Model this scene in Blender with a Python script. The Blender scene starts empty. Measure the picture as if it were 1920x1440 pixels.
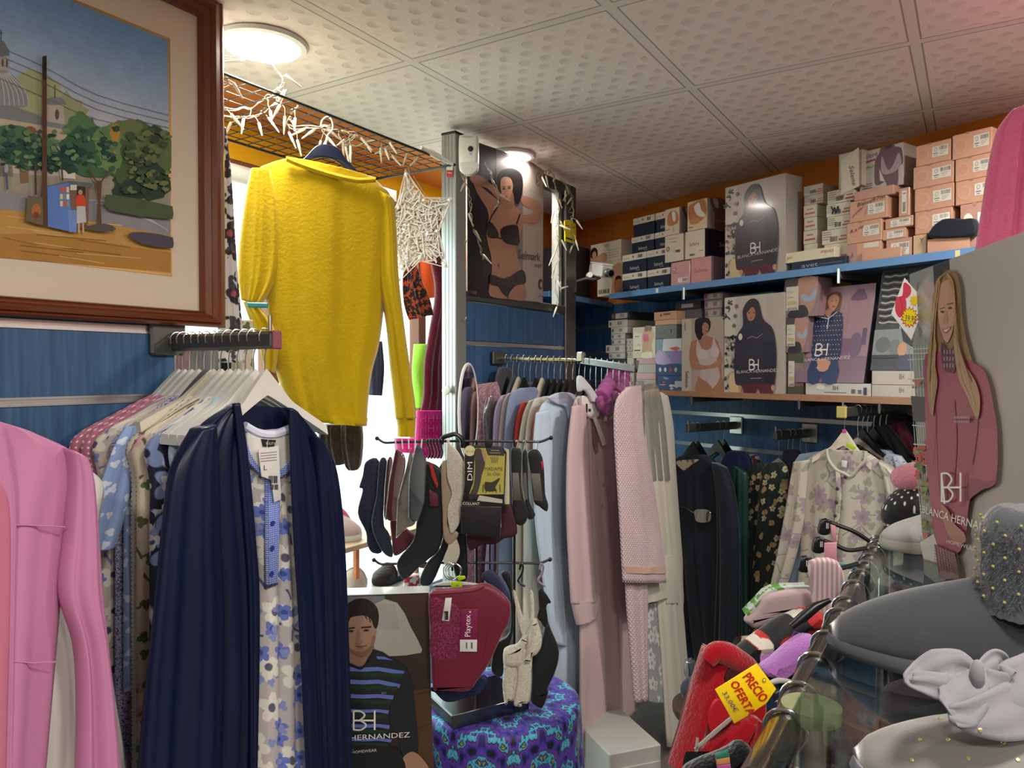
import bpy, bmesh, math, random
from mathutils import Vector, Matrix, noise
from mathutils.geometry import tessellate_polygon
PI = math.pi
sc = bpy.context.scene
COL = sc.collection

# ---------------------------------------------------------------- camera
F, CX, CY = 1400.0, 960.0, 720.0
CAMZ = 1.6
TH = math.atan(25 / F)
cam_d = bpy.data.cameras.new('camera'); cam = bpy.data.objects.new('camera', cam_d); COL.objects.link(cam)
cam_d.sensor_fit = 'HORIZONTAL'; cam_d.sensor_width = 36.0; cam_d.lens = 36.0 * F / 1920
cam_d.clip_start = 0.05; cam_d.clip_end = 100
cam.location = (0, 0, CAMZ); cam.rotation_euler = (PI / 2 - TH, 0, 0)
sc.camera = cam

# ---------------------------------------------------------------- colour management
sc.view_settings.view_transform = 'Standard'; sc.view_settings.look = 'None'
sc.view_settings.gamma = 1.0; sc.view_settings.use_curve_mapping = False
sc.view_settings.exposure = 0.62
sc.cycles.use_denoising = True
sc.cycles.max_bounces = 7; sc.cycles.transparent_max_bounces = 16
sc.cycles.diffuse_bounces = 4; sc.cycles.glossy_bounces = 3; sc.cycles.transmission_bounces = 6
sc.cycles.caustics_reflective = False; sc.cycles.caustics_refractive = False

# ---------------------------------------------------------------- world: hazy bright daylight outside the shop window
wd = bpy.data.worlds.new('daylight'); sc.world = wd; wd.use_nodes = True
bg = wd.node_tree.nodes['Background']; bg.inputs[0].default_value = (0.86, 0.94, 1.0, 1); bg.inputs[1].default_value = 6.0

# frames of the two wall directions of the shop, used to work out where things stand
def V(*a): return Vector(a)
class Plane:
    """upright (or leaning) plane: o origin, u unit direction along it, w unit direction up it, n its normal"""
    def __init__(s, o, u, w=(0, 0, 1)):
        s.o = Vector(o); s.u = Vector(u).normalized(); s.w = Vector(w).normalized()
        s.n = s.u.cross(s.w)
        s.n.normalize()
        if (Vector((0, 0, CAMZ)) - s.o).dot(s.n) < 0: s.n = -s.n
    def hit(s, px, py):
        d = Vector((0, math.cos(TH), -math.sin(TH))) + Vector(((px - CX) / F, 0, 0)) + (CY - py) / F * Vector((0, math.sin(TH), math.cos(TH)))
        c = Vector((0, 0, CAMZ))
        k = (s.o - c).dot(s.n) / d.dot(s.n)
        return c + d * k
    def loc(s, px, py):
        p = s.hit(px, py) - s.o
        return p.dot(s.u), p.dot(s.w)
    def at(s, a, b, off=0): return s.o + s.u * a + s.w * b + s.n * off
    def shift(s, d):
        q = Plane(s.o + s.n * d, s.u, s.w); return q
UA, NA = V(.528, .849, 0), V(.849, -.528, 0)
UW, NW = V(.56, -.8285, 0), V(-.8285, -.56, 0)
def PA(off=0): return Plane(V(-.773, 1.69, 0) + NA * off, UA)
def PW(off=0): return Plane(V(.396, 4.36, 0) + NW * off, UW)
def PF(y, yaw=0.0, x=0.0):
    return Plane((x, y, 0), (math.cos(yaw), math.sin(yaw), 0))
def PZ(z):
    return Plane((0, 0, z), (1, 0, 0), (0, 1, 0))

# ---------------------------------------------------------------- lights: the shop's ceiling downlights (the round panels are built further down)
LAMPS = []
def panel_light(name, loc, r, e, col=(1, .95, .88)):
    d = bpy.data.lights.new(name, 'AREA'); d.shape = 'DISK'; d.size = r * 2; d.energy = e; d.color = col
    o = bpy.data.objects.new(name, d); COL.objects.link(o); o.location = loc
    LAMPS.append(o); return o
CEIL = 2.46
panel_light('panel_light', (-.655, 1.974, CEIL - .03), .095, 6)
panel_light('panel_light', (-.01, 2.99, CEIL - .03), .08, 9)
for x, y, e in ((.35, .3, 12), (1.35, 1.55, 14), (-.35, -.75, 16), (1.0, -1.1, 16), (2.2, .2, 14), (2.3, 1.1, 10)):
    panel_light('panel_light', (x, y, CEIL - .03), .11, e)

# ---------------------------------------------------------------- small helpers
def lin(h):
    if not isinstance(h, str): return tuple(h)[:3]
    h = h.lstrip('#'); c = [int(h[i:i + 2], 16) / 255 for i in (0, 2, 4)]
    return tuple(x / 12.92 if x <= .04045 else ((x + .055) / 1.055) ** 2.4 for x in c)
MATS = {}
class NT:
    def __init__(s, m):
        s.t = m.node_tree; s.n = s.t.nodes; s.l = s.t.links
    def new(s, typ, **k):
        x = s.n.new(typ)
        for a, b in k.items(): setattr(x, a, b)
        return x
    def put(s, sock, v):
        if v is None: return
        if isinstance(v, bpy.types.NodeSocket): s.l.new(v, sock)
        else:
            if sock.type == 'RGBA' and not isinstance(v, (int, float)): v = tuple(lin(v)) + (1,)
            sock.default_value = v
    def m(s, op, a, b=None, c=None, clamp=False):
        x = s.new('ShaderNodeMath', operation=op, use_clamp=clamp)
        s.put(x.inputs[0], a); s.put(x.inputs[1], b)
        if c is not None: s.put(x.inputs[2], c)
        return x.outputs[0]
    def vm(s, op, a, b=None):
        x = s.new('ShaderNodeVectorMath', operation=op); s.put(x.inputs[0], a); s.put(x.inputs[1], b)
        return x.outputs[0]
    def xyz(s, v):
        x = s.new('ShaderNodeSeparateXYZ'); s.l.new(v, x.inputs[0]); return x.outputs
    def comb(s, a, b, c=0):
        x = s.new('ShaderNodeCombineXYZ'); s.put(x.inputs[0], a); s.put(x.inputs[1], b); s.put(x.inputs[2], c); return x.outputs[0]
    def mix(s, f, a, b):
        x = s.new('ShaderNodeMix', data_type='RGBA'); s.put(x.inputs[0], f); s.put(x.inputs[6], a); s.put(x.inputs[7], b); return x.outputs[2]
    def coord(s, kind='UV'): return s.new('ShaderNodeTexCoord').outputs[kind]
    def noise(s, vec, scale, detail=3, rough=.5, out=0):
        x = s.new('ShaderNodeTexNoise'); s.put(x.inputs['Vector'], vec); x.inputs['Scale'].default_value = scale
        x.inputs['Detail'].default_value = detail; x.inputs['Roughness'].default_value = rough; return x.outputs[out]
    def less(s, a, b, soft=.02):     # 1 where a<b, softly
        x = s.new('ShaderNodeMapRange'); s.put(x.inputs[0], a)
        x.inputs[1].default_value = b - soft; x.inputs[2].default_value = b + soft; x.inputs[3].default_value = 1; x.inputs[4].default_value = 0
        return x.outputs[0]
    def vor(s, vec, scale, rnd=1.0, feature='F1'):
        x = s.new('ShaderNodeTexVoronoi', voronoi_dimensions='2D', feature=feature); s.put(x.inputs['Vector'], vec)
        x.inputs['Scale'].default_value = scale; x.inputs['Randomness'].default_value = rnd; return x
    def stretch(s, vec, x, y, z=1, ox=0, oy=0): 
        return s.vm('ADD', s.vm('MULTIPLY', vec, (x, y, z)), (ox, oy, 0))
    def flowers(s, vec, scale, r, petals, prob=1.0, rnd=.9, deep=.45, inner=0):
        """mask of many-petalled flowers scattered over vec (metres); returns mask, centre mask"""
        v = s.vor(vec, scale, rnd)
        pos = v.outputs['Position']
        # Position comes back in unscaled units
        dv = s.vm('SUBTRACT', vec, pos)
        o = s.xyz(dv)
        ang = s.m('ARCTAN2', o[1], o[0]); ln = s.m('MULTIPLY', s.m('SQRT', s.m('ADD', s.m('MULTIPLY', o[0], o[0]), s.m('MULTIPLY', o[1], o[1]))), scale)
        rc = s.xyz(v.outputs['Color'])
        pet = s.m('ABSOLUTE', s.m('COSINE', s.m('ADD', s.m('MULTIPLY', ang, petals / 2), s.m('MULTIPLY', rc[1], 6))))
        rad = s.m('MULTIPLY', s.m('ADD', s.m('MULTIPLY', pet, deep), 1 - deep), r)
        q = s.m('DIVIDE', ln, rad)
        on = s.less(rc[0], prob, .001)
        return s.m('MULTIPLY', s.less(q, 1, .06), on), s.m('MULTIPLY', s.less(ln, r * .28, .02), on)

def mat(name, col, rough=.6, metal=0.0, spec=.5, bump=None, sheen=0, pat=None, coat=0, trans=0, ior=1.45, emit=None, vary=.0, aniso=0):
    if name in MATS: return MATS[name]
    m = bpy.data.materials.new(name); m.use_nodes = True; MATS[name] = m
    k = NT(m); b = k.n['Principled BSDF']
    b.inputs['Roughness'].default_value = rough; b.inputs['Metallic'].default_value = metal
    b.inputs['Specular IOR Level'].default_value = spec; b.inputs['IOR'].default_value = ior
    if sheen: b.inputs['Sheen Weight'].default_value = sheen; b.inputs['Sheen Roughness'].default_value = .4
    if coat: b.inputs['Coat Weight'].default_value = coat; b.inputs['Coat Roughness'].default_value = .08
    if trans: b.inputs['Transmission Weight'].default_value = trans
    if emit: b.inputs['Emission Color'].default_value = (*lin(emit[0]), 1); b.inputs['Emission Strength'].default_value = emit[1]
    c = pat(k) if pat else None
    if c is None:
        if vary:
            f = k.noise(k.coord('Object'), 9, 4); a = lin(col)
            c = k.mix(f, tuple(x * (1 - vary) for x in a), tuple(min(1, x * (1 + vary)) for x in a))
        else: c = col
    k.put(b.inputs['Base Color'], c)
    if bump:
        sc_, st, dist = (list(bump) + [.002])[:3]
        h = k.noise(k.coord('Object'), sc_, 4, .6)
        bn = k.new('ShaderNodeBump'); bn.inputs['Strength'].default_value = st; bn.inputs['Distance'].default_value = dist
        k.l.new(h, bn.inputs['Height']); k.l.new(bn.outputs[0], b.inputs['Normal'])
    return m
def glassmat(name, tint='ffffff', gloss=.08, rough=.02, k_=.45, fres=True):
    """thin clear sheet: lets light straight through and mirrors a little"""
    if name in MATS: return MATS[name]
    m = bpy.data.materials.new(name); m.use_nodes = True; MATS[name] = m
    k = NT(m); out = k.n['Material Output']; k.n.remove(k.n['Principled BSDF'])
    t = k.new('ShaderNodeBsdfTransparent'); k.put(t.inputs[0], tint)
    g = k.new('ShaderNodeBsdfGlossy'); g.inputs['Roughness'].default_value = rough; g.inputs[0].default_value = (.95, .95, .95, 1)
    x = k.new('ShaderNodeMixShader')
    if fres:
        lw = k.new('ShaderNodeLayerWeight'); lw.inputs[0].default_value = .35
        k.l.new(k.m('ADD', k.m('MULTIPLY', lw.outputs['Facing'], k_), gloss, clamp=True), x.inputs[0])
    else: x.inputs[0].default_value = gloss
    k.l.new(t.outputs[0], x.inputs[1]); k.l.new(g.outputs[0], x.inputs[2]); k.l.new(x.outputs[0], out.inputs[0])
    return m

WL = {}          # world origin of each object
def tag(o, label=None, cat=None, group=None, kind=None):
    if label: o['label'] = label
    if cat: o['category'] = cat
    if group: o['group'] = group
    if kind: o['kind'] = kind
    return o
def empty(name, loc, label=None, cat=None, group=None):
    o = bpy.data.objects.new(name, None); COL.objects.link(o); o.location = loc; o.empty_display_size = .05
    WL[o] = Vector(loc); return tag(o, label, cat, group)
def link(name, me, parent, origin):
    o = bpy.data.objects.new(name, me); COL.objects.link(o)
    WL[o] = Vector(origin)
    if parent is not None:
        o.parent = parent; o.location = Vector(origin) - WL[parent]
    else: o.location = origin
    return o
def mk(name, verts, faces, m, parent=None, smooth=False, uvs=None, cols=None, mi=None, origin=None):
    verts = [Vector(v) for v in verts]
    if origin is None:
        if parent is not None: origin = WL[parent]
        else:
            lo = [min(v[i] for v in verts) for i in range(3)]; hi = [max(v[i] for v in verts) for i in range(3)]
            origin = Vector(((lo[0] + hi[0]) / 2, (lo[1] + hi[1]) / 2, lo[2]))
    origin = Vector(origin)
    me = bpy.data.meshes.new(name)
    me.from_pydata([v - origin for v in verts], [], faces)
    for x in (m if isinstance(m, (list, tuple)) else [m]): me.materials.append(x)
    if mi: me.polygons.foreach_set('material_index', mi)
    if smooth: me.polygons.foreach_set('use_smooth', [True] * len(me.polygons))
    if uvs:
        uv = me.uv_layers.new(name='UVMap')
        idx = [0] * len(me.loops); me.loops.foreach_get('vertex_index', idx)
        fl = []
        for i in idx: fl += uvs[i]
        uv.data.foreach_set('uv', fl)
    if cols:
        ca = me.color_attributes.new('Col', 'FLOAT_COLOR', 'CORNER'); fl = []
        for p, c in zip(me.polygons, cols):
            for _ in range(p.loop_total): fl += [c[0], c[1], c[2], 1]
        ca.data.foreach_set('color', fl)
    me.update()
    return link(name, me, parent, origin)
class MB:
    """collects shapes (world coordinates) into one mesh"""
    def __init__(s): s.v = []; s.f = []; s.mi = []; s.cur = 0
    def add(s, vs, fs):
        b = len(s.v); s.v += [Vector(x) for x in vs]; s.f += [[i + b for i in f] for f in fs]; s.mi += [s.cur] * len(fs)
    def box(s, c, size, R=None, bev=0):
        c = Vector(c); h = Vector(size) / 2
        U = R or (V(1, 0, 0), V(0, 1, 0), V(0, 0, 1))
        bev = min(bev, min(size) * .3)
        if bev <= 0:
            vs = [c + U[0] * (a * h.x) + U[1] * (b * h.y) + U[2] * (d * h.z) for a in (-1, 1) for b in (-1, 1) for d in (-1, 1)]
            s.add(vs, [(0, 1, 3, 2), (4, 6, 7, 5), (0, 4, 5, 1), (2, 3, 7, 6), (0, 2, 6, 4), (1, 5, 7, 3)])
        else:
            vs = []; ix = {}
            for a in (-1, 1):
                for b in (-1, 1):
                    for d in (-1, 1):
                        for ax in range(3):
                            q = [a * (h.x - bev), b * (h.y - bev), d * (h.z - bev)]
                            q[ax] = (a, b, d)[ax] * (h.x, h.y, h.z)[ax]
                            ix[(a, b, d, ax)] = len(vs); vs.append(c + U[0] * q[0] + U[1] * q[1] + U[2] * q[2])
            fs = []
            for ax in range(3):
                o1, o2 = [i for i in range(3) if i != ax]
                for sg in (-1, 1):
                    q = []
                    for p1, p2 in ((-1, -1), (1, -1), (1, 1), (-1, 1)):
                        k = [0, 0, 0]; k[ax] = sg; k[o1] = p1; k[o2] = p2; q.append(ix[(*k, ax)])
                    fs.append(q)
                for p1 in (-1, 1):
                    for p2 in (-1, 1):
                        def kk(sg, a2):
                            k = [0, 0, 0]; k[ax] = sg; k[o1] = p1; k[o2] = p2; return ix[(*k, a2)]
                        fs.append([kk(-1, o1), kk(1, o1), kk(1, o2), kk(-1, o2)])
            for a in (-1, 1):
                for b in (-1, 1):
                    for d in (-1, 1): fs.append([ix[(a, b, d, 0)], ix[(a, b, d, 1)], ix[(a, b, d, 2)]])
            s.add(vs, fs)
        return s
    def tube(s, pts, r, n=8, closed=False, cap=True):
        pts = [Vector(p) for p in pts]; rs = r if isinstance(r, (list, tuple)) else [r] * len(pts)
        N = len(pts); ring = []; up = None; vs = []; fs = []
        for i, p in enumerate(pts):
            if closed: t = pts[(i + 1) % N] - pts[i - 1]
            else: t = pts[min(i + 1, N - 1)] - pts[max(i - 1, 0)]
            if t.length < 1e-9: t = V(0, 0, 1)
            t.normalize()
            if up is None: up = t.orthogonal().normalized()
            up = (up - t * up.dot(t))
            if up.length < 1e-6: up = t.orthogonal()
            up.normalize(); sd = t.cross(up)
            for k in range(n):
                a = 2 * PI * k / n; vs.append(p + (up * math.cos(a) + sd * math.sin(a)) * rs[i])
        M = N if closed else N - 1
        for i in range(M):
            for k in range(n):
                j = (i + 1) % N
                fs.append((i * n + k, i * n + (k + 1) % n, j * n + (k + 1) % n, j * n + k))
        if cap and not closed:
            fs.append(list(range(n))[::-1]); fs.append([(N - 1) * n + k for k in range(n)])
        s.add(vs, fs); return s
    def lathe(s, c, prof, n=24, ax=(0, 0, 1)):
        """prof: list of (radius, height) along ax"""
        c = Vector(c); ax = Vector(ax).normalized(); a1 = ax.orthogonal().normalized(); a2 = ax.cross(a1); vs = []; fs = []
        for r, h in prof:
            for k in range(n):
                a = 2 * PI * k / n; vs.append(c + ax * h + (a1 * math.cos(a) + a2 * math.sin(a)) * r)
        for i in range(len(prof) - 1):
            for k in range(n): fs.append((i * n + k, i * n + (k + 1) % n, (i + 1) * n + (k + 1) % n, (i + 1) * n + k))
        fs.append(list(range(n))[::-1]); fs.append([(len(prof) - 1) * n + k for k in range(n)])
        s.add(vs, fs); return s
    def prism(s, poly, ext):
        """poly: list of world points in one plane, ext: extrusion vector"""
        poly = [Vector(p) for p in poly]; n = len(poly); ext = Vector(ext)
        tris = tessellate_polygon([poly])
        vs = poly + [p + ext for p in poly]
        fs = [tuple(t) for t in tris] + [tuple(i + n for i in t)[::-1] for t in tris]
        for i in range(n): j = (i + 1) % n; fs.append((i, j, j + n, i + n))
        s.add(vs, fs); return s
    def ball(s, c, r, n=12, R=None):
        c = Vector(c); r = Vector(r) if hasattr(r, '__len__') else V(r, r, r); vs = []; fs = []; m = n // 2 + 1
        U = R or (V(1, 0, 0), V(0, 1, 0), V(0, 0, 1))
        for i in range(1, m):
            ph = PI * i / m
            for k in range(n):
                a = 2 * PI * k / n; vs.append(c + U[0] * (r.x * math.sin(ph) * math.cos(a)) + U[1] * (r.y * math.sin(ph) * math.sin(a)) + U[2] * (r.z * math.cos(ph)))
        vs += [c + U[2] * r.z, c - U[2] * r.z]; T = len(vs) - 2; B = T + 1
        for i in range(m - 2):
            for k in range(n): fs.append((i * n + k, (i + 1) * n + k, (i + 1) * n + (k + 1) % n, i * n + (k + 1) % n))
        for k in range(n): fs.append((T, k, (k + 1) % n)); fs.append((B, (m - 2) * n + (k + 1) % n, (m - 2) * n + k))
        s.add(vs, fs); return s
    def build(s, name, m, parent=None, smooth=False, origin=None):
        o = mk(name, s.v, s.f, m, parent, smooth, mi=s.mi if isinstance(m, (list, tuple)) else None, origin=origin)
        bm = bmesh.new(); bm.from_mesh(o.data); bmesh.ops.recalc_face_normals(bm, faces=bm.faces); bm.to_mesh(o.data); bm.free()
        if smooth: 
            try: o.data.set_sharp_from_angle(angle=.7)
            except Exception: pass
        return o
def spline(pts, k=6, closed=False):
    """Catmull-Rom through points of any dimension"""
    P = [tuple(p) for p in pts]; n = len(P); out = []
    R = range(n if closed else n - 1)
    for i in R:
        p0 = P[(i - 1) % n] if closed or i > 0 else P[0]; p1 = P[i]; p2 = P[(i + 1) % n]
        p3 = P[(i + 2) % n] if closed or i + 2 < n else P[-1]
        for j in range(k):
            t = j / k
            out.append(tuple(.5 * (2 * b + (c - a) * t + (2 * a - 5 * b + 4 * c - d) * t * t + (3 * b - a - 3 * c + d) * t ** 3) for a, b, c, d in zip(p0, p1, p2, p3)))
    if not closed: out.append(P[-1])
    return out

# printed artwork: flat ink shapes on one sheet, one mesh, ink colours as a colour attribute
def _ink(name, rough, coat):
    m = bpy.data.materials.new(name); m.use_nodes = True; k = NT(m); b = k.n['Principled BSDF']
    a = k.new('ShaderNodeVertexColor'); a.layer_name = 'Col'; k.l.new(a.outputs[0], b.inputs['Base Color'])
    b.inputs['Roughness'].default_value = rough; b.inputs['Coat Weight'].default_value = coat
    b.inputs['Coat Roughness'].default_value = .1
    return m
INK = _ink('printed_ink', .45, 0); INKG = _ink('glossy_ink', .3, .35); INKM = _ink('matt_ink', .85, 0)
FONTCACHE = {}
def glyphs(t):
    if t in FONTCACHE: return FONTCACHE[t]
    c = bpy.data.curves.new('t', 'FONT'); c.body = t; c.resolution_u = 2
    o = bpy.data.objects.new('t', c); COL.objects.link(o)
    dg = bpy.context.evaluated_depsgraph_get(); me = o.evaluated_get(dg).to_mesh()
    vs = [(v.co.x, v.co.y) for v in me.vertices]; fs = [tuple(p.vertices) for p in me.polygons]
    o.evaluated_get(dg).to_mesh_clear(); bpy.data.objects.remove(o); bpy.data.curves.remove(c)
    x0 = min(v[0] for v in vs); x1 = max(v[0] for v in vs); y0 = 0; y1 = .72
    vs = [((x - x0) / (x1 - x0), (y - y0) / (y1 - y0)) for x, y in vs]
    FONTCACHE[t] = (vs, fs); return vs, fs
class Print:
    """shapes traced on plane P. Coordinates: photograph pixels (uv=False) or metres on the plane (uv=True)"""
    def __init__(s, P, lift=.0006, uv=False, step=.00012, tf=None):
        s.P = P; s.tf = tf; s.clip = None; s.l = lift; s.st = step; s.uv = uv; s.v = []; s.f = []; s.c = []
    def q(s, p):
        if s.uv == 2:
            a, b, c, d = s.box; return s.P.at(a + (b - a) * p[0], d + (c - d) * p[1], s.l)
        if s.uv: return s.P.at(p[0], p[1], s.l)
        if s.clip: p = (min(p[0], s.clip[0]), min(p[1], s.clip[1] + .088 * (p[0] - 322)))
        if s.tf: p = (s.tf[0] + p[0] / s.tf[2], s.tf[1] + p[1] / s.tf[2])
        return s.P.hit(p[0], p[1]) + s.P.n * s.l
    def poly(s, pts, col, smooth=0, closed=True):
        if smooth: pts = spline(pts, smooth, True)
        W = [s.q(p) for p in pts]; b = len(s.v)
        L = [(w.dot(s.P.u), w.dot(s.P.w), 0) for w in W]
        s.v += W
        for t in tessellate_polygon([[Vector(x) for x in L]]):
            a, c, d = (W[i] for i in t)
            if (c - a).cross(d - a).dot(s.P.n) < 0: t = (t[0], t[2], t[1])
            s.f.append(tuple(i + b for i in t)); s.c.append(lin(col))
        s.l += s.st; return s
    def rect(s, x0, y0, x1, y1, col): return s.poly([(x0, y0), (x1, y0), (x1, y1), (x0, y1)], col)
    def ell(s, cx, cy, rx, ry, col, rot=0, n=14):
        c, d = math.cos(rot), math.sin(rot)
        return s.poly([(cx + rx * math.cos(a) * c - ry * math.sin(a) * d, cy + rx * math.cos(a) * d + ry * math.sin(a) * c) for a in [2 * PI * i / n for i in range(n)]], col)
    def line(s, pts, w, col, smooth=0):
        if smooth: pts = spline(pts, smooth)
        for a, b in zip(pts, pts[1:]):
            dx, dy = b[0] - a[0], b[1] - a[1]; L = math.hypot(dx, dy) or 1; nx, ny = -dy / L * w / 2, dx / L * w / 2
            ex, ey = dx / L * w * .2, dy / L * w * .2
            W = [s.q(p) for p in ((a[0] + nx - ex, a[1] + ny - ey), (b[0] + nx + ex, b[1] + ny + ey), (b[0] - nx + ex, b[1] - ny + ey), (a[0] - nx - ex, a[1] - ny - ey))]
            k = len(s.v); s.v += W; s.f.append((k, k + 1, k + 2, k + 3)); s.c.append(lin(col))
        s.l += s.st; return s
    def text(s, t, p0, p1, p2, col):
        """baseline start, baseline end, top of capitals above the start"""
        vs, fs = glyphs(t); A, B, C = s.q(p0), s.q(p1), s.q(p2); b = len(s.v)
        s.v += [A + (B - A) * x + (C - A) * y for x, y in vs]
        s.f += [tuple(i + b for i in f) for f in fs]; s.c += [lin(col)] * len(fs); s.l += s.st; return s
    def bars(s, x0, y0, x1, y1, col='222222', n=9, seed=1):
        r = random.Random(seed); x = x0; dx = (x1 - x0) / (n * 2)
        while (x - x1) * (1 if x1 > x0 else -1) < 0:
            w = dx * r.uniform(.5, 1.4); s.poly([(x, y0), (x + w, y0), (x + w, y1), (x, y1)], col); x += w + dx * r.uniform(.5, 1.2); s.l -= s.st
        s.l += s.st; return s
    def build(s, name, parent, m=None):
        return mk(name, s.v, s.f, m or INK, parent, cols=s.c)

# hanging cloth: closed body lofted row by row between a left and a right edge
def cloth(name, P, rows, m, thick=.03, folds=4, amp=.012, seed=0, parent=None, N=40, M=26, flare=1.0, top=.15, prof=3.0, wob=.0, uvs=1.0, hemwave=0.0):
    """rows: (xl, yl, xr, yr) photograph pixels from top to bottom on plane P"""
    r = random.Random(seed * 77 + 5)
    L = [P.hit(q[0], q[1]) if len(q) == 4 else q[0] for q in rows]; R = [P.hit(q[2], q[3]) if len(q) == 4 else q[1] for q in rows]
    k = max(2, N // max(1, len(rows) - 1))
    Ls = [Vector(x) for x in spline(L, k)]; Rs = [Vector(x) for x in spline(R, k)]
    n = len(Ls); vs = []; fs = []; uv = []
    ks = [(folds * q * r.uniform(.8, 1.2), r.uniform(0, 6.3), r.uniform(-.25, .25), a) for q, a in ((1, .6), (1.9, .3), (.5, .4), (3.3, .12))]
    dist = 0; prev = None
    for i in range(n):
        v = i / (n - 1); a, b = Ls[i], Rs[i]; c = (a + b) / 2
        if prev is not None: dist += (c - prev).length
        prev = c
        w = (b - a).length; am = amp * (top + (1 - top) * v ** flare)
        for side in (1, -1):
            for j in range(M):
                u = j / (M - 1) if side == 1 else 1 - j / (M - 1)
                if side == -1 and (j == 0 or j == M - 1): continue
                pr = (1 - abs(2 * u - 1) ** prof) ** (1 / 2)
                f = 0
                for nf, ph, dr, aa in ks:
                    x = math.sin(2 * PI * (nf * u + dr * v) + ph + wob * math.sin(5 * v + ph)); f += aa * (abs(x) ** .8) * (1 if x > 0 else -1)
                off = side * thick / 2 * pr + am * f * (.35 + .65 * pr)
                p = a + (b - a) * u + P.n * off
                if hemwave and v > .9: p = p + P.w * (hemwave * (v - .9) * 10 * math.sin(9 * u + seed))
                vs.append(p); uv.append((u * w * uvs + (0 if side == 1 else 3), -dist * uvs))
    C = 2 * M - 2
    for i in range(n - 1):
        for j in range(C):
            fs.append((i * C + j, i * C + (j + 1) % C, (i + 1) * C + (j + 1) % C, (i + 1) * C + j))
    fs.append(list(range(C))); fs.append([(n - 1) * C + j for j in range(C)][::-1])
    o = mk(name, vs, fs, m, parent, True, uvs=uv)
    bm = bmesh.new(); bm.from_mesh(o.data); bmesh.ops.recalc_face_normals(bm, faces=bm.faces); bm.to_mesh(o.data); bm.free()
    return o
def puff(name, P, outline, m, thick=.02, parent=None, rnd=.006, smooth=5, bumpy=0, n=3, seed=0):
    """cushioned slab from an outline in pixels: rounded edges"""
    pts = spline(outline, smooth, True) if smooth else outline
    W = [P.hit(*p) for p in pts]
    L = [Vector((w.dot(P.u), w.dot(P.w))) for w in W]; cen = sum(L, Vector((0, 0))) / len(L)
    base = P.o.dot(P.n)
    def pos(l, h): return P.u * l.x + P.w * l.y + P.n * (base + h)
    N = len(L)
    ar = sum(L[i].x * L[(i + 1) % N].y - L[(i + 1) % N].x * L[i].y for i in range(N))
    sg = 1 if ar > 0 else -1
    nor = []
    for i in range(N):
        t = L[(i + 1) % N] - L[i - 1]; nn = Vector((-t.y, t.x)) * sg
        nor.append(nn.normalized() if nn.length > 1e-9 else Vector((0, 0)))
    vs = []; fs = []; levels = []
    for k in range(n + 1):
        a = PI / 2 * k / n; levels.append((rnd * (1 - math.cos(a)), (thick / 2 - rnd) + rnd * math.sin(a) if thick / 2 > rnd else thick / 2 * math.sin(a)))
    levels = [(i, -h) for i, h in levels[::-1]] + levels
    for ins, h in levels:
        for l, nn in zip(L, nor): vs.append(pos(l + nn * ins, h))
    for k in range(len(levels) - 1):
        for i in range(N): fs.append((k * N + i, k * N + (i + 1) % N, (k + 1) * N + (i + 1) % N, (k + 1) * N + i))
    tr = tessellate_polygon([[Vector((l.x, l.y, 0)) for l in L]])
    b = (len(levels) - 1) * N
    fs += [tuple(i + b for i in t) for t in tr] + [tuple(t)[::-1] for t in tr]
    uv = [(v.dot(P.u), v.dot(P.w)) for v in vs]
    o = mk(name, vs, fs, m, parent, True, uvs=uv)
    bm = bmesh.new(); bm.from_mesh(o.data); bmesh.ops.recalc_face_normals(bm, faces=bm.faces); bm.to_mesh(o.data); bm.free()
    try: o.data.set_sharp_from_angle(angle=.9)
    except Exception: pass
    return o
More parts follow.
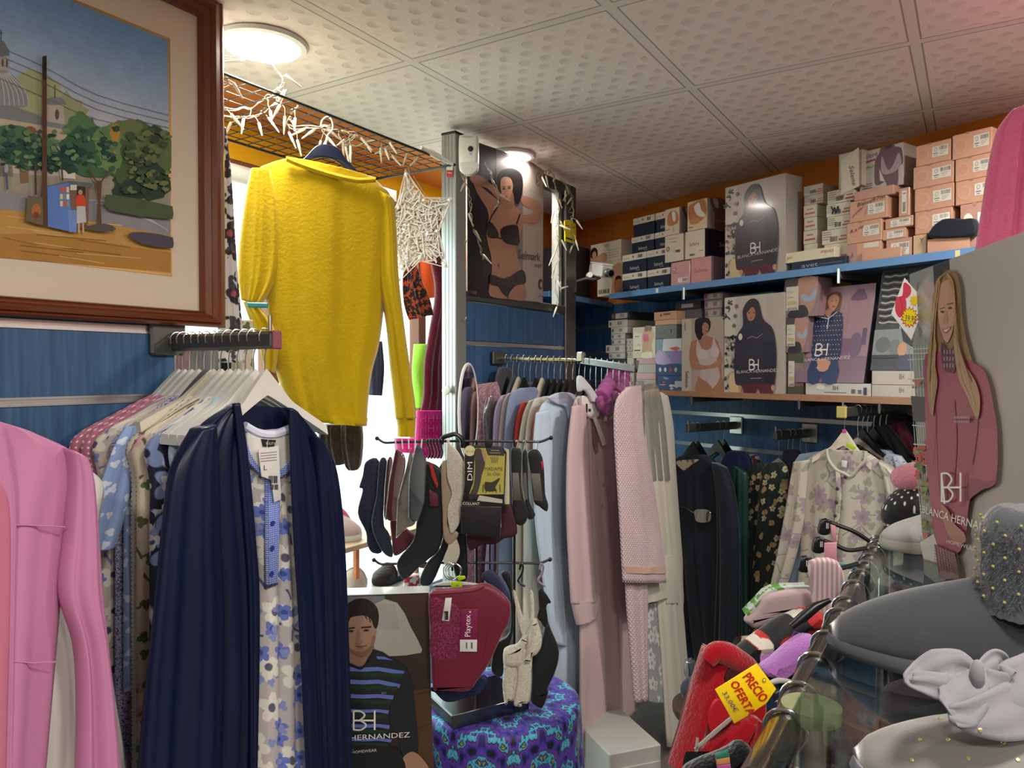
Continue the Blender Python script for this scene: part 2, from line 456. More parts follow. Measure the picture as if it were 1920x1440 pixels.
# ================================================================ the setting
def ceilpat(k):
    p = k.new('ShaderNodeNewGeometry').outputs['Position']
    q = k.vm('SUBTRACT', p, (.037, 2.606, 0))
    def dot(vec):
        x = k.new('ShaderNodeVectorMath', operation='DOT_PRODUCT'); k.put(x.inputs[0], q); k.put(x.inputs[1], vec); return x.outputs['Value']
    a = k.m('FRACT', k.m('ADD', k.m('DIVIDE', dot((.528, .849, 0)), .6), 20)); b = k.m('FRACT', k.m('ADD', k.m('DIVIDE', dot((.849, -.528, 0)), .6), 20))
    def edge(x): return k.m('SUBTRACT', .5, k.m('ABSOLUTE', k.m('SUBTRACT', x, .5)))
    e = k.m('MINIMUM', edge(a), edge(b))
    ra = k.m('MULTIPLY', a, 12.0); row = k.m('FLOOR', ra); odd = k.m('MODULO', row, 2.0)
    rb = k.m('ADD', k.m('MULTIPLY', b, 9.0), k.m('MULTIPLY', odd, .5))
    da = k.m('SUBTRACT', k.m('FRACT', ra), .5); db = k.m('MULTIPLY', k.m('SUBTRACT', k.m('FRACT', rb), .5), 12 / 9)
    r = k.m('SQRT', k.m('ADD', k.m('MULTIPLY', da, da), k.m('MULTIPLY', db, db)))
    dome = k.m('SUBTRACT', 1, k.m('DIVIDE', r, .36), clamp=True)
    dome = k.m('POWER', dome, .5)
    inside = k.m('GREATER_THAN', e, .055)
    dome = k.m('MULTIPLY', dome, inside)
    bar = k.m('LESS_THAN', e, .021); groove = k.m('MULTIPLY', k.m('GREATER_THAN', e, .021), k.m('LESS_THAN', e, .028))
    fine = k.noise(q, 140, 2)
    h = k.m('ADD', k.m('MULTIPLY', dome, -1.0), k.m('MULTIPLY', fine, .12))
    h = k.m('SUBTRACT', h, k.m('MULTIPLY', groove, 1.3))
    bn = k.new('ShaderNodeBump'); bn.inputs['Strength'].default_value = .75; bn.inputs['Distance'].default_value = .0045
    k.l.new(h, bn.inputs['Height']); k.l.new(bn.outputs[0], k.n['Principled BSDF'].inputs['Normal'])
    c = k.mix(bar, k.mix(k.m('MULTIPLY', dome, .5), 'f0e5dd', 'cbbfb6'), 'e6dfd7')
    return k.mix(groove, c, 'a8a098')  # thin shadow line beside the bars is painted into the groove colour
M_ceil = mat('ceiling_tiles', 'd8d0c8', .8, pat=ceilpat)
def slatpat(k):
    o = k.coord('Object'); g = k.new('ShaderNodeNewGeometry').outputs['Position']
    w = k.noise(k.vm('MULTIPLY', g, (30, 30, 1.6)), 2.2, 5, .65)
    b = k.noise(g, 2.1, 2)
    c = k.mix(k.m('MULTIPLY', k.m('SUBTRACT', w, .35, clamp=True), 2.2, clamp=True), '2c5078', '4d749b')
    return k.mix(k.m('MULTIPLY', b, .35), c, '1d3f68')
M_slat = mat('blue_stained_slatwall', '2f5a88', .5, pat=slatpat)
M_slatedge = mat('shelf_blue', '5f8dbf', .45, vary=.1)
M_orange = mat('orange_paint', 'c97622', .8, bump=(60, .1))
M_yellow = mat('yellow_paint', 'f2b705', .7, bump=(60, .1))
M_alu = mat('brushed_aluminium', 'b9bbbb', .34, metal=.9, bump=(200, .05))
M_aludark = mat('grey_anodised', '62635f', .42, metal=.7)
M_chrome = mat('chrome', 'c4c6c8', .2, metal=1)
M_steel = mat('steel_wire', 'b8b4aa', .3, metal=1)
M_blackmetal = mat('black_lacquer_metal', '0d0e10', .35, spec=.6)
M_blackplastic = mat('black_plastic', '0c0d0f', .35, spec=.6)
M_white = mat('white_plastic', 'e2e2dd', .4)
M_cream = mat('cream_paint', 'e6e0d6', .75)
M_floor = mat('floor_tiles', '857d74', .4, vary=.2)
M_wood = mat('brown_window_wood', '6d3d24', .5, vary=.25)
M_tube = mat('white_icicle_bulb', 'c9c2ae', .3)
M_cable = mat('white_cable', 'aaa48e', .5)

def inter(P, Q):  # point where two upright planes cross (z=0)
    d = P.u; k = (Q.o - P.o).dot(Q.n) / d.dot(Q.n); return P.o + d * k
poly = [PA(-.72).at(-4.2, 0), inter(PA(-.72), PW(-.12)), PW(-.12).at(5.6, 0), V(3.6, -3.1, 0), V(-3.2, -3.1, 0)]
def slabz(name, z, t, m):
    mb = MB(); mb.prism([V(p.x, p.y, z) for p in poly], (0, 0, t)); return tag(mb.build(name, m), kind='structure')
slabz('floor', -.1, .1, M_floor); slabz('ceiling', CEIL, .1, M_ceil)
def wallseg(name, P, s0, s1, z0, z1, t, m, kind='structure', parent=None, bev=0):
    """box on plane P, front face on the plane, thickness t behind it"""
    mb = MB(); mb.box(P.at((s0 + s1) / 2, (z0 + z1) / 2, -t / 2), (abs(s1 - s0), t, z1 - z0), (P.u, P.n, P.w), bev)
    return tag(mb.build(name, m, parent), kind=kind if parent is None else None)
def grooves(name, P, s0, s1, zs, parent=None):
    mb = MB()
    for z in zs:
        for dz in (-.0065, .0065): mb.box(P.at((s0 + s1) / 2, z + dz, .0015), (s1 - s0, .003, .0045), (P.u, P.n, P.w))
        mb.box(P.at((s0 + s1) / 2, z, .0004), (s1 - s0, .0008, .009), (P.u, P.n, P.w))
    return mb.build(name, M_alu, parent)
ZS = [.2 + .15 * i - .007 for i in range(13)]
wl = wallseg('wall_left', PA(0), -4.2, .01, 0, CEIL, .1, M_slat)
grooves('aluminium_slat_channel', PA(0), -4.2, .01, [z - .003 for z in ZS] , wl)
wf = wallseg('wall_facade', PA(-.6), -.1, 2.6, 2.31, CEIL, .1, M_yellow)
wallseg('wall_facade_sill', PA(-.6), -.1, 2.6, 0, .35, .1, M_cream)
wallseg('wall_recess', PA(-.06), .0, .03, 0, CEIL, .62, M_cream) if False else None
mb = MB(); mb.box(PA(-.3).at(-.02, 1.23, -.05), (.06, .6, 2.46), (UA, NA, V(0, 0, 1))); tag(mb.build('wall_recess', M_cream), kind='structure')
mb = MB(); mb.box(PA(-.45).at(.97, CEIL - .004, 0), (1.9, .29, .008), (UA, NA, V(0, 0, 1))); tag(mb.build('ceiling_recess', M_orange), kind='structure')
wb = wallseg('wall_back', PA(-.45), 2.02, 3.6, 0, 1.965, .08, M_slat); wallseg('wall_back_upper', PA(-.45), 2.02, 3.6, 1.965, CEIL, .08, M_orange)
mb = MB(); mb.box(PA(-.5).at(2.0, 1.23, .0), (.05, .3, 2.46), (UA, NA, V(0, 0, 1))); tag(mb.build('wall_recess_end', M_cream), kind='structure')
ww = wallseg('wall_right', PW(0), -.25, 5.5, 0, 1.965, .1, M_slat)
wallseg('wall_right_upper', PW(0), -.25, 5.5, 1.965, CEIL, .1, M_orange)
grooves('aluminium_slat_channel', PW(0), -.25, 4.5, [z for z in ZS if z < 1.95], ww)
mb = MB(); mb.box((.2, -3.05, 1.23), (6.9, .1, 2.46)); tag(mb.build('wall_rear', M_cream), kind='structure')
mb = MB(); mb.box((3.5, -1.6, 1.23), (.1, 3.1, 2.46)); tag(mb.build('wall_far_side', M_cream), kind='structure')
mb = MB(); mb.box((-3.1, -2.4, 1.23), (.1, 1.6, 2.46)); tag(mb.build('wall_far_left', M_cream), kind='structure')
# outside: pavement and a pale building across the street
mb = MB(); mb.box((-6, 9, -.16), (26, 22, .1)); tag(mb.build('pavement', mat('pale_paving', 'c9c4ba', .9, vary=.15)), kind='structure')
mb = MB(); mb.box(PA(-9).at(3, 2, 0), (24, .5, 4.2), (UA, NA, V(0, 0, 1))); tag(mb.build('street_facade', mat('pale_render', 'e6e2d8', .9, vary=.05)), kind='structure')
# shop window: brown frame, clear panes
wn = empty('window_1', PA(-.62).at(0, .35)); wn['kind'] = 'structure'
PWN = PA(-.6); mb = MB()
for s in (.0, .78, 1.62, 1.98, 2.52): mb.box(PWN.at(s, 1.33, 0), (.05, .06, 1.96), (UA, NA, V(0, 0, 1)), .004)
for z in (.375, 2.285): mb.box(PWN.at(1.2, z, 0), (2.5, .06, .05), (UA, NA, V(0, 0, 1)), .004)
mb.build('window_frame', M_wood, wn)
mb = MB(); mb.box(PWN.at(1.2, 1.33, -.01), (2.5, .006, 1.9), (UA, NA, V(0, 0, 1))); mb.build('window_pane', glassmat('window_glass', 'f7fffb', .02), wn)
rb = empty('roller_blind', PA(-.5).at(.6, 2.23), 'white rolled-up blind tube under the yellow header of the shop window', 'blind')
mb = MB(); mb.tube([PA(-.5).at(.02, 2.24), PA(-.5).at(.75, 2.24)], .03, 16); mb.build('tube', M_white, rb, True)
mb = MB(); mb.box(PA(-.52).at(.77, 2.24), (.02, .09, .08), (UA, NA, V(0, 0, 1)), .004); mb.build('bracket', M_white, rb)

# partition: aluminium posts, blue slats, upper open frame
def prt(s, z, off=0): return PA(0).at(s, z, off)
R3 = (UA, NA, V(0, 0, 1))
post_m = mat('aluminium_extrusion', 'aeb3b2', .38, metal=.75)
wp = empty('wall_partition', prt(1.6, 0)); wp['kind'] = 'structure'
mb = MB(); mb.box(prt(1.122, 1.215, -.03), (.066, .062, 2.43), R3, .003)
for o in (-.045, -.03, -.015): mb.box(prt(1.0885, 1.215, o), (.002, .003, 2.42), R3)
mb.build('front_post', post_m, wp)
mb = MB(); mb.box(prt(1.122, 2.433, -.03), (.068, .064, .008), R3, .002); mb.build('post_cap', M_blackplastic, wp)
mb = MB(); mb.box(prt(1.965, 1.215, -.025), (.1, .05, 2.43), R3, .003); mb.build('rear_post', M_aludark, wp)
mb = MB(); mb.box(prt(1.885, 2.0, -.03), (.03, .035, .78), R3, .002); mb.build('inner_upright', post_m, wp)
mb = MB(); mb.box(prt(1.54, 2.405, -.022), (.78, .04, .05), R3, .003); mb.box(prt(1.54, 1.87, -.022), (.78, .04, .035), R3, .003); mb.build('rail', M_aludark, wp)
mb = MB()
for z0, z1 in ((1.708, 1.85), (1.555, 1.692), (1.405, 1.54), (.1, 1.39)): mb.box(prt(1.54, (z0 + z1) / 2, -.022), (.78, .02, z1 - z0), R3, .002)
mb.build('slat_panel', M_slat, wp)
mb = MB()
for z in (1.70, 1.5475, 1.3975): mb.box(prt(1.54, z, -.018), (.78, .02, .014), R3)
mb.build('slat_channel', M_alu, wp)
mb = MB()
for z in (2.05, 1.78, 1.45): mb.tube([prt(1.125, z, .001), prt(1.12, z - .004, .02), prt(1.12, z + .008, .026)], .0025, 6)
mb.build('peg', M_steel, wp, True)
# added panel behind the open part, coloured like the pinkish window reflection there
tag(MB().box(prt(1.72, 2.13, -.3), (.56, .02, .56), R3).build('reflection_panel', mat('reflection_rose', 'b79a8c', .6)), 'pale rose panel added behind the open frame of the partition, toned like a reflection', 'board')

# ceiling downlights
def downlight(loc, r, label):
    e = empty('ceiling_light', loc, label, 'ceiling light', 'round ceiling lights')
    MB().lathe(loc, [(r, -.001), (r * 1.17, -.001), (r * 1.2, -.004), (r * 1.15, -.012), (r, -.014), (r * .98, -.01)], 40).build('rim', M_white, e, True)
    MB().lathe(loc, [(r * .99, -.003), (r * .99, -.010), (.001, -.011)], 40).build('diffuser', mat('lamp_diffuser', 'ffffff', .5, emit=('fff4e0', 9)), e)
downlight(V(-.655, 1.974, CEIL), .098, 'large round white ceiling light right of the painting frame')
downlight(V(-.01, 2.99, CEIL), .085, 'smaller round ceiling light above the lingerie poster on the partition')
for i, l in enumerate(LAMPS[2:]): downlight(V(l.location.x, l.location.y, CEIL), .11, 'round ceiling light further back in the shop, %s behind the camera' % ['just', 'right', 'left', 'far', 'far right', 'rightmost'][i])

# ---------------------------------------------------------------- framed painting
PP = PA(.028)
M_frame = mat('mahogany_frame', '713a22', .32, coat=.3, vary=.22)
M_mat = mat('cream_mat_board', 'd6c6b4', .85)
M_gold = mat('gold_fillet', 'b08a4a', .4, metal=.6)
fr = empty('framed_painting', PP.at(-.3, 1.7), 'large watercolour of a town square in a dark wooden frame on the left wall', 'painting')
sR, zB = PP.loc(421, 615); sI, zI = PP.loc(378, 583)
_, zT = PP.loc(373, 29)
fw = sR - sI; fh = zI - zB; zTT = zT + fw; sL = sR - .98
def framepiece(a0, z0, a1, z1):   # mitred moulding
    prof = [(0, -.028), (0, .004), (.12, .010), (.25, .006), (.3, .014), (.5, .018), (.62, .010), (.7, .012), (.88, .004), (.93, .007), (1, .001), (1, -.02)]
    return prof
mb = MB()
outer = [(sL, zB), (sR, zB), (sR, zTT), (sL, zTT)]; inner = [(sL + fw, zI), (sI, zI), (sI, zT), (sL + fw, zT)]
prof = framepiece(0, 0, 0, 0); vs = []; fs = []
for (oa, ob), (ia, ib) in zip(outer, inner):
    for t, h in prof: vs.append(PP.at(oa + (ia - oa) * t, ob + (ib - ob) * t, h))
n = len(prof)
for i in range(4):
    for j in range(n - 1): fs.append((i * n + j, i * n + j + 1, ((i + 1) % 4) * n + j + 1, ((i + 1) % 4) * n + j))
mb.add(vs, fs); mb.build('frame', M_frame, fr)
s1, z1 = PP.loc(322, 512); s2, z2 = PP.loc(313, 72); s0 = sL + fw + .055
MB().box(PP.at((sL + fw + sI) / 2, (zI + zT) / 2, -.012), (sI - sL - fw + .01, .006, zT - zI + .01), (PP.u, PP.n, PP.w)).build('mat_board', M_mat, fr)
zt = z2; MB().box(PP.at((s0 + s1) / 2, (z1 + zt) / 2, -.0085), (s1 - s0 + .012, .002, zt - z1 + .012), (PP.u, PP.n, PP.w)).build('gold_fillet', M_gold, fr)
# the watercolour
PQ = PP.shift(-.0072)
def artpat(k):
    a = k.new('ShaderNodeVertexColor'); a.layer_name = 'Col'
    g = k.new('ShaderNodeNewGeometry').outputs['Position']; f = k.noise(g, 26, 6, .7); f2 = k.noise(g, 9, 3)
    hs = k.new('ShaderNodeHueSaturation'); k.l.new(a.outputs[0], hs.inputs['Color'])
    k.l.new(k.m('ADD', .68, k.m('MULTIPLY', k.m('ADD', f, k.m('MULTIPLY', f2, .5)), .45)), hs.inputs['Value'])
    return hs.outputs[0]
M_art = mat('watercolour_paint', 'ffffff', .9, pat=artpat)
A = Print(PQ, .0, step=.00004); A.clip = (320, 511)
def rectsz(a, b, c, d): return None
# sky bands
zs0, zs1 = z1, z2
B = Print(PQ, .0, uv=True, step=.00004)
skyc = [(0.0, 'b9a98f'), (.42, 'b8b0a8'), (.55, 'b9bbc4'), (.7, '9eb3cc'), (.82, '86a4c6'), (.92, '7498c0'), (1.0, '6a90ba')]
def lerpc(a, b, t): return tuple(x + (y - x) * t for x, y in zip(lin(a), lin(b)))
for i in range(40):
    a = i / 40; j = max(q for q in range(len(skyc) - 1) if skyc[q][0] <= a); u = (a - skyc[j][0]) / (skyc[j + 1][0] - skyc[j][0])
    B.poly([(s0, zs0 + (zs1 - zs0) * a), (s1, zs0 + (zs1 - zs0) * a), (s1, zs0 + (zs1 - zs0) * (a + .0251)), (s0, zs0 + (zs1 - zs0) * (a + .0251))], lerpc(skyc[j][1], skyc[j + 1][1], u)); B.l -= B.st
B.build('painted_sky', fr, M_art)
A.l = .0003
rr = random.Random(4)
def blob(cx, cy, rx, ry, col, jag=.18, n=26):
    A.poly([(cx + rx * math.cos(a) * (1 + rr.uniform(-jag, jag)), cy + ry * math.sin(a) * (1 + rr.uniform(-jag, jag))) for a in [2 * PI * i / n for i in range(n)]], col)
blob(65, 195, 60, 62, 'a8ac82', .12); blob(120, 215, 42, 40, '9aa07c')
# hill, road and square
A.poly([(-60, 330), (0, 322), (80, 330), (200, 330), (320, 350), (322, 512), (0, 480), (-60, 476)], '9c9484')
A.poly([(-60, 362), (60, 362), (140, 372), (318, 380), (320, 440), (150, 412), (-60, 392)], '8f8c92')
A.poly([(-60, 388), (70, 398), (160, 412), (321, 442), (322, 512), (0, 484), (-60, 478)], 'b98f4e')
A.poly([(-60, 440), (60, 438), (180, 452), (322, 474), (322, 512), (0, 484), (-60, 478)], 'a97b3c')
for i in range(16):
    y = 405 + i * 5; x = rr.uniform(-20, 150); A.line([(x, y), (x + rr.uniform(60, 150), y + 9 + rr.uniform(0, 6))], 1.6, rr.choice(['8a6330', 'cda862', '7c5a34', 'd6b878']))
for i in range(7): A.line([(160 + i * 20, 375 + i * 6), (230 + i * 14, 378 + i * 9)], 1.3, 'c8c4c4')
# church: dome and towers
A.poly([(-60, 195), (12, 195), (55, 212), (72, 232), (128, 238), (128, 262), (100, 262), (100, 300), (-60, 330)], 'bfae98')
A.poly([(-60, 180), (0, 192), (55, 210), (128, 236), (128, 245), (60, 232), (-60, 212)], '7f8688')
A.poly([(-60, 205), (-45, 160), (-20, 138), (8, 135), (28, 146), (43, 168), (52, 196), (30, 201), (-10, 196)], '8e9296', 3)
for i in range(6): A.line([(0 + i * 3, 138), (6 + i * 8, 170), (8 + i * 9, 198)], 1.2, 'd0d0cc', 3)
A.poly([(-10, 103), (0, 100), (14, 104), (16, 134), (-10, 132)], 'a9a49c'); A.poly([(-10, 103), (-6, 84), (2, 76), (10, 84), (17, 104)], '6f767c', 2); A.line([(1, 78), (1, 56)], 1.5, '4c4f52'); A.line([(-2, 62), (5, 62)], 1.3, '4c4f52')
A.ell(4, 118, 2.4, 8, '5e5a56'); A.ell(12, 119, 2, 8, '5e5a56')
A.poly([(86, 195), (118, 195), (121, 234), (86, 228)], 'b3aa9e'); A.poly([(84, 196), (92, 184), (112, 184), (122, 196)], '7d8388', 2); A.line([(102, 184), (102, 160)], 1.5, '4c4f52'); A.ell(106, 215, 4, 10, '5d5650')
A.ell(55, 246, 12, 9, '8d5f42'); A.poly([(35, 296), (52, 296), (52, 342), (38, 344)], '84644e'); A.poly([(110, 318), (140, 322), (140, 336), (112, 334)], 'd6d0c2')
A.poly([(-10, 300), (20, 300), (24, 330), (-10, 330)], '7d7872')
# overhead wires
for y0, y1 in ((92, 216), (108, 228), (122, 240), (150, 250)): A.line([(-10, y0 - 6), (75, y0 + 30), (180, (y0 + y1) / 2 + 24), (315, y1)], .9, '6c7078', 3)
# trees
for cx, cy, rx, ry, c in ((262, 300, 58, 66, '56684a'), (240, 258, 34, 34, '6c7a4e'), (292, 290, 34, 52, '62704a'), (280, 340, 40, 34, '34483a'), (250, 350, 40, 28, '2f4236'), (230, 300, 30, 40, '4b6040')): blob(cx, cy, rx, ry, c)
for cx, cy, rx, ry, c in ((20, 262, 38, 26, '4f7358'), (60, 286, 44, 24, '2c4c42'), (30, 290, 30, 20, '325244'), (92, 300, 28, 24, '27463e'), (84, 276, 24, 18, '587f5e'),
                          (150, 245, 30, 32, '56794f'), (165, 275, 48, 38, '3c6148'), (200, 262, 26, 30, '6b8a58'), (140, 300, 34, 26, '28493f'), (180, 310, 44, 22, '45694b'), (205, 290, 22, 34, '6e8a56'), (214, 250, 9, 18, 'b5893c'), (206, 282, 10, 14, 'a98a44'), (130, 285, 20, 16, '1f3d38')): blob(cx, cy, rx, ry, c)
for i in range(110): blob(rr.choice([rr.uniform(120, 222), rr.uniform(0, 110)]), rr.uniform(238, 318), rr.uniform(4, 9), rr.uniform(3, 6), rr.choice(['5f8458', '2c4c44', '6e9060', '3c6250', '24443c']), .4, 9)
for i in range(70): blob(rr.uniform(228, 312), rr.uniform(240, 362), rr.uniform(4, 9), rr.uniform(3, 7), rr.choice(['66744a', '44563c', '72784c', '38493a']), .4, 9)
A.line([(61, 305), (62, 366)], 4, '4c3a30'); A.line([(110, 310), (112, 340)], 3, '4c3a30')
A.poly([(174, 340), (186, 340), (183, 380), (186, 434), (176, 432), (178, 380)], '5f4632'); A.line([(180, 350), (160, 318)], 3, '5f4632'); A.line([(182, 345), (200, 320)], 3, '5f4632')
A.poly([(194, 372), (205, 366), (318, 388), (318, 412), (200, 396)], '4d5a40', 2)
A.poly([(74, 108), (82, 106), (83, 424), (73, 424)], '5b3d30')
A.line([(78, 110), (78, 150)], 8, '2c2622')
# kiosk, shopper and barrel
A.poly([(82, 350), (124, 340), (170, 345), (166, 352), (126, 350), (88, 357)], '5f6a6e')
A.poly([(83, 352), (124, 344), (130, 436), (84, 426)], '5d7fc0'); A.poly([(124, 348), (162, 352), (160, 420), (130, 436)], '7c5c50'); A.poly([(122, 395), (138, 395), (138, 436), (124, 436)], '6f8fca')
for i in range(9): A.rect(107 + (i % 3) * 6, 352 + (i // 3) * 13, 112 + (i % 3) * 6, 362 + (i // 3) * 13, rr.choice(['d9c9a0', 'c06048', 'e4ddca', '7f9a7a']))
A.rect(126, 348, 138, 358, 'cfd2c2'); A.poly([(138, 350), (154, 352), (154, 378), (138, 376)], '3a332f')
A.ell(145, 362, 4, 5, 'b9937c'); A.poly([(138, 368), (152, 368), (155, 388), (137, 388)], 'c8492a', 2); A.poly([(138, 388), (154, 388), (156, 418), (138, 420)], 'c2bfc6'); A.line([(142, 420), (142, 436)], 3, 'c9a892'); A.line([(150, 418), (150, 436)], 3, 'c9a892')
A.poly([(46, 368), (74, 372), (75, 424), (58, 420), (42, 414)], '6a6048'); A.ell(62, 396, 9, 13, 'a3683c'); A.ell(62, 405, 6, 7, '7c3f2c')
A.poly([(234, 440), (260, 436), (318, 446), (318, 466), (260, 458)], '4e4a56', 2); A.poly([(150, 428), (190, 420), (212, 430), (190, 436)], '55504e', 2)
A.ell(6, 318, 4, 9, '98a0a4'); A.line([(6, 326), (8, 356)], 4, '4a5a78')
A.build('painted_scene', fr, M_art)
MB().box(PP.at((sL + sR) / 2, (zB + zTT) / 2, -.024), (sR - sL - .01, .008, zTT - zB - .01), (PP.u, PP.n, PP.w)).build('backing_board', M_mat, fr)
# ================================================================ cloth materials (patterns live in the cloth's own metres)
def solid(name, c, rough=.75, sheen=.25, bump=(220, .25, .001), **k): return mat(name, c, rough, sheen=sheen, bump=bump, **k)
def satin(name, c): return mat(name, c, .36, spec=.4, bump=(14, .12, .004))
def fleece(name, c, s=160, d=.006): return mat(name, c, .95, sheen=.5, spec=.15, bump=(s, .7, d), vary=.12)
def dots(name, base, dot, scale, r=.2, rough=.75, co='UV'):
    def p(k):
        u = k.coord(co); v = k.vor(u, scale, .15); return k.mix(k.less(v.outputs['Distance'], r, .03), base, dot)
    return mat(name, base, rough, pat=p, sheen=.2, bump=(220, .2, .001))
def stripes(name, a, b, n, rough=.7):
    def p(k): return k.mix(k.less(k.m('SINE', k.m('MULTIPLY', k.xyz(k.coord('UV'))[0], n)), .2, .2), a, b)
    return mat(name, a, rough, pat=p, sheen=.2)
def floral(name, base, layers, stem=None, rough=.75, micro=None):
    """layers: (scale, radius, petals, colour, prob, centre colour)"""
    def p(k):
        u = k.coord('UV'); c = base
        wob = k.vm('ADD', u, k.vm('MULTIPLY', k.noise(u, 30, 2, out=1), (.012, .012, 0)))
        if stem:
            sc_, col, w = stem
            v = k.vor(wob, sc_, 1, 'DISTANCE_TO_EDGE'); f = k.less(v.outputs['Distance'], w, w * .4)
            n = k.m('GREATER_THAN', k.noise(u, sc_ * .9, 2), .52)
            c = k.mix(k.m('MULTIPLY', f, n), c, col)
        for i, (s_, r, pt, col, pr, cc) in enumerate(layers):
            uu = k.vm('ADD', wob, (.37 * i, .21 * i, 0))
            a, b = k.flowers(uu, s_, r, pt, pr)
            sh = k.noise(u, s_ * 4, 2)
            c = k.mix(a, c, k.mix(sh, col, tuple(x * .8 for x in lin(col))))
            if cc: c = k.mix(b, c, cc)
        if micro:
            v = k.noise(u, micro[0], 2, .7); c = k.mix(k.m('GREATER_THAN', v, micro[2]), c, micro[1])
        return c
    return mat(name, base, rough, pat=p, sheen=.2, bump=(220, .2, .001))
def micro(name, base, ink, scale, th=.5):
    def p(k):
        u = k.coord('UV'); v = k.noise(u, scale, 1, .5); f = k.less(k.m('ABSOLUTE', k.m('SUBTRACT', v, .5)), th, .01); return k.mix(f, base, ink)
    return mat(name, base, .8, pat=p, sheen=.2)
C_pinkdot = dots('dusty_pink_dotted_cotton', 'b86f86', 'ecd6dc', 90, .2)
C_beigeflor = floral('beige_cotton_with_white_blossom', 'bdaea4', [(16, .42, 5, 'e4dccf', .75, '4c4a6a'), (24, .3, 5, '7a86c0', .3, '4a558a')], (14, '6a6f9a', .03))
C_lilac = micro('lilac_sprig_cotton', 'b9b2cf', '53507c', 190, .05)
C_bluedot = floral('pale_blue_sprig_cotton', '8fa6d6', [(34, .3, 3, 'dfe6f6', .8, None)])
C_creamdot = dots('cream_pin_dot_cotton', 'c9c3b2', '5a6a58', 110, .16)
C_botan = floral('beige_cotton_with_botanical_print', 'c8bba6', [(18, .3, 5, 'c99a9c', .45, '8c5a3a'), (26, .32, 3, '5b6a3c', .55, None)], (13, '5a5b3a', .035))
C_swirl = floral('navy_cotton_with_big_swirls', '1a2038', [(14, .5, 4, '8796c4', .8, '1a2038'), (20, .34, 3, 'd5d2cc', .7, '3f5a86')], (9, 'b8b6c0', .06))
C_navysatin = satin('navy_satin', '0b1533'); C_navyplain = solid('navy_cotton', '1b2338', .8)
C_pinksatin = satin('pink_satin', 'bd7ba0')
C_gownflor = floral('grey_cotton_with_blue_white_blossom', 'b8b2b2', [(15, .5, 5, 'e9e6dc', .7, '5a5a70'), (21, .42, 5, '6c7fca', .5, '3f4f9a'), (31, .33, 3, '8c97cf', .35, None)], (12, '4a4f80', .03))
C_bluepin = dots('blue_pin_dot_trim', '5f74c2', 'dfe4f6', 230, .22)
C_yellow = fleece('yellow_terry_velour', 'c2a312', 110, .003)
C_white = solid('white_cotton', 'dcdad4'); C_whiteslat = mat('white_lacquered_wood', 'd9d7cf', .35, coat=.3)
C_grey = solid('grey_jersey', '7b7a7c'); C_mauve = solid('mauve_cloth', '8e6a70'); C_black = fleece('black_fleece', '101114')
C_bw = floral('black_and_white_scarf_print', 'cfc9c4', [(14, .4, 4, '2a2a30', .8, 'b0505a'), (30, .35, 3, '4a4a50', .6, None)], (22, '24242a', .08))
C_burg = fleece('burgundy_velour', '5c1528'); C_lime = fleece('lime_plush', '9ee04a'); C_brownfur = fleece('dark_brown_plush', '3c3330', 90, .012)

# ---------------------------------------------------------------- hangers
def hanger_proto(name, m, half=.175, drop=.09, hook=.084, bar=False, thin=False):
    """hook resting over a bar at the origin, hanger in the local xz plane"""
    R = empty(name, (0, 0, 0))
    w = [(-.017, -.022), (-.018, -.008), (-.010, .0015), (0, .004), (.010, .001), (.016, -.009), (.012, -.022), (.002, -.04), (-.002, -.06), (0, -hook - .02)]
    MB().tube([(a, 0, b) for a, b in spline(w, 4)], .0016, 6).build('hook', M_steel, R, True)
    mb = MB(); N = 18; vs = []; fs = []
    for i in range(-N, N + 1):
        t = i / N; x = half * t; z = -hook - .048 - drop * (abs(t) ** 1.1)
        h = (.02 + .034 * max(0, 1 - abs(t) / .42)) * (.45 if thin else 1); d = (.007 + .008 * abs(t)) * (.5 if thin else 1); y = -.012 * t * t
        vs += [(x, y - d, z), (x, y + d, z), (x, y + d * .7, z + h), (x, y - d * .7, z + h)]
    for i in range(2 * N):
        a = i * 4; b = a + 4
        for q in range(4): fs.append((a + q, a + (q + 1) % 4, b + (q + 1) % 4, b + q))
    fs += [(0, 1, 2, 3), (8 * N + 3, 8 * N + 2, 8 * N + 1, 8 * N)]
    mb.add(vs, fs)
    if bar: mb.tube([(-half * .75, 0, -hook - .04 - drop * .9), (half * .75, 0, -hook - .04 - drop * .9)], .004, 8)
    mb.build('shoulder_bar', m, R, True)
    return R
HP = {'white': hanger_proto('clothes_hanger', C_whiteslat), 'whitebar': hanger_proto('clothes_hanger', C_whiteslat, bar=True),
      'black': hanger_proto('clothes_hanger', M_blackplastic, .185, .1), 'grey': hanger_proto('clothes_hanger', mat('grey_plastic', '55585a', .35), .19, .12),
      'cream': hanger_proto('clothes_hanger', mat('cream_plastic', 'c9c0ac', .4), .18, .07), 'clear': hanger_proto('clothes_hanger', glassmat('clear_plastic', 'e8ecec', .08, .35), .17, .07, thin=True),
      'clip': hanger_proto('clip_hanger', M_blackplastic, .09, .01, thin=True), 'wire': hanger_proto('clothes_hanger', M_steel, .19, .08, thin=True)}
HUSED = set()
def hang(style, loc, U, label, group, sx=1.0):
    P = HP[style]; loc = Vector(loc)
    if style in HUSED:
        r = P.copy(); COL.objects.link(r)
        for ch in list(P.children):
            c = ch.copy(); COL.objects.link(c); c.parent = r
    else: r = P; HUSED.add(style)
    r.location = loc; r.rotation_euler = (0, 0, math.atan2(U.y, U.x)); r.scale = (sx, 1, 1)
    r['label'] = label; r['category'] = 'hanger'; r['group'] = group
    return r
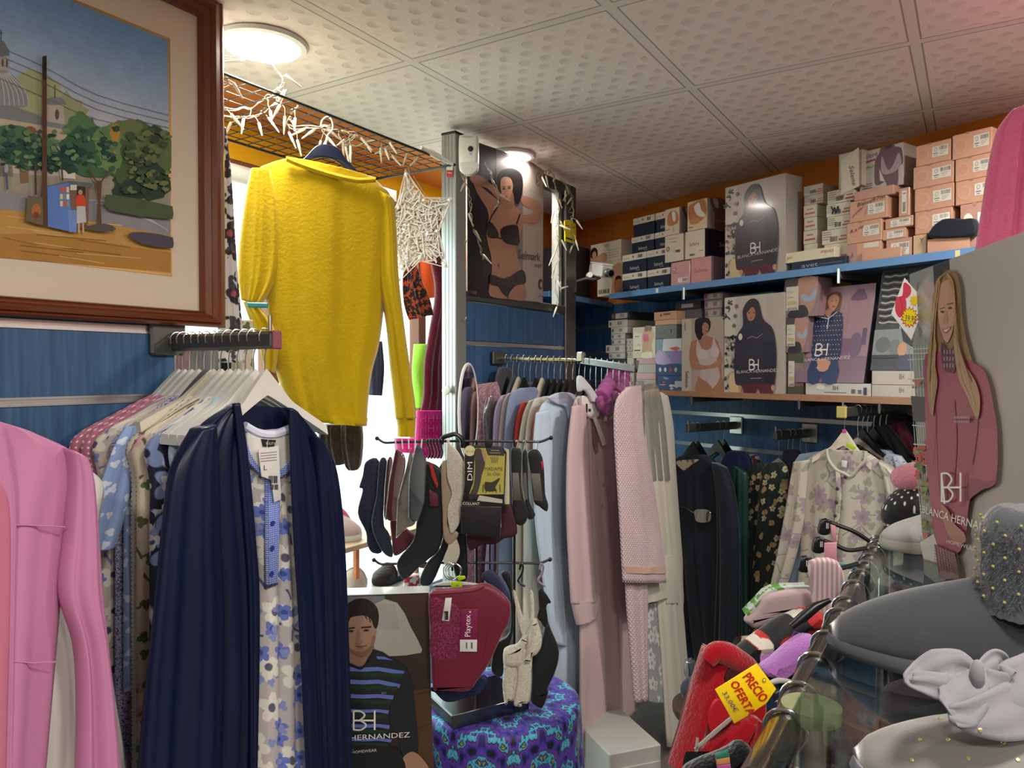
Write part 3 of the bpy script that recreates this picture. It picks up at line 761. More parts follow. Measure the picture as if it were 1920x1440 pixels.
ORD = ['first', 'second', 'third', 'fourth', 'fifth', 'sixth', 'seventh', 'eighth', 'ninth', 'tenth', 'eleventh', 'twelfth', 'thirteenth', 'fourteenth', 'fifteenth', 'sixteenth', 'seventeenth', 'eighteenth', 'nineteenth', 'twentieth', 'twenty-first', 'twenty-second']

def garment(name, P, s, z_, m, label, cat, L=.95, w=.2, hem=.25, sleeve=0.0, sw=.11, folds=4, amp=.012, seed=0, thick=.022, group=None, collar=None, splay=.05, msleeve=None, neck=.07, cuff=None):
    """garment hanging with its hook point at (s, z) of plane P"""
    z = z_ - .02; e = empty(name, P.at(s, z - L - .09), label, cat, group)
    def at(a, d, o=0): return P.at(s + a, z - d, o)
    rows = [(at(-neck, .115), at(neck, .115)), (at(-w * .62, .15), at(w * .62, .15)), (at(-w, .2), at(w, .2)), (at(-w * .97, .28), at(w * .97, .28)), (at(-w * .98, .3 + L * .1), at(w * .98, .3 + L * .1)), (at(-hem, .09 + L), at(hem, .09 + L))]
    cloth('body', P, rows, m, thick, folds, amp, seed, e)
    if sleeve:
        for sg in (-1, 1):
            a0 = sg * w; a1 = sg * (w + sw * .45); b1 = sg * (w + sw * .45 + splay)
            l = [(min(a0 * .86, a0 * 1.0), max(a0 * .86, a0)), (a0 - sw * .35, a0 + sw * .35), (a1 - sw / 2, a1 + sw / 2), (b1 - sw * .45, b1 + sw * .45)]
            ds = [.17, .215, .33, .16 + sleeve]
            ro = [(at(x0, d, .012), at(x1, d, .012)) for (x0, x1), d in zip(l, ds)]
            sl = cloth('sleeve', P, ro, msleeve or m, thick * 1.2, 2, amp * .6, seed + sg, e)
            if cuff:
                cloth('cuff', P, [(at(l[3][0] - .004, ds[3] - .035, .012), at(l[3][1] + .004, ds[3] - .035, .012)), (at(l[3][0] - .004, ds[3] + .004, .012), at(l[3][1] + .004, ds[3] + .004, .012))], cuff, thick * 1.35, 2, .001, seed, sl)
    if collar:
        mb = MB(); pts = [at(neck * math.cos(a) * 1.05, .108 + .05 * math.sin(a) * 1.1, thick / 2 + .006) for a in [PI * i / 14 for i in range(15)]]
        mb.tube(pts, .007, 6); mb.build('collar', collar, e, True)
    return e

# ---------------------------------------------------------------- the face-out arm on the left wall and its clothes
arm = empty('garment_rail', PA(0).at(0, 1.665), 'grey face-out arm full of hangers on the blue wall under the painting', 'rail')
MB().box(PA(0).at(-.012, 1.672, .008), (.085, .016, .075), (UA, NA, V(0, 0, 1)), .008).build('wall_plate', M_aludark, arm)
MB().box(PA(0).at(0, 1.662, .175), (.02, .35, .036), (UA, NA, V(0, 0, 1)), .006).build('arm', M_aludark, arm)
MB().box(PA(0).at(0, 1.662, .353), (.022, .01, .038), (UA, NA, V(0, 0, 1)), .004).build('end_cap', mat('dusty_red_plastic', '8d4a58', .5), arm)
MB().tube([PA(0).at(0, 1.68, .333), PA(0).at(0, 1.712, .333)], .004, 8).build('stop_pin', M_steel, arm, True)
def aoff(px): k = (px - 960) / 1400; return (1.69 * k + .773) / (.849 + .528 * k)
lefth = [(.028, 'white'), (.05, 'white'), (.075, 'white'), (.1, 'white'), (.125, 'grey'), (.15, 'cream'), (.178, 'white'), (.205, 'white'), (.232, 'white'), (.258, 'white'), (.284, 'white'), (.318, 'whitebar')]
for i, (a, st) in enumerate(lefth):
    hang(st, PA(0).at(0, 1.682, a), UA, f'{"dark grey plastic" if st == "grey" else "cream plastic" if st == "cream" else "white wooden"} hanger, {ORD[i]} from the wall on the arm under the painting' if i < 11 else 'white wooden hanger at the front end of the arm, carrying the blossom nightgown', 'hangers on the left arm', .84 if i == 11 else 1)
gl = [(.03, C_pinkdot, 'nightgown', 'dusty pink polka dot nightgown hanging closest to the blue wall', .9, .25, .42),
      (.055, C_pinkdot, 'nightgown', 'dusty pink polka dot nightgown, second from the blue wall', .9, .24, .42),
      (.082, C_beigeflor, 'nightgown', 'beige nightgown with white blossoms beside the pink dotted ones', 1.0, .24, .5),
      (.112, C_lilac, 'nightgown', 'lilac nightgown with tiny sprig print in the left rack', 1.05, .22, .9),
      (.142, C_bluedot, 'pyjama top', 'pale blue short sleeved pyjama top between lilac and botanical nightgowns', .6, .2, .24),
      (.165, C_creamdot, 'nightgown', 'cream nightgown with tiny green dots hanging low on the left rack', 1.1, .21, .0),
      (.195, C_botan, 'nightgown', 'beige nightgown with green botanical sprigs beside the swirled navy one', 1.1, .21, .5),
      (.225, C_swirl, 'nightgown', 'navy nightgown with large white and blue swirls next to the satin robe', .95, .2, .45)]
for i, (a, m, cat, lab, L, hem, sl) in enumerate(gl):
    garment('nightgown' if cat == 'nightgown' else 'pyjama_shirt', PA(a), 0, 1.682, m, lab, cat, L, [.235, .225, .218, .2, .2, .2, .208, .2][i], [.235, .225, .225, .205, .2, .2, .212, .203][i], sl if i == 4 else 0, .07, 3, .004, i, .012, 'nightwear on the left arm', splay=.02)
g = garment('blouse', PA(.252), 0, 1.682, solid('pale_teal_satin', '9fc0cc', .5), 'pale teal blouse squeezed behind the navy satin robe', 'blouse', .7, .17, .18, 0, .09, 3, .003, 9, .01)

# blossom nightgown and the navy satin robe over it
Pn = PA(.312)
e = empty('nightgown', Pn.at(0, .55), 'grey blossom nightgown with blue button placket under the open navy robe', 'nightgown')
cloth('body', Pn, [(462, 812, 546, 812), (458, 860, 552, 860), (466, 930, 560, 930), (478, 1000, 566, 1000), (484, 1100, 572, 1100), (480, 1250, 582, 1250), (474, 1500, 590, 1500)], C_gownflor, .03, 3, .008, 3, e, top=.05)
Pc = Pn.shift(.021)
puff('neck_lining', Pc.shift(-.002), [(463, 808), (500, 818), (546, 812), (546, 862), (530, 884), (508, 896), (480, 880), (466, 850)], C_white, .008, e, .003)
mb = MB(); mb.tube([Pc.hit(x, y) for x, y in spline([(458, 798), (485, 812), (515, 814), (548, 802)], 6)], .009, 8); mb.build('back_collar', C_bluepin, e, True)
puff('collar', Pc, [(459, 826), (468, 850), (482, 872), (500, 888), (500, 900), (480, 884), (464, 866), (458, 845)], C_bluepin, .01, e, .003)
puff('collar', Pc, [(548, 850), (538, 868), (522, 884), (522, 896), (540, 884), (551, 866)], C_bluepin, .01, e, .003)
puff('placket', Pc.shift(.001), [(499, 884), (522, 884), (522, 1000), (518, 1092), (500, 1096), (499, 1000)], C_bluepin, .012, e, .003, smooth=0)
for x, y in ((511, 981), (510, 1028), (509, 1076)):
    c = Pc.shift(.0085).hit(x, y); MB().lathe(c, [(.0048, 0), (.0055, .001), (.005, .0022), (.003, .0016)], 16, Pc.n).build('button', mat('navy_button', '2c3a86', .3), e, True)
# paper tag and neck label
tg = empty('price_tag', Pc.shift(.012).hit(500, 930), 'white printed size tag reading L hanging in the nightgown neck', 'tag')
Pt = Plane(Pc.shift(.014).hit(500, 900), Pc.u, Pc.w)
puff('card', Pt, [(484, 842), (522, 836), (527, 936), (514, 942), (508, 900), (490, 893)], mat('paper', 'd4d2ce', .8), .0012, tg, .0004, smooth=0)
T = Print(Pt, .0012)
T.text('L', (494, 882), (500, 881), (494, 872), '333333')
for i in range(4): T.line([(488, 850 + i * 5), (518, 847 + i * 5)], 1.4, '8a8a8a')
T.bars(502, 892, 520, 906, n=7); T.bars(505, 908, 521, 918, n=6, seed=3)
T.build('printing', tg)
MB().tube([Pt.hit(500, 842), Pc.shift(.01).hit(503, 822)], .0005, 5).build('string', C_white, tg)
nl = puff('neck_label', Pc.shift(.004), [(490, 823), (517, 825), (514, 838), (493, 837)], solid('black_label', '1c1d22'), .002, e, .0006, smooth=0)
Tn = Print(Pc, .0062); Tn.text('BULITY', (495, 833), (512, 834), (495, 828), 'c9c9c9'); Tn.build('label_lettering', e)
# robe
Pr = PA(.345)
e = empty('satin_robe', Pr.at(0, .5), 'open navy satin robe at the front of the left rack', 'robe')
cloth('front_panel', Pr, [(428, 762, 446, 755), (382, 792, 455, 800), (345, 835, 462, 880), (335, 900, 470, 960), (345, 1100, 484, 1120), (350, 1300, 485, 1300), (345, 1500, 476, 1500)], C_navysatin, .026, 4, .013, 11, e, top=0, flare=.7)
cloth('front_panel', Pr, [(541, 764, 556, 776), (545, 850, 604, 836), (551, 950, 628, 950), (562, 1100, 640, 1120), (572, 1300, 645, 1300), (580, 1500, 648, 1500)], C_navysatin, .026, 3, .012, 12, e, top=0, flare=.7)
cloth('sleeve', Pr.shift(.018), [(362, 806, 400, 795), (320, 880, 408, 870), (302, 1000, 412, 1000), (286, 1150, 420, 1150), (270, 1300, 420, 1300), (252, 1500, 415, 1500)], C_navysatin, .045, 2, .014, 13, e, top=.02)
cloth('sleeve', Pr.shift(.012), [(580, 815, 600, 828), (590, 880, 626, 880), (600, 1000, 640, 1000), (606, 1200, 648, 1200), (610, 1500, 656, 1500)], C_navysatin, .04, 2, .01, 14, e, top=.02)
for pts, sd in (([(436, 757, 449, 755), (446, 850, 464, 850), (458, 1000, 478, 1000), (466, 1150, 486, 1150), (468, 1500, 480, 1500)], 1), ([(541, 764, 554, 772), (544, 850, 566, 850), (550, 1000, 576, 1000), (562, 1200, 590, 1200), (576, 1500, 602, 1500)], 2)):
    cloth('lapel', Pr.shift(.018), pts, C_navysatin, .012, 1, .003, sd, e)
mb = MB(); mb.prism([PA(.318).hit(x, y) for x, y in [(447, 757), (500, 762), (545, 766), (545, 806), (515, 812), (480, 808), (455, 795)]], NA * .003); mb.build('back_neck', C_navysatin, e)

# pink satin robe on the next arm to the left
arm2 = empty('garment_rail', PA(0).at(-.59, 1.66), 'second face-out arm, at the left picture edge, carrying the pink robe', 'rail')
MB().box(PA(0).at(-.59, 1.652, .19), (.02, .38, .036), (UA, NA, V(0, 0, 1)), .006).build('arm', M_aludark, arm2)
MB().box(PA(0).at(-.59, 1.66, .006), (.08, .012, .075), (UA, NA, V(0, 0, 1)), .004).build('wall_plate', M_aludark, arm2)
Pp = PA(.34)
hang('white', PA(0).at(-.59, 1.672, .325), UA, 'white padded hanger inside the pink satin robe at the left edge', 'hangers on the left arm', 1.05)
e = empty('satin_robe', Pp.at(-.5, .6), 'glossy pink satin robe at the far left edge', 'robe')
cloth('front_panel', Pp, [(-60, 776, 60, 812), (-120, 800, 140, 850), (-190, 860, 158, 900), (-200, 1000, 126, 1000), (-200, 1200, 108, 1200), (-210, 1500, 82, 1500)], C_pinksatin, .05, 3, .01, 21, e, top=0)
cloth('sleeve', Pp.shift(.022), [(120, 840, 158, 862), (128, 900, 170, 900), (122, 1000, 180, 1000), (112, 1110, 188, 1110), (140, 1210, 198, 1210), (146, 1320, 210, 1320), (142, 1500, 228, 1500)], C_pinksatin, .05, 1.6, .01, 22, e, top=.05)
cloth('lapel', Pp.shift(.032), [(-20, 790, 6, 800), (-12, 860, 20, 870), (-6, 960, 30, 960), (-10, 1150, 27, 1150), (-20, 1500, 22, 1500)], C_pinksatin, .012, 1, .003, 23, e)
cloth('lining', Pp.shift(.035), [(-80, 800, -18, 810), (-80, 900, 0, 900), (-80, 1000, 20, 1000), (-80, 1500, 10, 1500)], satin('rose_satin', 'b86c84'), .01, 2, .004, 24, e)
for pts in ([(30, 984), (90, 986), (122, 988)], [(25, 1240), (60, 1243), (104, 1241)]):
    mb = MB(); mb.tube([Pp.shift(.0335).hit(x, y) for x, y in pts], .0012, 5); mb.build('seam', C_pinksatin, e, True)
e2 = garment('blouse', PA(.27), -.5, 1.63, C_white, 'plain white garment showing below the pink satin sleeve', 'nightgown', 1.1, .19, .3, 0, .1, 4, .012, 31)

# ---------------------------------------------------------------- clothes hanging in the recess behind the arm
def strip(name, P, rows, m, label, cat, thick=.04, folds=2, amp=.01, seed=0, group=None):
    o = cloth(name, P, rows, m, thick, folds, amp, seed); return tag(o, label, cat, group)
strip('dress', PA(-.12), [(330, 640, 352, 640), (322, 800, 350, 800), (320, 1100, 352, 1100)], C_mauve, 'mauve dress in the recess just past the wall end', 'dress', seed=1)
strip('robe', PA(-.16), [(350, 640, 408, 640), (345, 800, 412, 800), (345, 1200, 420, 1200)], C_grey, 'grey jersey robe in the recess behind the hanger hooks', 'robe', seed=2, folds=3)
strip('robe', PA(-.2), [(412, 560, 446, 560), (410, 800, 450, 800), (410, 1200, 455, 1200)], C_black, 'black fleece robe in the recess behind the hanger hooks', 'robe', seed=3)
strip('scarf', PA(-.04), [(412, 240, 418, 240), (410, 330, 432, 330), (408, 450, 440, 450), (408, 560, 450, 570), (410, 680, 462, 680)], C_bw, 'black and white patterned dress beside the painting frame', 'dress', seed=4, thick=.03)
strip('dress', PA(-.1), [(440, 600, 470, 600), (436, 700, 476, 700), (436, 800, 480, 800)], C_botan, 'leaf printed dress behind the end of the grey arm', 'dress', seed=6)

# ---------------------------------------------------------------- yellow top on its dark hanger
Y0 = PF(2.13, .30, -.53)
th = empty('clothes_hanger', Y0.hit(612, 300), 'dark navy plastic hanger holding the yellow top from the wire grid', 'hanger')
puff('shoulder_bar', Y0, [(548, 312), (570, 296), (592, 274), (612, 271), (634, 278), (650, 300), (672, 322), (700, 345), (690, 350), (655, 326), (636, 306), (612, 296), (590, 298), (566, 306)], mat('dark_navy_plastic', '10182c', .3), .012, th, .004, 4)
MB().tube([Y0.hit(x, y) for x, y in spline([(601, 238), (604, 226), (613, 219), (622, 226), (623, 243), (613, 256), (611, 276)], 6)], .0022, 8).build('hook', M_white, th, True)
e = empty('velour_top', Y0.hit(620, 790), 'bright yellow long-sleeved velour top hanging from the ceiling grid', 'top')
cloth('body', Y0, [(536, 297, 704, 337), (505, 306, 718, 350), (482, 322, 732, 370), (480, 380, 735, 430), (495, 470, 724, 540), (500, 580, 712, 640), (508, 660, 697, 700), (530, 740, 690, 760), (545, 785, 688, 797)], C_yellow, .085, 3, .011, 41, e, top=.0, prof=2.4)
cloth('hem_band', Y0, [(543, 772, 690, 784), (546, 786, 688, 799)], C_yellow, .09, 3, .006, 42, e, prof=2.4)
cloth('sleeve', Y0.shift(.01), [(470, 318, 510, 322), (458, 380, 522, 380), (448, 460, 526, 470), (446, 520, 516, 530), (452, 562, 490, 572)], C_yellow, .06, 2, .01, 43, e, top=.3)
cloth('sleeve', Y0.shift(.02), [(456, 566, 486, 574), (468, 600, 512, 610), (484, 640, 522, 650), (494, 690, 516, 700)], C_yellow, .05, 2, .01, 46, e, top=.5)
cloth('sleeve', Y0.shift(.0), [(700, 356, 740, 378), (706, 440, 744, 440), (706, 520, 748, 520), (722, 600, 757, 600), (730, 680, 768, 680), (738, 750, 778, 750), (741, 784, 781, 784)], C_yellow, .06, 2, .008, 44, e, top=.3)
cloth('cuff', Y0.shift(.0), [(742, 782, 779, 782), (745, 800, 778, 800), (745, 818, 776, 818)], C_yellow, .05, 2, .004, 45, e)
mb = MB(); mb.tube([Y0.shift(.05).hit(x, y) for x, y in spline([(538, 298), (556, 306), (590, 318), (630, 330), (668, 338), (704, 337)], 6)], .0075, 8); mb.build('neckband', C_yellow, e, True)
mb = MB(); mb.tube([Y0.shift(-.03).hit(x, y) for x, y in spline([(536, 298), (580, 306), (630, 318), (704, 337)], 6)], .0075, 8); mb.build('neckband', C_yellow, e, True)
cl = MB(); cl.box(Y0.shift(.055).hit(483, 572), (.055, .012, .014), (Y0.u, Y0.n, Y0.w), .003); tag(cl.build('clothes_peg', mat('teal_plastic', '2f8790', .4)), 'small teal peg pinching the yellow left sleeve', 'peg')

# ---------------------------------------------------------------- black wire grid under the ceiling
ZG = 2.317
gr = empty('wire_grid', PA(-.2).at(.5, ZG), 'black wire grid shelf slung below the ceiling between frame and post', 'wire grid')
mb = MB()
for i in range(23): s = .03 + i * .0475; mb.tube([PA(0).at(s, ZG, 0), PA(0).at(s, ZG, -.43)], .0017, 6)
for j in range(1, 9): mb.tube([PA(0).at(.016, ZG + .003, -j * .05), PA(0).at(1.085, ZG + .003, -j * .05)], .0017, 6)
mb.build('wires', M_blackmetal, gr, True)
mb = MB()
for o in (0, -.43): mb.tube([PA(0).at(.016, ZG, o), PA(0).at(1.088, ZG, o)], .0042, 8)
for s in (.016, 1.088): mb.tube([PA(0).at(s, ZG, 0), PA(0).at(s, ZG, -.43)], .0042, 8)
mb.build('border_rod', M_blackmetal, gr, True)
for s in (.06, 1.0): MB().tube([PA(0).at(s, ZG, -.42), PA(0).at(s, CEIL - .012, -.42)], .002, 6).build('suspension_wire', M_steel, gr, True)
MB().box(PA(-.4).at(.98, ZG - .035, 0), (.5, .03, .05), (UA, NA, V(0, 0, 1)), .003).build('support_beam', M_aludark, gr)

# ---------------------------------------------------------------- icicle lights
def bulbproto():
    return MB().lathe((0, 0, 0), [(.0035, 0), (.0042, -.004), (.0042, -.022), (.003, -.03), (.0022, -.046), (.0012, -.05)], 8).build('bulb', M_tube, None, True, origin=(0, 0, 0))
BP = bulbproto(); BPused = [False]
def lights(name, label, path, seed, nb, span=.05, drop=.05):
    r = random.Random(seed); pts = [Vector(p) for p in spline([tuple(p) for p in path], 6)]
    e = empty(name, pts[0], label, 'string lights', 'white icicle light strings')
    mb = MB(); off = lambda: V(r.uniform(-1, 1), r.uniform(-1, 1), r.uniform(-1, 1)) * .006
    tw = [[p + off() for p in pts] for _ in range(2)]
    for t in tw: mb.tube([tuple(q) for q in spline([tuple(x) for x in t], 3)], .0013, 5)
    bl = []
    for i in range(nb):
        p = pts[int((i + .5) / nb * (len(pts) - 1))]
        d = V(r.uniform(-1, 1), r.uniform(-1, 1), r.uniform(-1.6, .1)).normalized()
        q = p + d * r.uniform(.008, span)
        mb.tube([p, (p + q) / 2 + off() * 1.2, q], .0011, 5)
        d2 = (d + V(r.uniform(-.6, .6), r.uniform(-.6, .6), r.uniform(-.8, .0))).normalized()
        bl.append((q, d2))
    mb.build('cable', M_cable, e, True)
    for q, d in bl:
        if BPused[0]: o = BP.copy(); COL.objects.link(o)
        else: o = BP; BPused[0] = True
        o.parent = e; o.location = q - WL[e]
        o.rotation_euler = (-d).to_track_quat('Z', 'Y').to_euler()
    return e
G = lambda s, o, z=0: PA(0).at(s, ZG + .012 + z, o)
rr = random.Random(8)
lights('icicle_lights', 'white icicle lights tangled over the wire grid above the painting side', [G(.05, -.03), G(.12, -.14), G(.2, -.05), G(.22, -.2, -.01), G(.3, -.12, -.03), G(.36, -.03, .02), G(.4, -.16), G(.33, -.24, -.02), G(.2, -.28)], 3, 22, .055)
lights('icicle_lights', 'white icicle lights tangled over the wire grid behind the yellow top', [G(.42, -.05), G(.48, -.15, -.02), G(.52, -.03, -.03), G(.58, -.12), G(.64, -.04, -.02), G(.7, -.14, -.02), G(.78, -.04), G(.86, -.1), G(.96, -.02, .01)], 5, 24, .05)
lights('icicle_lights', 'loop of white light cable lying on the grid edge near the ceiling lamp', [G(.1, .0, .01), G(.2, -.02, .05), G(.28, .0, .06), G(.33, .0, .02), G(.3, -.03, -.02)], 6, 4, .03)
cn = MB(); a, b = PA(.0).at(.9, ZG + .012), PA(.01).at(1.06, ZG - .006)
cn.tube([a, a + (b - a) * .25, a + (b - a) * .3, a + (b - a) * .6, a + (b - a) * .65, b], [.006, .008, .011, .011, .008, .005], 10); tag(cn.build('cable_connector', M_white, None, True), 'white cable connector lying on the grid beside the post', 'connector')
q = PA(.006)
lights('icicle_lights', 'white icicle lights hanging down around the aluminium post', [prt(1.1, 2.3, .01), prt(1.16, 2.22, .012), prt(1.17, 2.14, .01), prt(1.21, 2.08, .01), prt(1.24, 2.01, .012)], 9, 4, .03)
lights('icicle_lights', 'white icicle light string beside the motion detector on the poster top', [prt(1.24, 2.36, .02), prt(1.3, 2.3, .02), prt(1.34, 2.24, .016), prt(1.3, 2.2, .02)], 10, 3, .03)
lights('icicle_lights', 'white icicle light curtain on the right end of the partition', [prt(1.68, 2.43, 0), prt(1.78, 2.435, .01), prt(1.82, 2.3, .012), prt(1.80, 2.2, .012), prt(1.83, 2.1, .01), prt(1.8, 1.98, .012), prt(1.82, 1.88, .01)], 11, 16, .05)
lights('icicle_lights', 'white icicle lights wound around the rear post of the partition', [prt(1.84, 2.43, .012), prt(1.93, 2.4, .014), prt(1.96, 2.32, .012), prt(1.94, 2.24, .012), prt(1.97, 2.16, .014)], 12, 10, .05)

# woven star
Ps = PF(2.52, .1, -.3)
st = empty('woven_star', Ps.hit(785, 420), 'white woven star ornament with lights hanging from the grid', 'star')
cx, cy = 778, 428; r = random.Random(5); mb = MB(); star = []
for i in range(10):
    a = -PI / 2 - .22 + i * PI / 5; R_ = (112 if i % 2 == 0 else 62); star.append((cx + math.cos(a) * R_ * .72, cy + math.sin(a) * R_))
def inside(x, y):
    c = False; n = len(star)
    for i in range(n):
        x1, y1 = star[i]; x2, y2 = star[i - 1]
        if (y1 > y) != (y2 > y) and x < (x2 - x1) * (y - y1) / (y2 - y1) + x1: c = not c
    return c
for side in (.018, -.018):
    P2 = Ps.shift(side * .6)
    mb.tube([P2.hit(*p) for p in star], .003, 5, closed=True)
bx = []
for _ in range(1500):
    x, y = r.uniform(cx - 80, cx + 80), r.uniform(cy - 105, cy + 95)
    if not inside(x, y): continue
    a = r.uniform(0, PI); l = r.uniform(18, 48); x2, y2 = x + math.cos(a) * l * .7, y + math.sin(a) * l
    if inside(x2, y2) and inside((x + x2) / 2, (y + y2) / 2):
        mb.tube([Ps.shift(r.uniform(-.016, .016)).hit(x, y), Ps.shift(r.uniform(-.016, .016)).hit(x2, y2)], .0026, 4)
mb.build('rattan_weave', mat('white_rattan', 'e3e0da', .7), st)
mb = MB()
for i in range(0, 10): MB().ball(Ps.shift(.02).hit(star[i][0] * .93 + cx * .07, star[i][1] * .93 + cy * .07), .006, 8).build('glass_bead', mat('frosted_bead', 'f4f2ea', .2), st, True)
MB().tube([Ps.hit(765, 312), Ps.hit(768, 330)], .0015, 5).build('hanging_cord', M_cable, st)
MB().tube([Ps.hit(x, y) for x, y in spline([(775, 330), (800, 370), (828, 415)], 5)], .0012, 5).build('lead_wire', M_cable, st)
# ================================================================ the two shelves on the right wall and everything on them
K4, K5, K6, M1, M2, K7 = (1060, 360, 5.538), (1340, 270, 5.76), (1560, 230, 5.333), (1070, 540, 5.818), (1380, 500, 5.333), (1500, 270, 6.26)
def T(fr, x, y): return fr[0] + x / fr[2], fr[1] + y / fr[2]
ZT, ZM = 1.972, 1.512
SF = PW(.35)
def shelf(name, P, s0, s1, z, t, depth, m, label, edge=None):
    e = empty(name, P.at((s0 + s1) / 2, z - t), label, 'shelf')
    MB().box(P.at((s0 + s1) / 2, z - t / 2, -depth / 2), (s1 - s0, depth, t), (P.u, P.n, P.w), .0015).build('board', m, e)
    if edge: MB().box(P.at((s0 + s1) / 2, z - t / 2, .0012), (s1 - s0, .003, t + .002), (P.u, P.n, P.w), .0008).build('edge_strip', edge, e)
    return e
M_shelfblue = mat('blue_laminate', '27486e', .5, vary=.12)
def woodpat(k):
    g = k.coord('Object'); w = k.noise(k.vm('MULTIPLY', g, (3, 3, 40)), 6, 5, .7); return k.mix(w, '7c5640', 'b98c6c')
M_shelfwood = mat('scuffed_wood_edge', '93694f', .4, pat=woodpat, bump=(60, .3, .001))
sl = SF.loc(1143, 559)[0]
e = shelf('wall_shelf', SF, sl, 3.4, ZT, .025, .35, M_shelfblue, 'upper blue wall shelf packed with lingerie boxes', M_slatedge)
for i, px in enumerate((1283, 1574)):
    a = SF.loc(px, 560)[0]; MB().box(SF.at(a, ZT - .04, .004), (.012, .008, .055), (UW, NW, V(0, 0, 1)), .002).build('shelf_bracket', M_chrome, e)
    MB().box(SF.at(a, ZT - .035, -.17), (.004, .33, .03), (UW, NW, V(0, 0, 1)), .001).build('bracket_arm', M_aludark, e)
for px in (1233, 1796): a, b = SF.loc(px, 500); MB().box(SF.at(a, ZT - .013, .003), (.014, .0014, .02), (UW, NW, V(0, 0, 1))).build('price_sticker', M_white if px < 1500 else mat('yellowed_sticker', 'd8cf9a', .5), e)
PS = PA(-.15)
e = shelf('wall_shelf', PS, 2.03, 2.75, ZT, .025, .29, M_shelfblue, 'short blue corner shelf behind the partition end', M_slatedge)
sm = SF.loc(1200, 733)[0]
e = shelf('wall_shelf', SF, sm, 3.4, ZM, .022, .35, M_shelfwood, 'middle wooden wall shelf with pyjama cartons', M_shelfwood)
for i, px in enumerate((1296, 1498, 1649)):
    a = SF.loc(px, 740)[0]; MB().box(SF.at(a, ZM - .036, .0), (.008, .006, .04), (UW, NW, V(0, 0, 1)), .002).build('shelf_bracket', M_aludark, e)
    MB().box(SF.at(a, ZM - .034, -.17), (.004, .33, .024), (UW, NW, V(0, 0, 1)), .001).build('bracket_arm', M_aludark, e)

CARD = {}
def card(c, gloss=0):
    if (c, gloss) not in CARD: CARD[(c, gloss)] = mat(f'card_{c}_{gloss}', c, .3 if gloss else .6, coat=.25 if gloss else 0, vary=.04)
    return CARD[(c, gloss)]
def zpx(P, p): return P.loc(*p)[1]
def bx(P, p0, p1, z0, z1, depth, m, label, group=None, name='carton', lid=None, cat='box', gap=.0, side=None):
    """box with its front face on plane P between pixel columns p0[0] and p1[0]; z0..z1 world heights"""
    s0, s1 = P.loc(*p0)[0] + .0008, P.loc(*p1)[0] - .0008
    e = empty(name, P.at((s0 + s1) / 2, z0, -depth / 2), label, cat, group)
    W, H = s1 - s0, z1 - z0 - .0008; R_ = (P.u, P.n, P.w)
    if lid:
        lh = lid[1]
        MB().box(P.at((s0 + s1) / 2, z0 + (H - .003) / 2, -depth / 2), (W - .004, depth - .004, H - .003), R_, .001).build('body', m, e)
        MB().box(P.at((s0 + s1) / 2, z0 + H - lh / 2, -depth / 2), (W, depth, lh), R_, .0012).build('lid', lid[0], e)
    else: MB().box(P.at((s0 + s1) / 2, z0 + H / 2, -depth / 2), (W, depth, H), R_, .0015).build('body', m, e)
    if side:
        Q = Plane(P.at(s1, 0, 0), -P.n, P.w); Q.n = P.u.copy(); p = Print(Q, .0005, uv=2); p.box = (0, depth, z0, z0 + H); side(p); p.build('side_print', e, INKG)
    e_box = (s0, s1, z0, z0 + H)
    return e, e_box
def face(P, box, lift=.0006):
    p = Print(P, lift, uv=2); p.box = box; return p
def barcode_label(p, x0=.5, y0=.2, x1=.92, y1=.7, paper='d8d2c6', ink='4a4644', ring=True, seed=0):
    p.rect(x0, y0, x1, y1, paper)
    w, h = x1 - x0, y1 - y0
    p.bars(x0 + w * .45, y0 + h * .08, x1 - w * .06, y0 + h * .42, ink, 9, seed)
    for i in range(3): p.line([(x0 + w * .5, y0 + h * (.56 + .13 * i)), (x1 - w * (.1 + .1 * i), y0 + h * (.56 + .13 * i))], .012, ink)
    p.ell(x0 + w * .22, y0 + h * .32, w * .09, h * .2, '8a827c'); p.ell(x0 + w * .22, y0 + h * .32, w * .065, h * .15, paper)
    p.line([(x0 + w * .1, y0 + h * .68), (x0 + w * .36, y0 + h * .68)], .03, ink); p.line([(x0 + w * .14, y0 + h * .86), (x0 + w * .3, y0 + h * .86)], .02, ink)
SKIN, SKIN2 = 'b98a6c', 'a87258'

PT = PW(.325)
def zt(fr, x, y, P=None): return zpx(P or PT, T(fr, x, y))
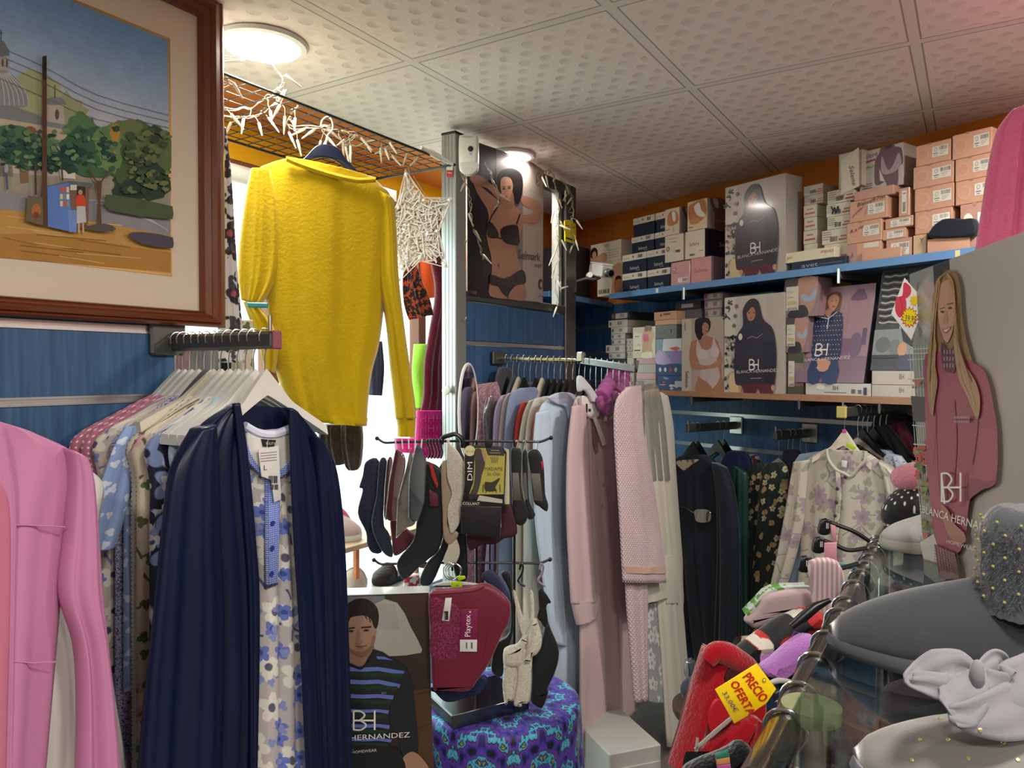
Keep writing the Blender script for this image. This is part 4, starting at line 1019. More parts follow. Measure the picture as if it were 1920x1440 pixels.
# ---- far-left photo cartons on the corner shelf
PL_ = PW(.30)
for (x0, y0, x1, y1), lab, zb in (((330, 745, 590, 1075), 'photo printed lingerie carton standing at the left end of the upper shelf', ZT), ((262, 548, 580, 745), 'photo printed lingerie carton topmost at the left end of the upper shelf', None)):
    P = PL_
    z0 = ZT if zb else last; z1 = zpx(P, T(K4, x0, y0)); last = z1
    if not zb: z1 = z0 + .1
    e, b = bx(P, T(K4, x0, y0), T(K4, x1, y0), z0, z1, .16, card('c9bfae'), lab, 'photo cartons at the shelf end')
    p = face(P, b)
    p.rect(.02, .03, .98, .97, 'cfc6b6')
    if zb:
        p.ell(.8, .3, .16, .12, '2a2220'); p.poly([(.55, .25), (.98, .1), (.98, .97), (.6, .97), (.62, .6)], SKIN, 3); p.ell(.86, .55, .13, .1, '251d1c'); p.bars(.05, .8, .5, .93); p.line([(.06, .3), (.45, .3)], .03, '8b857c'); p.line([(.06, .4), (.4, .4)], .03, '8b857c')
        p.poly([(.7, .62), (.98, .58), (.98, .95), (.75, .95)], '8f5c46', 3)
    else:
        p.ell(.12, .45, .13, .3, '241c1a'); p.ell(.13, .55, .07, .2, SKIN); p.poly([(.02, .75), (.25, .62), (.42, .5), (.55, .62), (.5, .97), (.02, .97)], SKIN, 3); p.text('NEW', (.48, .25), (.62, .25), (.48, .12), '2f2c2a')
        for i in range(4): p.line([(.6, .45 + i * .12), (.93, .45 + i * .12)], .02, '77706a')
    p.build('printed_cover', e, INKG)
PCm = PA(-.16)
a0 = PCm.loc(1082, 500)[0]; a1 = PCm.loc(1108, 500)[0]
e = empty('carton', PCm.at((a0 + a1) / 2, ZT), 'dark carton lying on the corner shelf beside the partition post', 'box')
MB().box(PCm.at((a0 + a1) / 2, ZT + .13, -.1), (a1 - a0, .19, .26), (UA, NA, V(0, 0, 1)), .0015).build('body', card('2c2a30'), e)

# ---- navy boxes with cream lids
navy = card('16213a'); lidm = card('d5cdc0')
def selmark(x0, x1, z0, z1, lab, seed, logo=True, P=PT):
    e, b = bx(P, (x0, 0), (x1, 0), z0, z1, .27, navy, lab, 'navy boxes with cream lids', lid=(lidm, (z1 - z0) * .34), name='lidded_box')
    p = face(P, b); p.text('Selmark', (.08, .26), (.38, .26), (.08, .16), 'a5977c') if False else p.line([(.06, .2), (.3, .2)], .05, 'b5a894')
    p.ell(.46, .16, .035, .06, '6b3c2c'); p.ell(.455, .15, .02, .03, 'c48a5c'); p.bars(.66, .08, .84, .26, '55504c', 7, seed)
    if logo: p.text('Selmark', (.33, .84), (.72, .84), (.33, .66), 'c9c6c0'); p.line([(.6, .91), (.74, .91)], .025, 'a9a6a0')
    p.build('printing', e); return e
zA = [ZT, zpx(PT, (1168, 515)), zpx(PT, (1168, 479)), zpx(PT, (1185, 446)), zpx(PT, (1188, 410))]
dz = (zA[2] - ZT) / 2; zA[1] = ZT + dz
selmark(1168, 1213.5, zA[0], zA[1], 'navy box with cream lid, bottom left of the navy box stack', 1)
selmark(1168, 1213.5, zA[1], zA[2], 'navy box with cream lid, second from bottom, left of the navy box stack', 2)
selmark(1215, 1258.5, zA[0], zA[1], 'navy box with cream lid on the shelf against the pink boxes', 3)
selmark(1214, 1258, zA[1], zA[2], 'navy box with cream lid, second level, against the white boxes', 4)
selmark(1185, 1227.5, zA[2], zA[3], 'navy box with cream lid and white sticker, third level of its stack', 5)
selmark(1188, 1228.5, zA[3], zA[4], 'navy box with cream lid, topmost left of the navy stack', 6, False)
selmark(1229, 1262, zA[2], zA[3], 'navy box with cream lid, third level, half hidden by a white box', 7)
selmark(1230, 1262, zA[3], zA[4], 'navy box with cream lid, topmost right, behind the photo carton', 8)

# ---- pink, white and photo cartons
PU = PW(.335)
def simple(P, a, b, z0, z1, d, m, lab, grp, art=None, side=None, inkm=None, **k):
    e, bb = bx(P, a, b, z0, z1, d, m, lab, grp, side=side, **k)
    if art: p = face(P, bb); art(p); p.build('printed_front', e, inkm or INKG)
    return e, bb
zP = zpx(PU, (1259, 493)); zW = zpx(PU, (1248, 443)); zQ = zpx(PU, (1248, 393)); 
def a_pink1(p): p.ell(.18, .3, .12, .09, 'a86c84'); p.ell(.18, .3, .08, .06, 'd9adb0'); p.rect(.38, .68, .92, .88, 'e4dcdc'); p.bars(.62, .71, .88, .85); p.line([(.1, .45), (.4, .45)], .02, '8f6076')
def a_pink2(p): p.text('Selene', (.2, .58), (.82, .58), (.2, .42), '8c4a7c')
def a_white1(p): p.ell(.18, .5, .1, .09, '6c4638'); p.ell(.18, .5, .07, .06, 'c0a08c'); p.line([(.25, .14), (.7, .14)], .02, '8f8a80'); p.line([(.35, .26), (.65, .26)], .04, 'a09a90'); p.bars(.62, .58, .85, .68); p.ell(.55, .62, .08, .07, 'bdb8ae')
def a_white2(p): p.text('Selene', (.22, .54), (.72, .54), (.22, .4), '4a4650'); p.bars(.25, .82, .5, .9); p.line([(.72, .76), (.92, .76)], .02, '55504c')
def side_txt(bg, ink, x=.45):
    def f(p): p.rect(0, 0, 1, 1, bg); p.text('Selene', (x, .56), (x + .5, .56), (x, .4), ink)
    return f
simple(PU, (1259.5, 0), (1296, 0), ZT, zP, .2, card('c99a9c', 1), 'pink lingerie carton with white barcode label on the upper shelf', 'pink and white lingerie cartons', a_pink1)
simple(PU, (1297, 0), (1336, 0), ZT, zP + .004, .2, card('c78f90', 1), 'pink lingerie carton lettered in purple on the upper shelf', 'pink and white lingerie cartons', a_pink2, side_txt('927684', '5e4656'))
zB = max(zP + .004, zP)
simple(PU, (1248, 0), (1283, 0), zP + .004, zW, .2, card('d2c9bb', 1), 'white lingerie carton with round emblem above the pink ones', 'pink and white lingerie cartons', a_white1)
simple(PU, (1286, 0), (1324, 0), zP + .004, zW, .2, card('d6cdbb', 1), 'white lingerie carton with navy side above the pink ones', 'pink and white lingerie cartons', a_white2, side_txt('121c34', 'b8b8c4'))
def a_ph1(p):
    p.rect(.02, .02, .98, .98, 'd8cdb8'); p.poly([(.2, .25), (.45, .1), (.85, .2), (.95, .5), (.8, .62), (.5, .66), (.2, .6)], 'b98258', 3); p.poly([(.5, .15), (.72, .2), (.72, .5), (.55, .45)], 'e2dcd8', 3); p.line([(.1, .78), (.35, .78)], .02, '66604f'); p.line([(.62, .72), (.62, .9)], .03, '4a5a50')
def a_ph2(p):
    p.rect(.02, .02, .98, .98, 'd2c4a6'); p.poly([(.05, .2), (.3, .08), (.85, .04), (.97, .5), (.7, .72), (.3, .76), (.1, .6)], 'b9794c', 3); p.poly([(.35, .2), (.6, .1), (.7, .35), (.9, .55), (.8, .62), (.5, .5)], 'e6e0dc', 3); p.poly([(.15, .62), (.55, .6), (.6, .78), (.2, .78)], 'c78a5c', 3); p.line([(.1, .88), (.3, .88)], .03, '66604f')
def side_ph(p): p.rect(0, 0, 1, 1, '9a8c8a'); p.poly([(.1, 0), (.85, 0), (.8, .5), (.9, 1), (.3, 1), (.28, .5)], '6a4a44', 3); p.poly([(.2, 0), (.4, 0), (.42, .28), (.3, .26)], 'b9b0b4', 2); p.rect(.28, .68, .88, .72, '8b7470')
simple(PU, (1248, 0), (1276, 0), zW, zQ, .16, card('c4b6a2', 1), 'narrow photo printed bra carton on the white one', 'photo bra cartons on the white ones', a_ph1, side_ph)
simple(PU, (1290, 0), (1328.5, 0), zW, zpx(PU, (1290, 379)), .16, card('c4b6a2', 1), 'shiny photo printed bra carton beside the big pyjama carton', 'photo bra cartons on the white ones', a_ph2, side_ph)

# ---- tall pyjama carton, dark velvet set (twice)
def a_dark(p):
    p.rect(.0, .0, 1, 1, 'b7aea6'); p.rect(.72, .0, 1, 1, 'b0a79c'); p.rect(.0, .0, .2, 1, 'c4beb2')
    r = random.Random(2)
    for cx, cy in ((.06, .06), (.1, .12), (.05, .2), (.1, .42), (.16, .48)):
        for i in range(5): a = r.uniform(0, 6); p.line([(cx, cy), (cx + .09 * math.cos(a), cy + .035 * math.sin(a))], .016, '3c4440')
    for cx, cy in ((.22, .1), (.18, .3), (.2, .2)): p.ell(cx, cy, .03, .022, '6b6a62')
    for i in range(60): p.ell(r.uniform(.02, .22), r.uniform(.42, .98), r.uniform(.01, .03), r.uniform(.006, .02), r.choice(['30363a', '8e8a80', 'b8b0a0', '4a4a48', 'a88c84', '20262a'])); p.l -= p.st * .9
    p.poly([(.1, .82), (.25, .8), (.3, .99), (.12, .99)], 'cbb48a', 2)
    p.poly([(.46, .04), (.6, .07), (.68, .25), (.84, .36), (.9, .6), (.88, .88), (.8, .93), (.3, .93), (.2, .85), (.2, .5), (.26, .38), (.34, .3), (.34, .14)], '34323c', 4)
    p.poly([(.68, .5), (.86, .5), (.86, .88), (.72, .9)], '2a2832', 3)
    p.ell(.48, .19, .075, .075, 'a5765c'); p.poly([(.37, .1), (.58, .1), (.6, .17), (.5, .12), (.4, .18)], '3b3238', 3); p.ell(.45, .18, .015, .007, '4b3026'); p.ell(.53, .18, .015, .007, '4b3026'); p.ell(.48, .232, .022, .008, '8c4a40')
    p.ell(.3, .42, .035, .035, 'd3cab8'); p.line([(.42, .44), (.5, .42), (.58, .44), (.68, .4)], .008, '8a827c')
    p.poly([(.34, .9), (.8, .9), (.86, 1), (.64, 1), (.6, .94), (.56, 1), (.36, 1)], '5a2836'); p.ell(.3, .95, .03, .03, SKIN); p.ell(.85, .94, .03, .03, SKIN)
    logo(p, .46, .66, .16, .1); p.text('BLANCA HERNANDEZ', (.24, .8), (.94, .78), (.24, .768), 'c7c3bf'); p.line([(.48, .85), (.66, .845)], .007, 'a09a98')
def logo(p, x, y, w, h, c='e2deda', t=None):
    t = t or w * .09
    p.line([(x, y), (x, y + h)], t, c); p.line([(x, y), (x + w * .3, y), (x + w * .5, y + h * .22), (x + w * .3, y + h * .47)], t, c, 4); p.line([(x, y + h * .5), (x + w * .95, y + h * .5)], t, c)
    p.line([(x + w * .3, y + h * .5), (x + w * .56, y + h * .74), (x + w * .35, y + h), (x, y + h)], t, c, 4); p.line([(x + w * .95, y - h * .02), (x + w * .95, y + h)], t, c)
PB = PW(.345)
simple(PB, (1362, 0), (1476, 0), ZT, zpx(PB, (1362, 352)), .1, card('a9a49c', 1), 'tall shiny pyjama carton with hooded dark figure on the upper shelf', 'tall pyjama cartons with dark figure', a_dark)

# ---- small white stocking boxes
cin = card('cfc8b6'); cin2 = card('b9b0a4')
def a_cin(seed, scr=None):
    def f(p):
        r = random.Random(seed)
        for i in range(4): p.line([(.05, .16 + i * .16), (.05 + r.uniform(.2, .4), .16 + i * .16)], .05, '7c766c')
        p.bars(.34, .5, .62, .86, '4a4644', 9, seed); p.line([(.76, .55), (.95, .55)], .1, 'b4554a'); p.line([(.7, .78), (.95, .78)], .13, 'b4554a')
        if scr: p.line([(.22, .2), (.3, .55), (.26, .8), (.36, .3), (.42, .75), (.5, .25), (.54, .7)], .06, '1f2a2c')
    return f
def a_cinL(p): p.line([(.3, .35), (.7, .35)], .1, 'b4554a'); p.line([(.15, .68), (.85, .68)], .14, 'b4554a')
PC1 = PW(.29)
ys = [(500, 290), (615, 290), (725, 215), (870, 215), (1020, 220), (1180, 230)]
zs = [zpx(PC1, T(K7, 60, y)) for y, _ in ys] + [ZT]
for i, (y, xr) in enumerate(ys):
    simple(PC1, (1509 + (i % 2), 0), (T(K7, xr, 0)[0], 0), zs[i + 1], zs[i], .22, cin2 if i < 2 else cin, f'small cream stocking box, {["topmost", "second from top", "third from top", "fourth from top", "fifth from top", "lowest"][i]} beside the tall carton', 'small stocking boxes', a_cinL if i > 1 else a_cin(i))
PC2 = PW(.31)
ys = [(560, 322, 640), (715, 312, 600), (865, 322, 600), (1012, 262, 568), (1180, 290, 572)]
zs = [zpx(PC2, T(K7, 320, y)) for y, _, _ in ys] + [ZT]
for i, (y, xl, xr) in enumerate(ys):
    simple(PC2, T(K7, xl, 0), T(K7, xr, 0), zs[i + 1], zs[i], .2, cin, f'cream stocking box with printed label, {["topmost", "second from top, with black scribble,", "third from top", "fourth from top", "lowest"][i]} left of peach boxes', 'small stocking boxes', a_cin(i + 9, i == 1))
def a_avet(p): p.text('avet', (.2, .8), (.5, .8), (.2, .25), '9aa6b4'); p.line([(.55, .6), (.9, .6)], .16, '3a4658')
z1 = zpx(PB, T(K5, 835, 1300)); z1 = max(z1, ZT + .012)
simple(PB, T(K5, 835, 0), T(K5, 1435, 0), ZT, z1 + .006, .16, card('1b2740'), 'flat navy lingerie box on the upper shelf under the long cream one', None, a_avet)
def a_cind(p): p.text('cindor', (.98, .25), (.72, .22), (.98, .6), 'b84a3e'); p.text('cnd', (.16, .4), (.04, .4), (.16, .7), 'b84a3e')
simple(PB, T(K5, 770, 0), T(K5, 1305, 0), z1 + .006, z1 + .006 + (zpx(PB, T(K5, 770, 1190)) - zpx(PB, T(K5, 785, 1300))), .2, card('d8d2b4'), 'long cream stocking box with red lettering lying upside down', None, a_cind)

# ---- peach shoe boxes
peach = card('c99a80', 0); peach2 = card('bf9384')
def a_peach(seed, hand=None, x0=.48, y0=.22):
    def f(p):
        for r0 in (.3, .24): p.ell(.22, .5, .17 * r0 / .3, r0, 'cf9f8a' if r0 == .3 else 'c9937a')
        p.ell(.4, .02, .06, .05, 'a5735f')
        barcode_label(p, x0, y0, .94, min(.9, y0 + .5), seed=seed)
        r = random.Random(seed)
        for (a, b, c, d, t) in hand or (): p.text(t, (a, b), (c, d), (a + (b - d) * .12, b - .2), '3a3450')
    return f
def stackpx(P, items, zb, grp, depth=.28, mm=None):
    """items bottom to top: (xl, xr, ytop at xl, label, art, material)"""
    z = zb; out = []
    for xl, xr, yt, lab, art, m in items:
        z2 = zpx(P, (xl, yt)); out.append(simple(P, (xl, 0), (xr, 0), z, z2, depth, m or mm, lab, grp, art)); z = z2
    return z
def k7(x, y): return T(K7, x, y)
PX = PW(.33)
G1 = 'peach shoe boxes on the upper shelf'
stackpx(PX, [(1592, 1656, 458.5, 'peach box with letter A, lowest of the middle peach stack', lambda p: (p.rect(0, 0, .3, 1, 'ae8274'), p.text('A', (.12, .7), (.2, .7), (.12, .4), '2c2430'), p.rect(.5, .05, .95, .3, 'd0c6ba')), peach),
             (1591, 1657, 419, 'peach box with A and scribble, second in the middle peach stack', a_peach(2, [(.1, .5, .2, .48, 'A'), (.25, .45, .5, .3, 'a rks')]), peach),
             (1596, 1667, 378.6, 'peach box with handwritten Blanco, third in the middle peach stack', a_peach(3, [(.22, .3, .62, .2, 'Blanco'), (.62, .2, .95, .12, '97m'), (.08, .78, .36, .42, 'arriba'), (.4, .85, .48, .4, 'Bja')], .5, .25), peach),
             (1604, 1679, 360, 'flat peach lid on top of the middle peach stack', None, peach2)], ZT, G1)
PX2 = PW(.342)
MB_ = simple(PX2, (1619, 0), (1694, 0), ZT, zpx(PX2, (1619, 471)), .01, peach, 'loose peach lid leaning in front of the lowest middle peach box', G1)
ztop = zpx(PX, (1604, 360))
# open white carton on top
def a_sel3(p):
    p.rect(.0, .0, 1, 1, 'b9b0aa'); p.text('Selene', (.06, .2), (.42, .17), (.06, .07), '25222a'); p.line([(.14, .27), (.36, .25)], .05, '8e3468'); p.line([(.14, .44), (.2, .4), (.26, .43), (.34, .39)], .03, '6aa83a', 3)
    p.poly([(.5, .0), (.78, .0), (.82, .06), (.96, .14), (1, .5), (.9, .55), (.88, 1), (.66, 1), (.6, .85), (.45, .9), (.35, .8), (.36, .3), (.46, .12)], '6a5058', 3)
    p.poly([(.52, .2), (.62, .5), (.7, .58), (.8, .44), (.9, .22), (.96, .5), (.8, .66), (.56, .66), (.5, .5)], 'a3929c', 3); p.poly([(.46, .5), (.6, .85), (.48, .8)], 'c7bcb4'); p.ell(.66, .03, .1, .05, '453640')
    for i in range(3): p.line([(.08, .82 + i * .05), (.3, .82 + i * .05)], .015, '3c383c')
PY = PW(.30)
cz = ztop
e, b = simple(PY, (1615, 0), (1697, 0), cz, zpx(PY, (1615, 286)), .14, card('b4aaa4', 1), 'white lingerie carton with bra photo standing on the middle peach stack', 'white cartons near the ceiling', a_sel3)
PZ2 = Plane(PW(.36).at(PW(.36).loc(1580, 0)[0], 0, 0), (UW * .86 - NW * .5), V(0, 0, 1))
a0, a1 = PZ2.loc(1579, 0)[0], PZ2.loc(1616, 0)[0]
e = empty('carton', PZ2.at((a0 + a1) / 2, cz), 'opened white carton flap reading down beside the bra photo carton', 'box', 'white cartons near the ceiling')
PZ3 = PW(.345); a0, a1 = PZ3.loc(1580, 0)[0], PZ3.loc(1614, 0)[0]; zt0, zb0 = zpx(PZ3, (1580, 296)), zpx(PZ3, (1580, 362))
mb = MB(); mb.prism([PZ3.at(a0, zb0 - .005), PZ3.at(a1 - .002, zb0 + .012), PZ3.at(a1 - .004, zt0 + .022), PZ3.at(a0 - .002, zt0 - .006)], -NW * .003); mb.build('flap', card('c9bfae', 1), e)
WL[e] = WL[e]
mb = MB(); a2 = PZ3.loc(1568, 0)[0]; mb.box(PZ3.at((a2 + a1) / 2, (zt0 + zb0) / 2 + .02, -.05), (a1 - a2 - .004, .06, zt0 - zb0), (UW, NW, V(0, 0, 1)), .001); mb.build('body', card('b9ae9c'), e)
p = Print(PZ3, .0006); p.text('Selene', (1592, 312), (1598, 348), (1601, 311), '35322e'); p.build('lettering', e)
# slim peach boxes and the upright one
PX3 = PW(.325)
zA0 = ZT
def a_slim(seed): return lambda p: barcode_label(p, .2, .2, .92, .86, seed=seed)
stackpx(PX3, [(1665, 1714, 450, 'slim peach box, lowest of the three slim ones', a_slim(1), peach2), (1658, 1702, 431, 'slim peach box with label, middle of the three slim ones', a_slim(2), peach), (1663, 1716, 410.6, 'slim peach box, uppermost of the three slim ones', a_slim(3), peach)], ZT, G1, .2)
z3 = zpx(PX3, (1663, 410.6))
simple(PX3, (1688, 0), (1709, 0), z3, zpx(PX3, (1688, 353)), .05, card('c0937c', 1), 'small peach box standing upright on the slim ones', G1, lambda p: (p.rect(.3, .1, .75, .9, 'd8cfc4'), p.bars(.38, .5, .66, .85), p.line([(.4, .2), (.65, .2)], .03, '4a4644')))
PX4 = PW(.328)
stackpx(PX4, [(1716, 1742, 441, 'shiny peach box at shelf level beside the open tray', lambda p: p.text('Y', (.5, .4), (.8, .4), (.5, .15), '2c2430'), card('c8a284', 1)),
              (1719, 1790, 398, 'peach shoe box behind the navy cap, first above the shelf in the left tall stack', a_peach(5), peach),
              (1718, 1793, 354.5, 'peach shoe box, second above the navy cap in the left tall stack', a_peach(6), peach),
              (1715, 1792, 314, 'peach shoe box, third above the navy cap in the left tall stack', a_peach(7), peach),
              (1719.5, 1786, 274, 'peach shoe box at the very top of the left tall stack', a_peach(8), peach)], ZT, G1)
PX5 = PW(.332)
stackpx(PX5, [(1804, 1875, 384, 'peach shoe box lowest in the right tall stack behind the pink robe', a_peach(15), peach2),
              (1795, 1872, 341, 'peach shoe box second in the right tall stack behind the pink robe', a_peach(16), peach),
              (1794, 1866, 299, 'peach shoe box third in the right tall stack beside the pink robe', a_peach(17), peach),
              (1788, 1863, 254, 'large peach shoe box topmost of the right tall stack near the ceiling', a_peach(18, None, .55, .2), peach)], ZT, G1)
# open tray with the navy cap
PX6 = PW(.345)
e = empty('open_tray', PX6.at(PX6.loc(1782, 0)[0], ZT), 'open peach tray at the front of the upper shelf holding a navy cap', 'box')
a0, a1 = PX6.loc(1743, 0)[0], PX6.loc(1822, 0)[0]; zz = zpx(PX6, (1743, 449))
MB().box(PX6.at((a0 + a1) / 2, (ZT + zz) / 2, -.003), (a1 - a0, .003, zz - ZT), (UW, NW, V(0, 0, 1))).build('front_wall', peach, e)
MB().box(PX6.at((a0 + a1) / 2, ZT + .002, -.012), (a1 - a0, .02, .003), (UW, NW, V(0, 0, 1))).build('base', peach2, e)
tag(puff('knit_cap', PX6.shift(-.004), [(1746, 446), (1750, 428), (1766, 414), (1780, 410), (1806, 411), (1830, 412), (1832, 440), (1800, 446)], solid('navy_knit', '0e1524'), .03, None, .008), 'dark navy cap bulging out of the open peach tray', 'cap')
WL[e] = WL[e]

# ================================================================ middle shelf
PM = PW(.325)
gs = card('9e9a92'); gs2 = card('aaa69c'); dk = card('2a2a30')
def a_gray(seed): return lambda p: (p.rect(.25, .15, .9, .85, 'aaa69e'), p.bars(.5, .25, .7, .7, '33302e', 6, seed), p.ell(.12, .5, .06, .3, '7a4a40'))
L0 = zpx(PM, (1143, 673))
items = [(1143, 1174, 662, 'grey'), (1137, 1174, 647, 'grey'), (1148, 1174, 636.5, 'grey'), (1147, 1174, 626, 'grey'), (1147, 1178, 614, 'cream'), (1142, 1178, 601, 'cream'), (1147, 1182, 586.4, 'dark')]
PML = PW(.30); z = ZM
simple(PML, (1150, 0), (1176, 0), ZM, zpx(PML, (1143, 673)), .2, dk, 'black box lowest of the slim box stack on the middle shelf', 'slim boxes at the shelf end')
stackpx(PML, [(xl, xr, yt, f'slim {"black box, topmost" if c == "dark" else c + " box, " + ORD[i + 1] + " from the bottom"} of the slim stack on the middle shelf', a_gray(i), dk if c == 'dark' else gs2 if c == 'cream' else gs) for i, (xl, xr, yt, c) in enumerate(items)], zpx(PML, (1143, 673)), 'slim boxes at the shelf end', .2)
stackpx(PM, [(1177, 1190, 670.6, 'small cream box, lowest beside the bikini carton', None, gs2), (1177, 1189, 659, 'small cream box, second from bottom beside the bikini carton', a_gray(3), gs2), (1176, 1188, 647, 'small cream box, third from bottom beside the bikini carton', a_gray(4), gs2), (1176, 1188, 635, 'small cream box, topmost beside the bikini carton', a_gray(5), gs2)], ZM, 'small cream boxes', .18)
G2 = 'pink and white boxes under the bikini carton'
stackpx(PM, [(1195, 1232, 711, 'white box at shelf level under the bikini carton', None, gs2), (1195, 1232, 699, 'pink box second from the shelf under the bikini carton', None, card('c7a3ae')), (1195, 1232, 683, 'white printed box second below the bikini carton', lambda p: [p.line([(.4 + i * .1, .15), (.4 + i * .1, .85)], .03, '9a9a94') for i in range(6)], card('b9b8b0')), (1195, 1232, 671.5, 'pink box right below the bikini carton', None, card('c7a3ae'))], ZM, G2, .2)
def a_bik(p):
    p.rect(0, 0, 1, 1, 'c8c2ae'); p.rect(.03, .2, .4, .8, 'd6d2c2'); p.poly([(.55, 0), (.8, 0), (.95, .3), (.85, .6), (.9, 1), (.42, 1), (.46, .6), (.44, .3)], 'c29a76', 3); p.ell(.62, .06, .09, .1, '7a5a44'); p.ell(.78, .06, .07, .1, '7a5a44'); p.poly([(.5, .28), (.66, .25), (.72, .45), (.5, .47)], 'd25a86', 3)
    p.poly([(.42, .84), (.85, .8), (.86, 1), (.42, 1)], 'd9d4c0', 2); p.text('1,95', (.1, .62), (.34, .62), (.1, .54), 'b98a6a'); p.line([(.08, .75), (.34, .75)], .04, '4a4a44'); p.line([(.1, .3), (.3, .3)], .03, '8a8a80')
simple(PM, (1188.5, 0), (1231.5, 0), zpx(PM, (1195, 671.5)), zpx(PM, (1188, 614)), .1, card('c8c2ae'), 'cream carton showing a pink bikini on the middle shelf', None, a_bik)
def a_flor(p):
    r = random.Random(6)
    for i in range(9): p.ell(r.uniform(.05, .95), r.uniform(.1, .9), r.uniform(.03, .07), r.uniform(.05, .14), r.choice(['b9bcc0', 'a8504e', 'c9aab0', '7f93aa']), r.uniform(0, 3)); 
def a_lil(p): p.rect(0, 0, 1, .52, '6f85a6'); p.poly([(0, 0), (.3, 0), (.5, .3), (.55, .52), (0, .52)], '9f86bc', 2); p.poly([(.55, 0), (.9, 0), (.98, .3), (.6, .5)], '8f7ab0', 2); a_flor(p) if False else [p.ell(.15 + .2 * i, .76, .05, .09, c) for i, c in enumerate(('b9bcc0', 'c4c4c2', 'a8504e', 'b9bcc0'))]
def a_pap(p): p.rect(0, 0, .32, 1, '53728c'); p.poly([(.3, 0), (1, 0), (1, 1), (.26, 1)], 'c9cdd2'); p.poly([(.52, .8), (.8, .66), (.95, .84), (.8, .96)], 'c05a44', 2)
PN = PW(.33)
stackpx(PN, [(1234, 1284, 704, 'blue carton with leaf pattern at shelf level, left of the photo carton', lambda p: (a_flor(p), p.rect(.7, .35, .97, .75, 'a8b8bc')), card('41587e')), (1233, 1283, 658.6, 'lilac and blue leaf carton, second in the patterned column', a_lil, card('41587e')), (1232, 1281, 636, 'white and teal carton, third in the patterned column', a_pap, card('53728c')),
             (1231, 1271, 610.5, 'grey carton with line drawing in the patterned column', lambda p: (p.line([(.2, .6), (.45, .6), (.45, .3), (.7, .3)], .03, '4a5250'), p.rect(.72, .3, .8, .65, '4a5250')), card('7c8482')), (1230, 1271, 601, 'thin peach carton below the top of the patterned column', None, card('c4a288')), (1228, 1270, 585.5, 'peach carton with label on top of the patterned column', lambda p: (p.ell(.33, .4, .03, .16, '1c1818'), p.bars(.44, .2, .75, .45)), card('c09478'))], ZM, 'patterned column of cartons', .2)
PO = PW(.27)
stackpx(PO, [(1272, 1318, 620, 'plain grey storage carton hidden behind the woman photo carton', None, card('4e4c50')), (1271, 1318, 582, 'dark grey carton behind the woman photo carton', lambda p: (p.line([(.05, .12), (.3, .12)], .05, '8e8c92')), card('5c5a60')), (1268.5, 1316, 567.5, 'black carton with white label, top of the dark pair', lambda p: p.rect(.25, .25, .72, .75, '8e8a90'), card('2c262c'))], ZM, 'dark cartons behind', .15)
stackpx(PO, [(1324, 1356, 597, 'mauve carton hidden low behind the photo cartons', None, card('8a7488')), (1324, 1356, 580, 'pale mauve carton, lowest visible of three behind the photo cartons', a_gray(1), card('9c8798')), (1323, 1357, 563, 'pale mauve carton, middle of three behind the photo cartons', a_gray(2), card('9c8798')), (1322, 1358, 550, 'pink carton, top of three mauve ones behind the photo cartons', a_gray(4), card('a2808e'))], ZM, 'mauve cartons behind', .15)
# woman in white body
def a_sel(p):
    p.rect(0, 0, 1, 1, 'ac9c90'); p.rect(0, 0, .24, 1, 'b9aea2'); p.rect(.27, 0, .275, 1, '948a80')
    p.poly([(.36, 1), (.38, .86), (.46, .72), (.42, .6), (.2, .6), (.22, .34), (.34, .3), (.5, .27), (.56, .24), (.68, .26), (.84, .31), (.9, .4), (.98, .58), (.95, .63), (.96, .8), (1, 1)], 'a3745c', 3)
    p.poly([(.38, .3), (.42, .33), (.5, .42), (.62, .44), (.72, .4), (.76, .29), (.79, .3), (.82, .36), (.9, .46), (.84, .6), (.92, .8), (.76, .95), (.7, .92), (.6, .86), (.44, .8), (.48, .68), (.42, .58), (.36, .48)], 'b9aaa8', 3)
    p.ell(.52, .5, .12, .07, 'c4b6b4'); p.ell(.8, .47, .1, .065, 'c4b6b4')
    p.poly([(.2, .6), (.22, .52), (.3, .58), (.5, .64), (.7, .64), (.86, .58), (.96, .57), (.96, .62), (.8, .68), (.5, .7), (.26, .69)], 'a97a60', 3)
    p.poly([(.36, .02), (.5, -.0), (.66, .02), (.7, .12), (.64, .2), (.52, .24), (.44, .3), (.38, .26), (.32, .16)], '221c1e', 3); p.poly([(.52, .07), (.62, .08), (.66, .14), (.6, .23), (.52, .22), (.5, .13)], 'a3745c', 3); p.ell(.6, .185, .025, .008, '7c3c38'); p.poly([(.34, .02), (.56, .02), (.5, .12), (.5, .26), (.42, .3), (.34, .2)], '221c1e', 3)
    p.text('Selene', (.1, .72), (.1, .95), (.18, .72), '2c2828'); p.line([(.08, .05), (.08, .16)], .02, '6a625c')
simple(PB, (1281, 0), (1361, 0), ZM, zpx(PB, (1281, 598)), .05, card('a89c92', 1), 'carton showing a woman in a white body on the middle shelf', None, a_sel)
simple(PW(.347), (1361.5, 0), (1474, 0), ZM, zpx(PB, (1354, 559)), .09, card('a9a49c', 1), 'tall pyjama carton with hooded dark figure on the middle shelf', 'tall pyjama cartons with dark figure', a_dark)
tag(MB().box(PW(.25).at(PW(.25).loc(1415, 0)[0], ZM + .2, -.03), (.2, .06, .405), (UW, NW, V(0, 0, 1)), .002).build('carton', card('2f6a66')), 'teal carton mostly hidden behind the dark figure carton on the middle shelf', 'box')
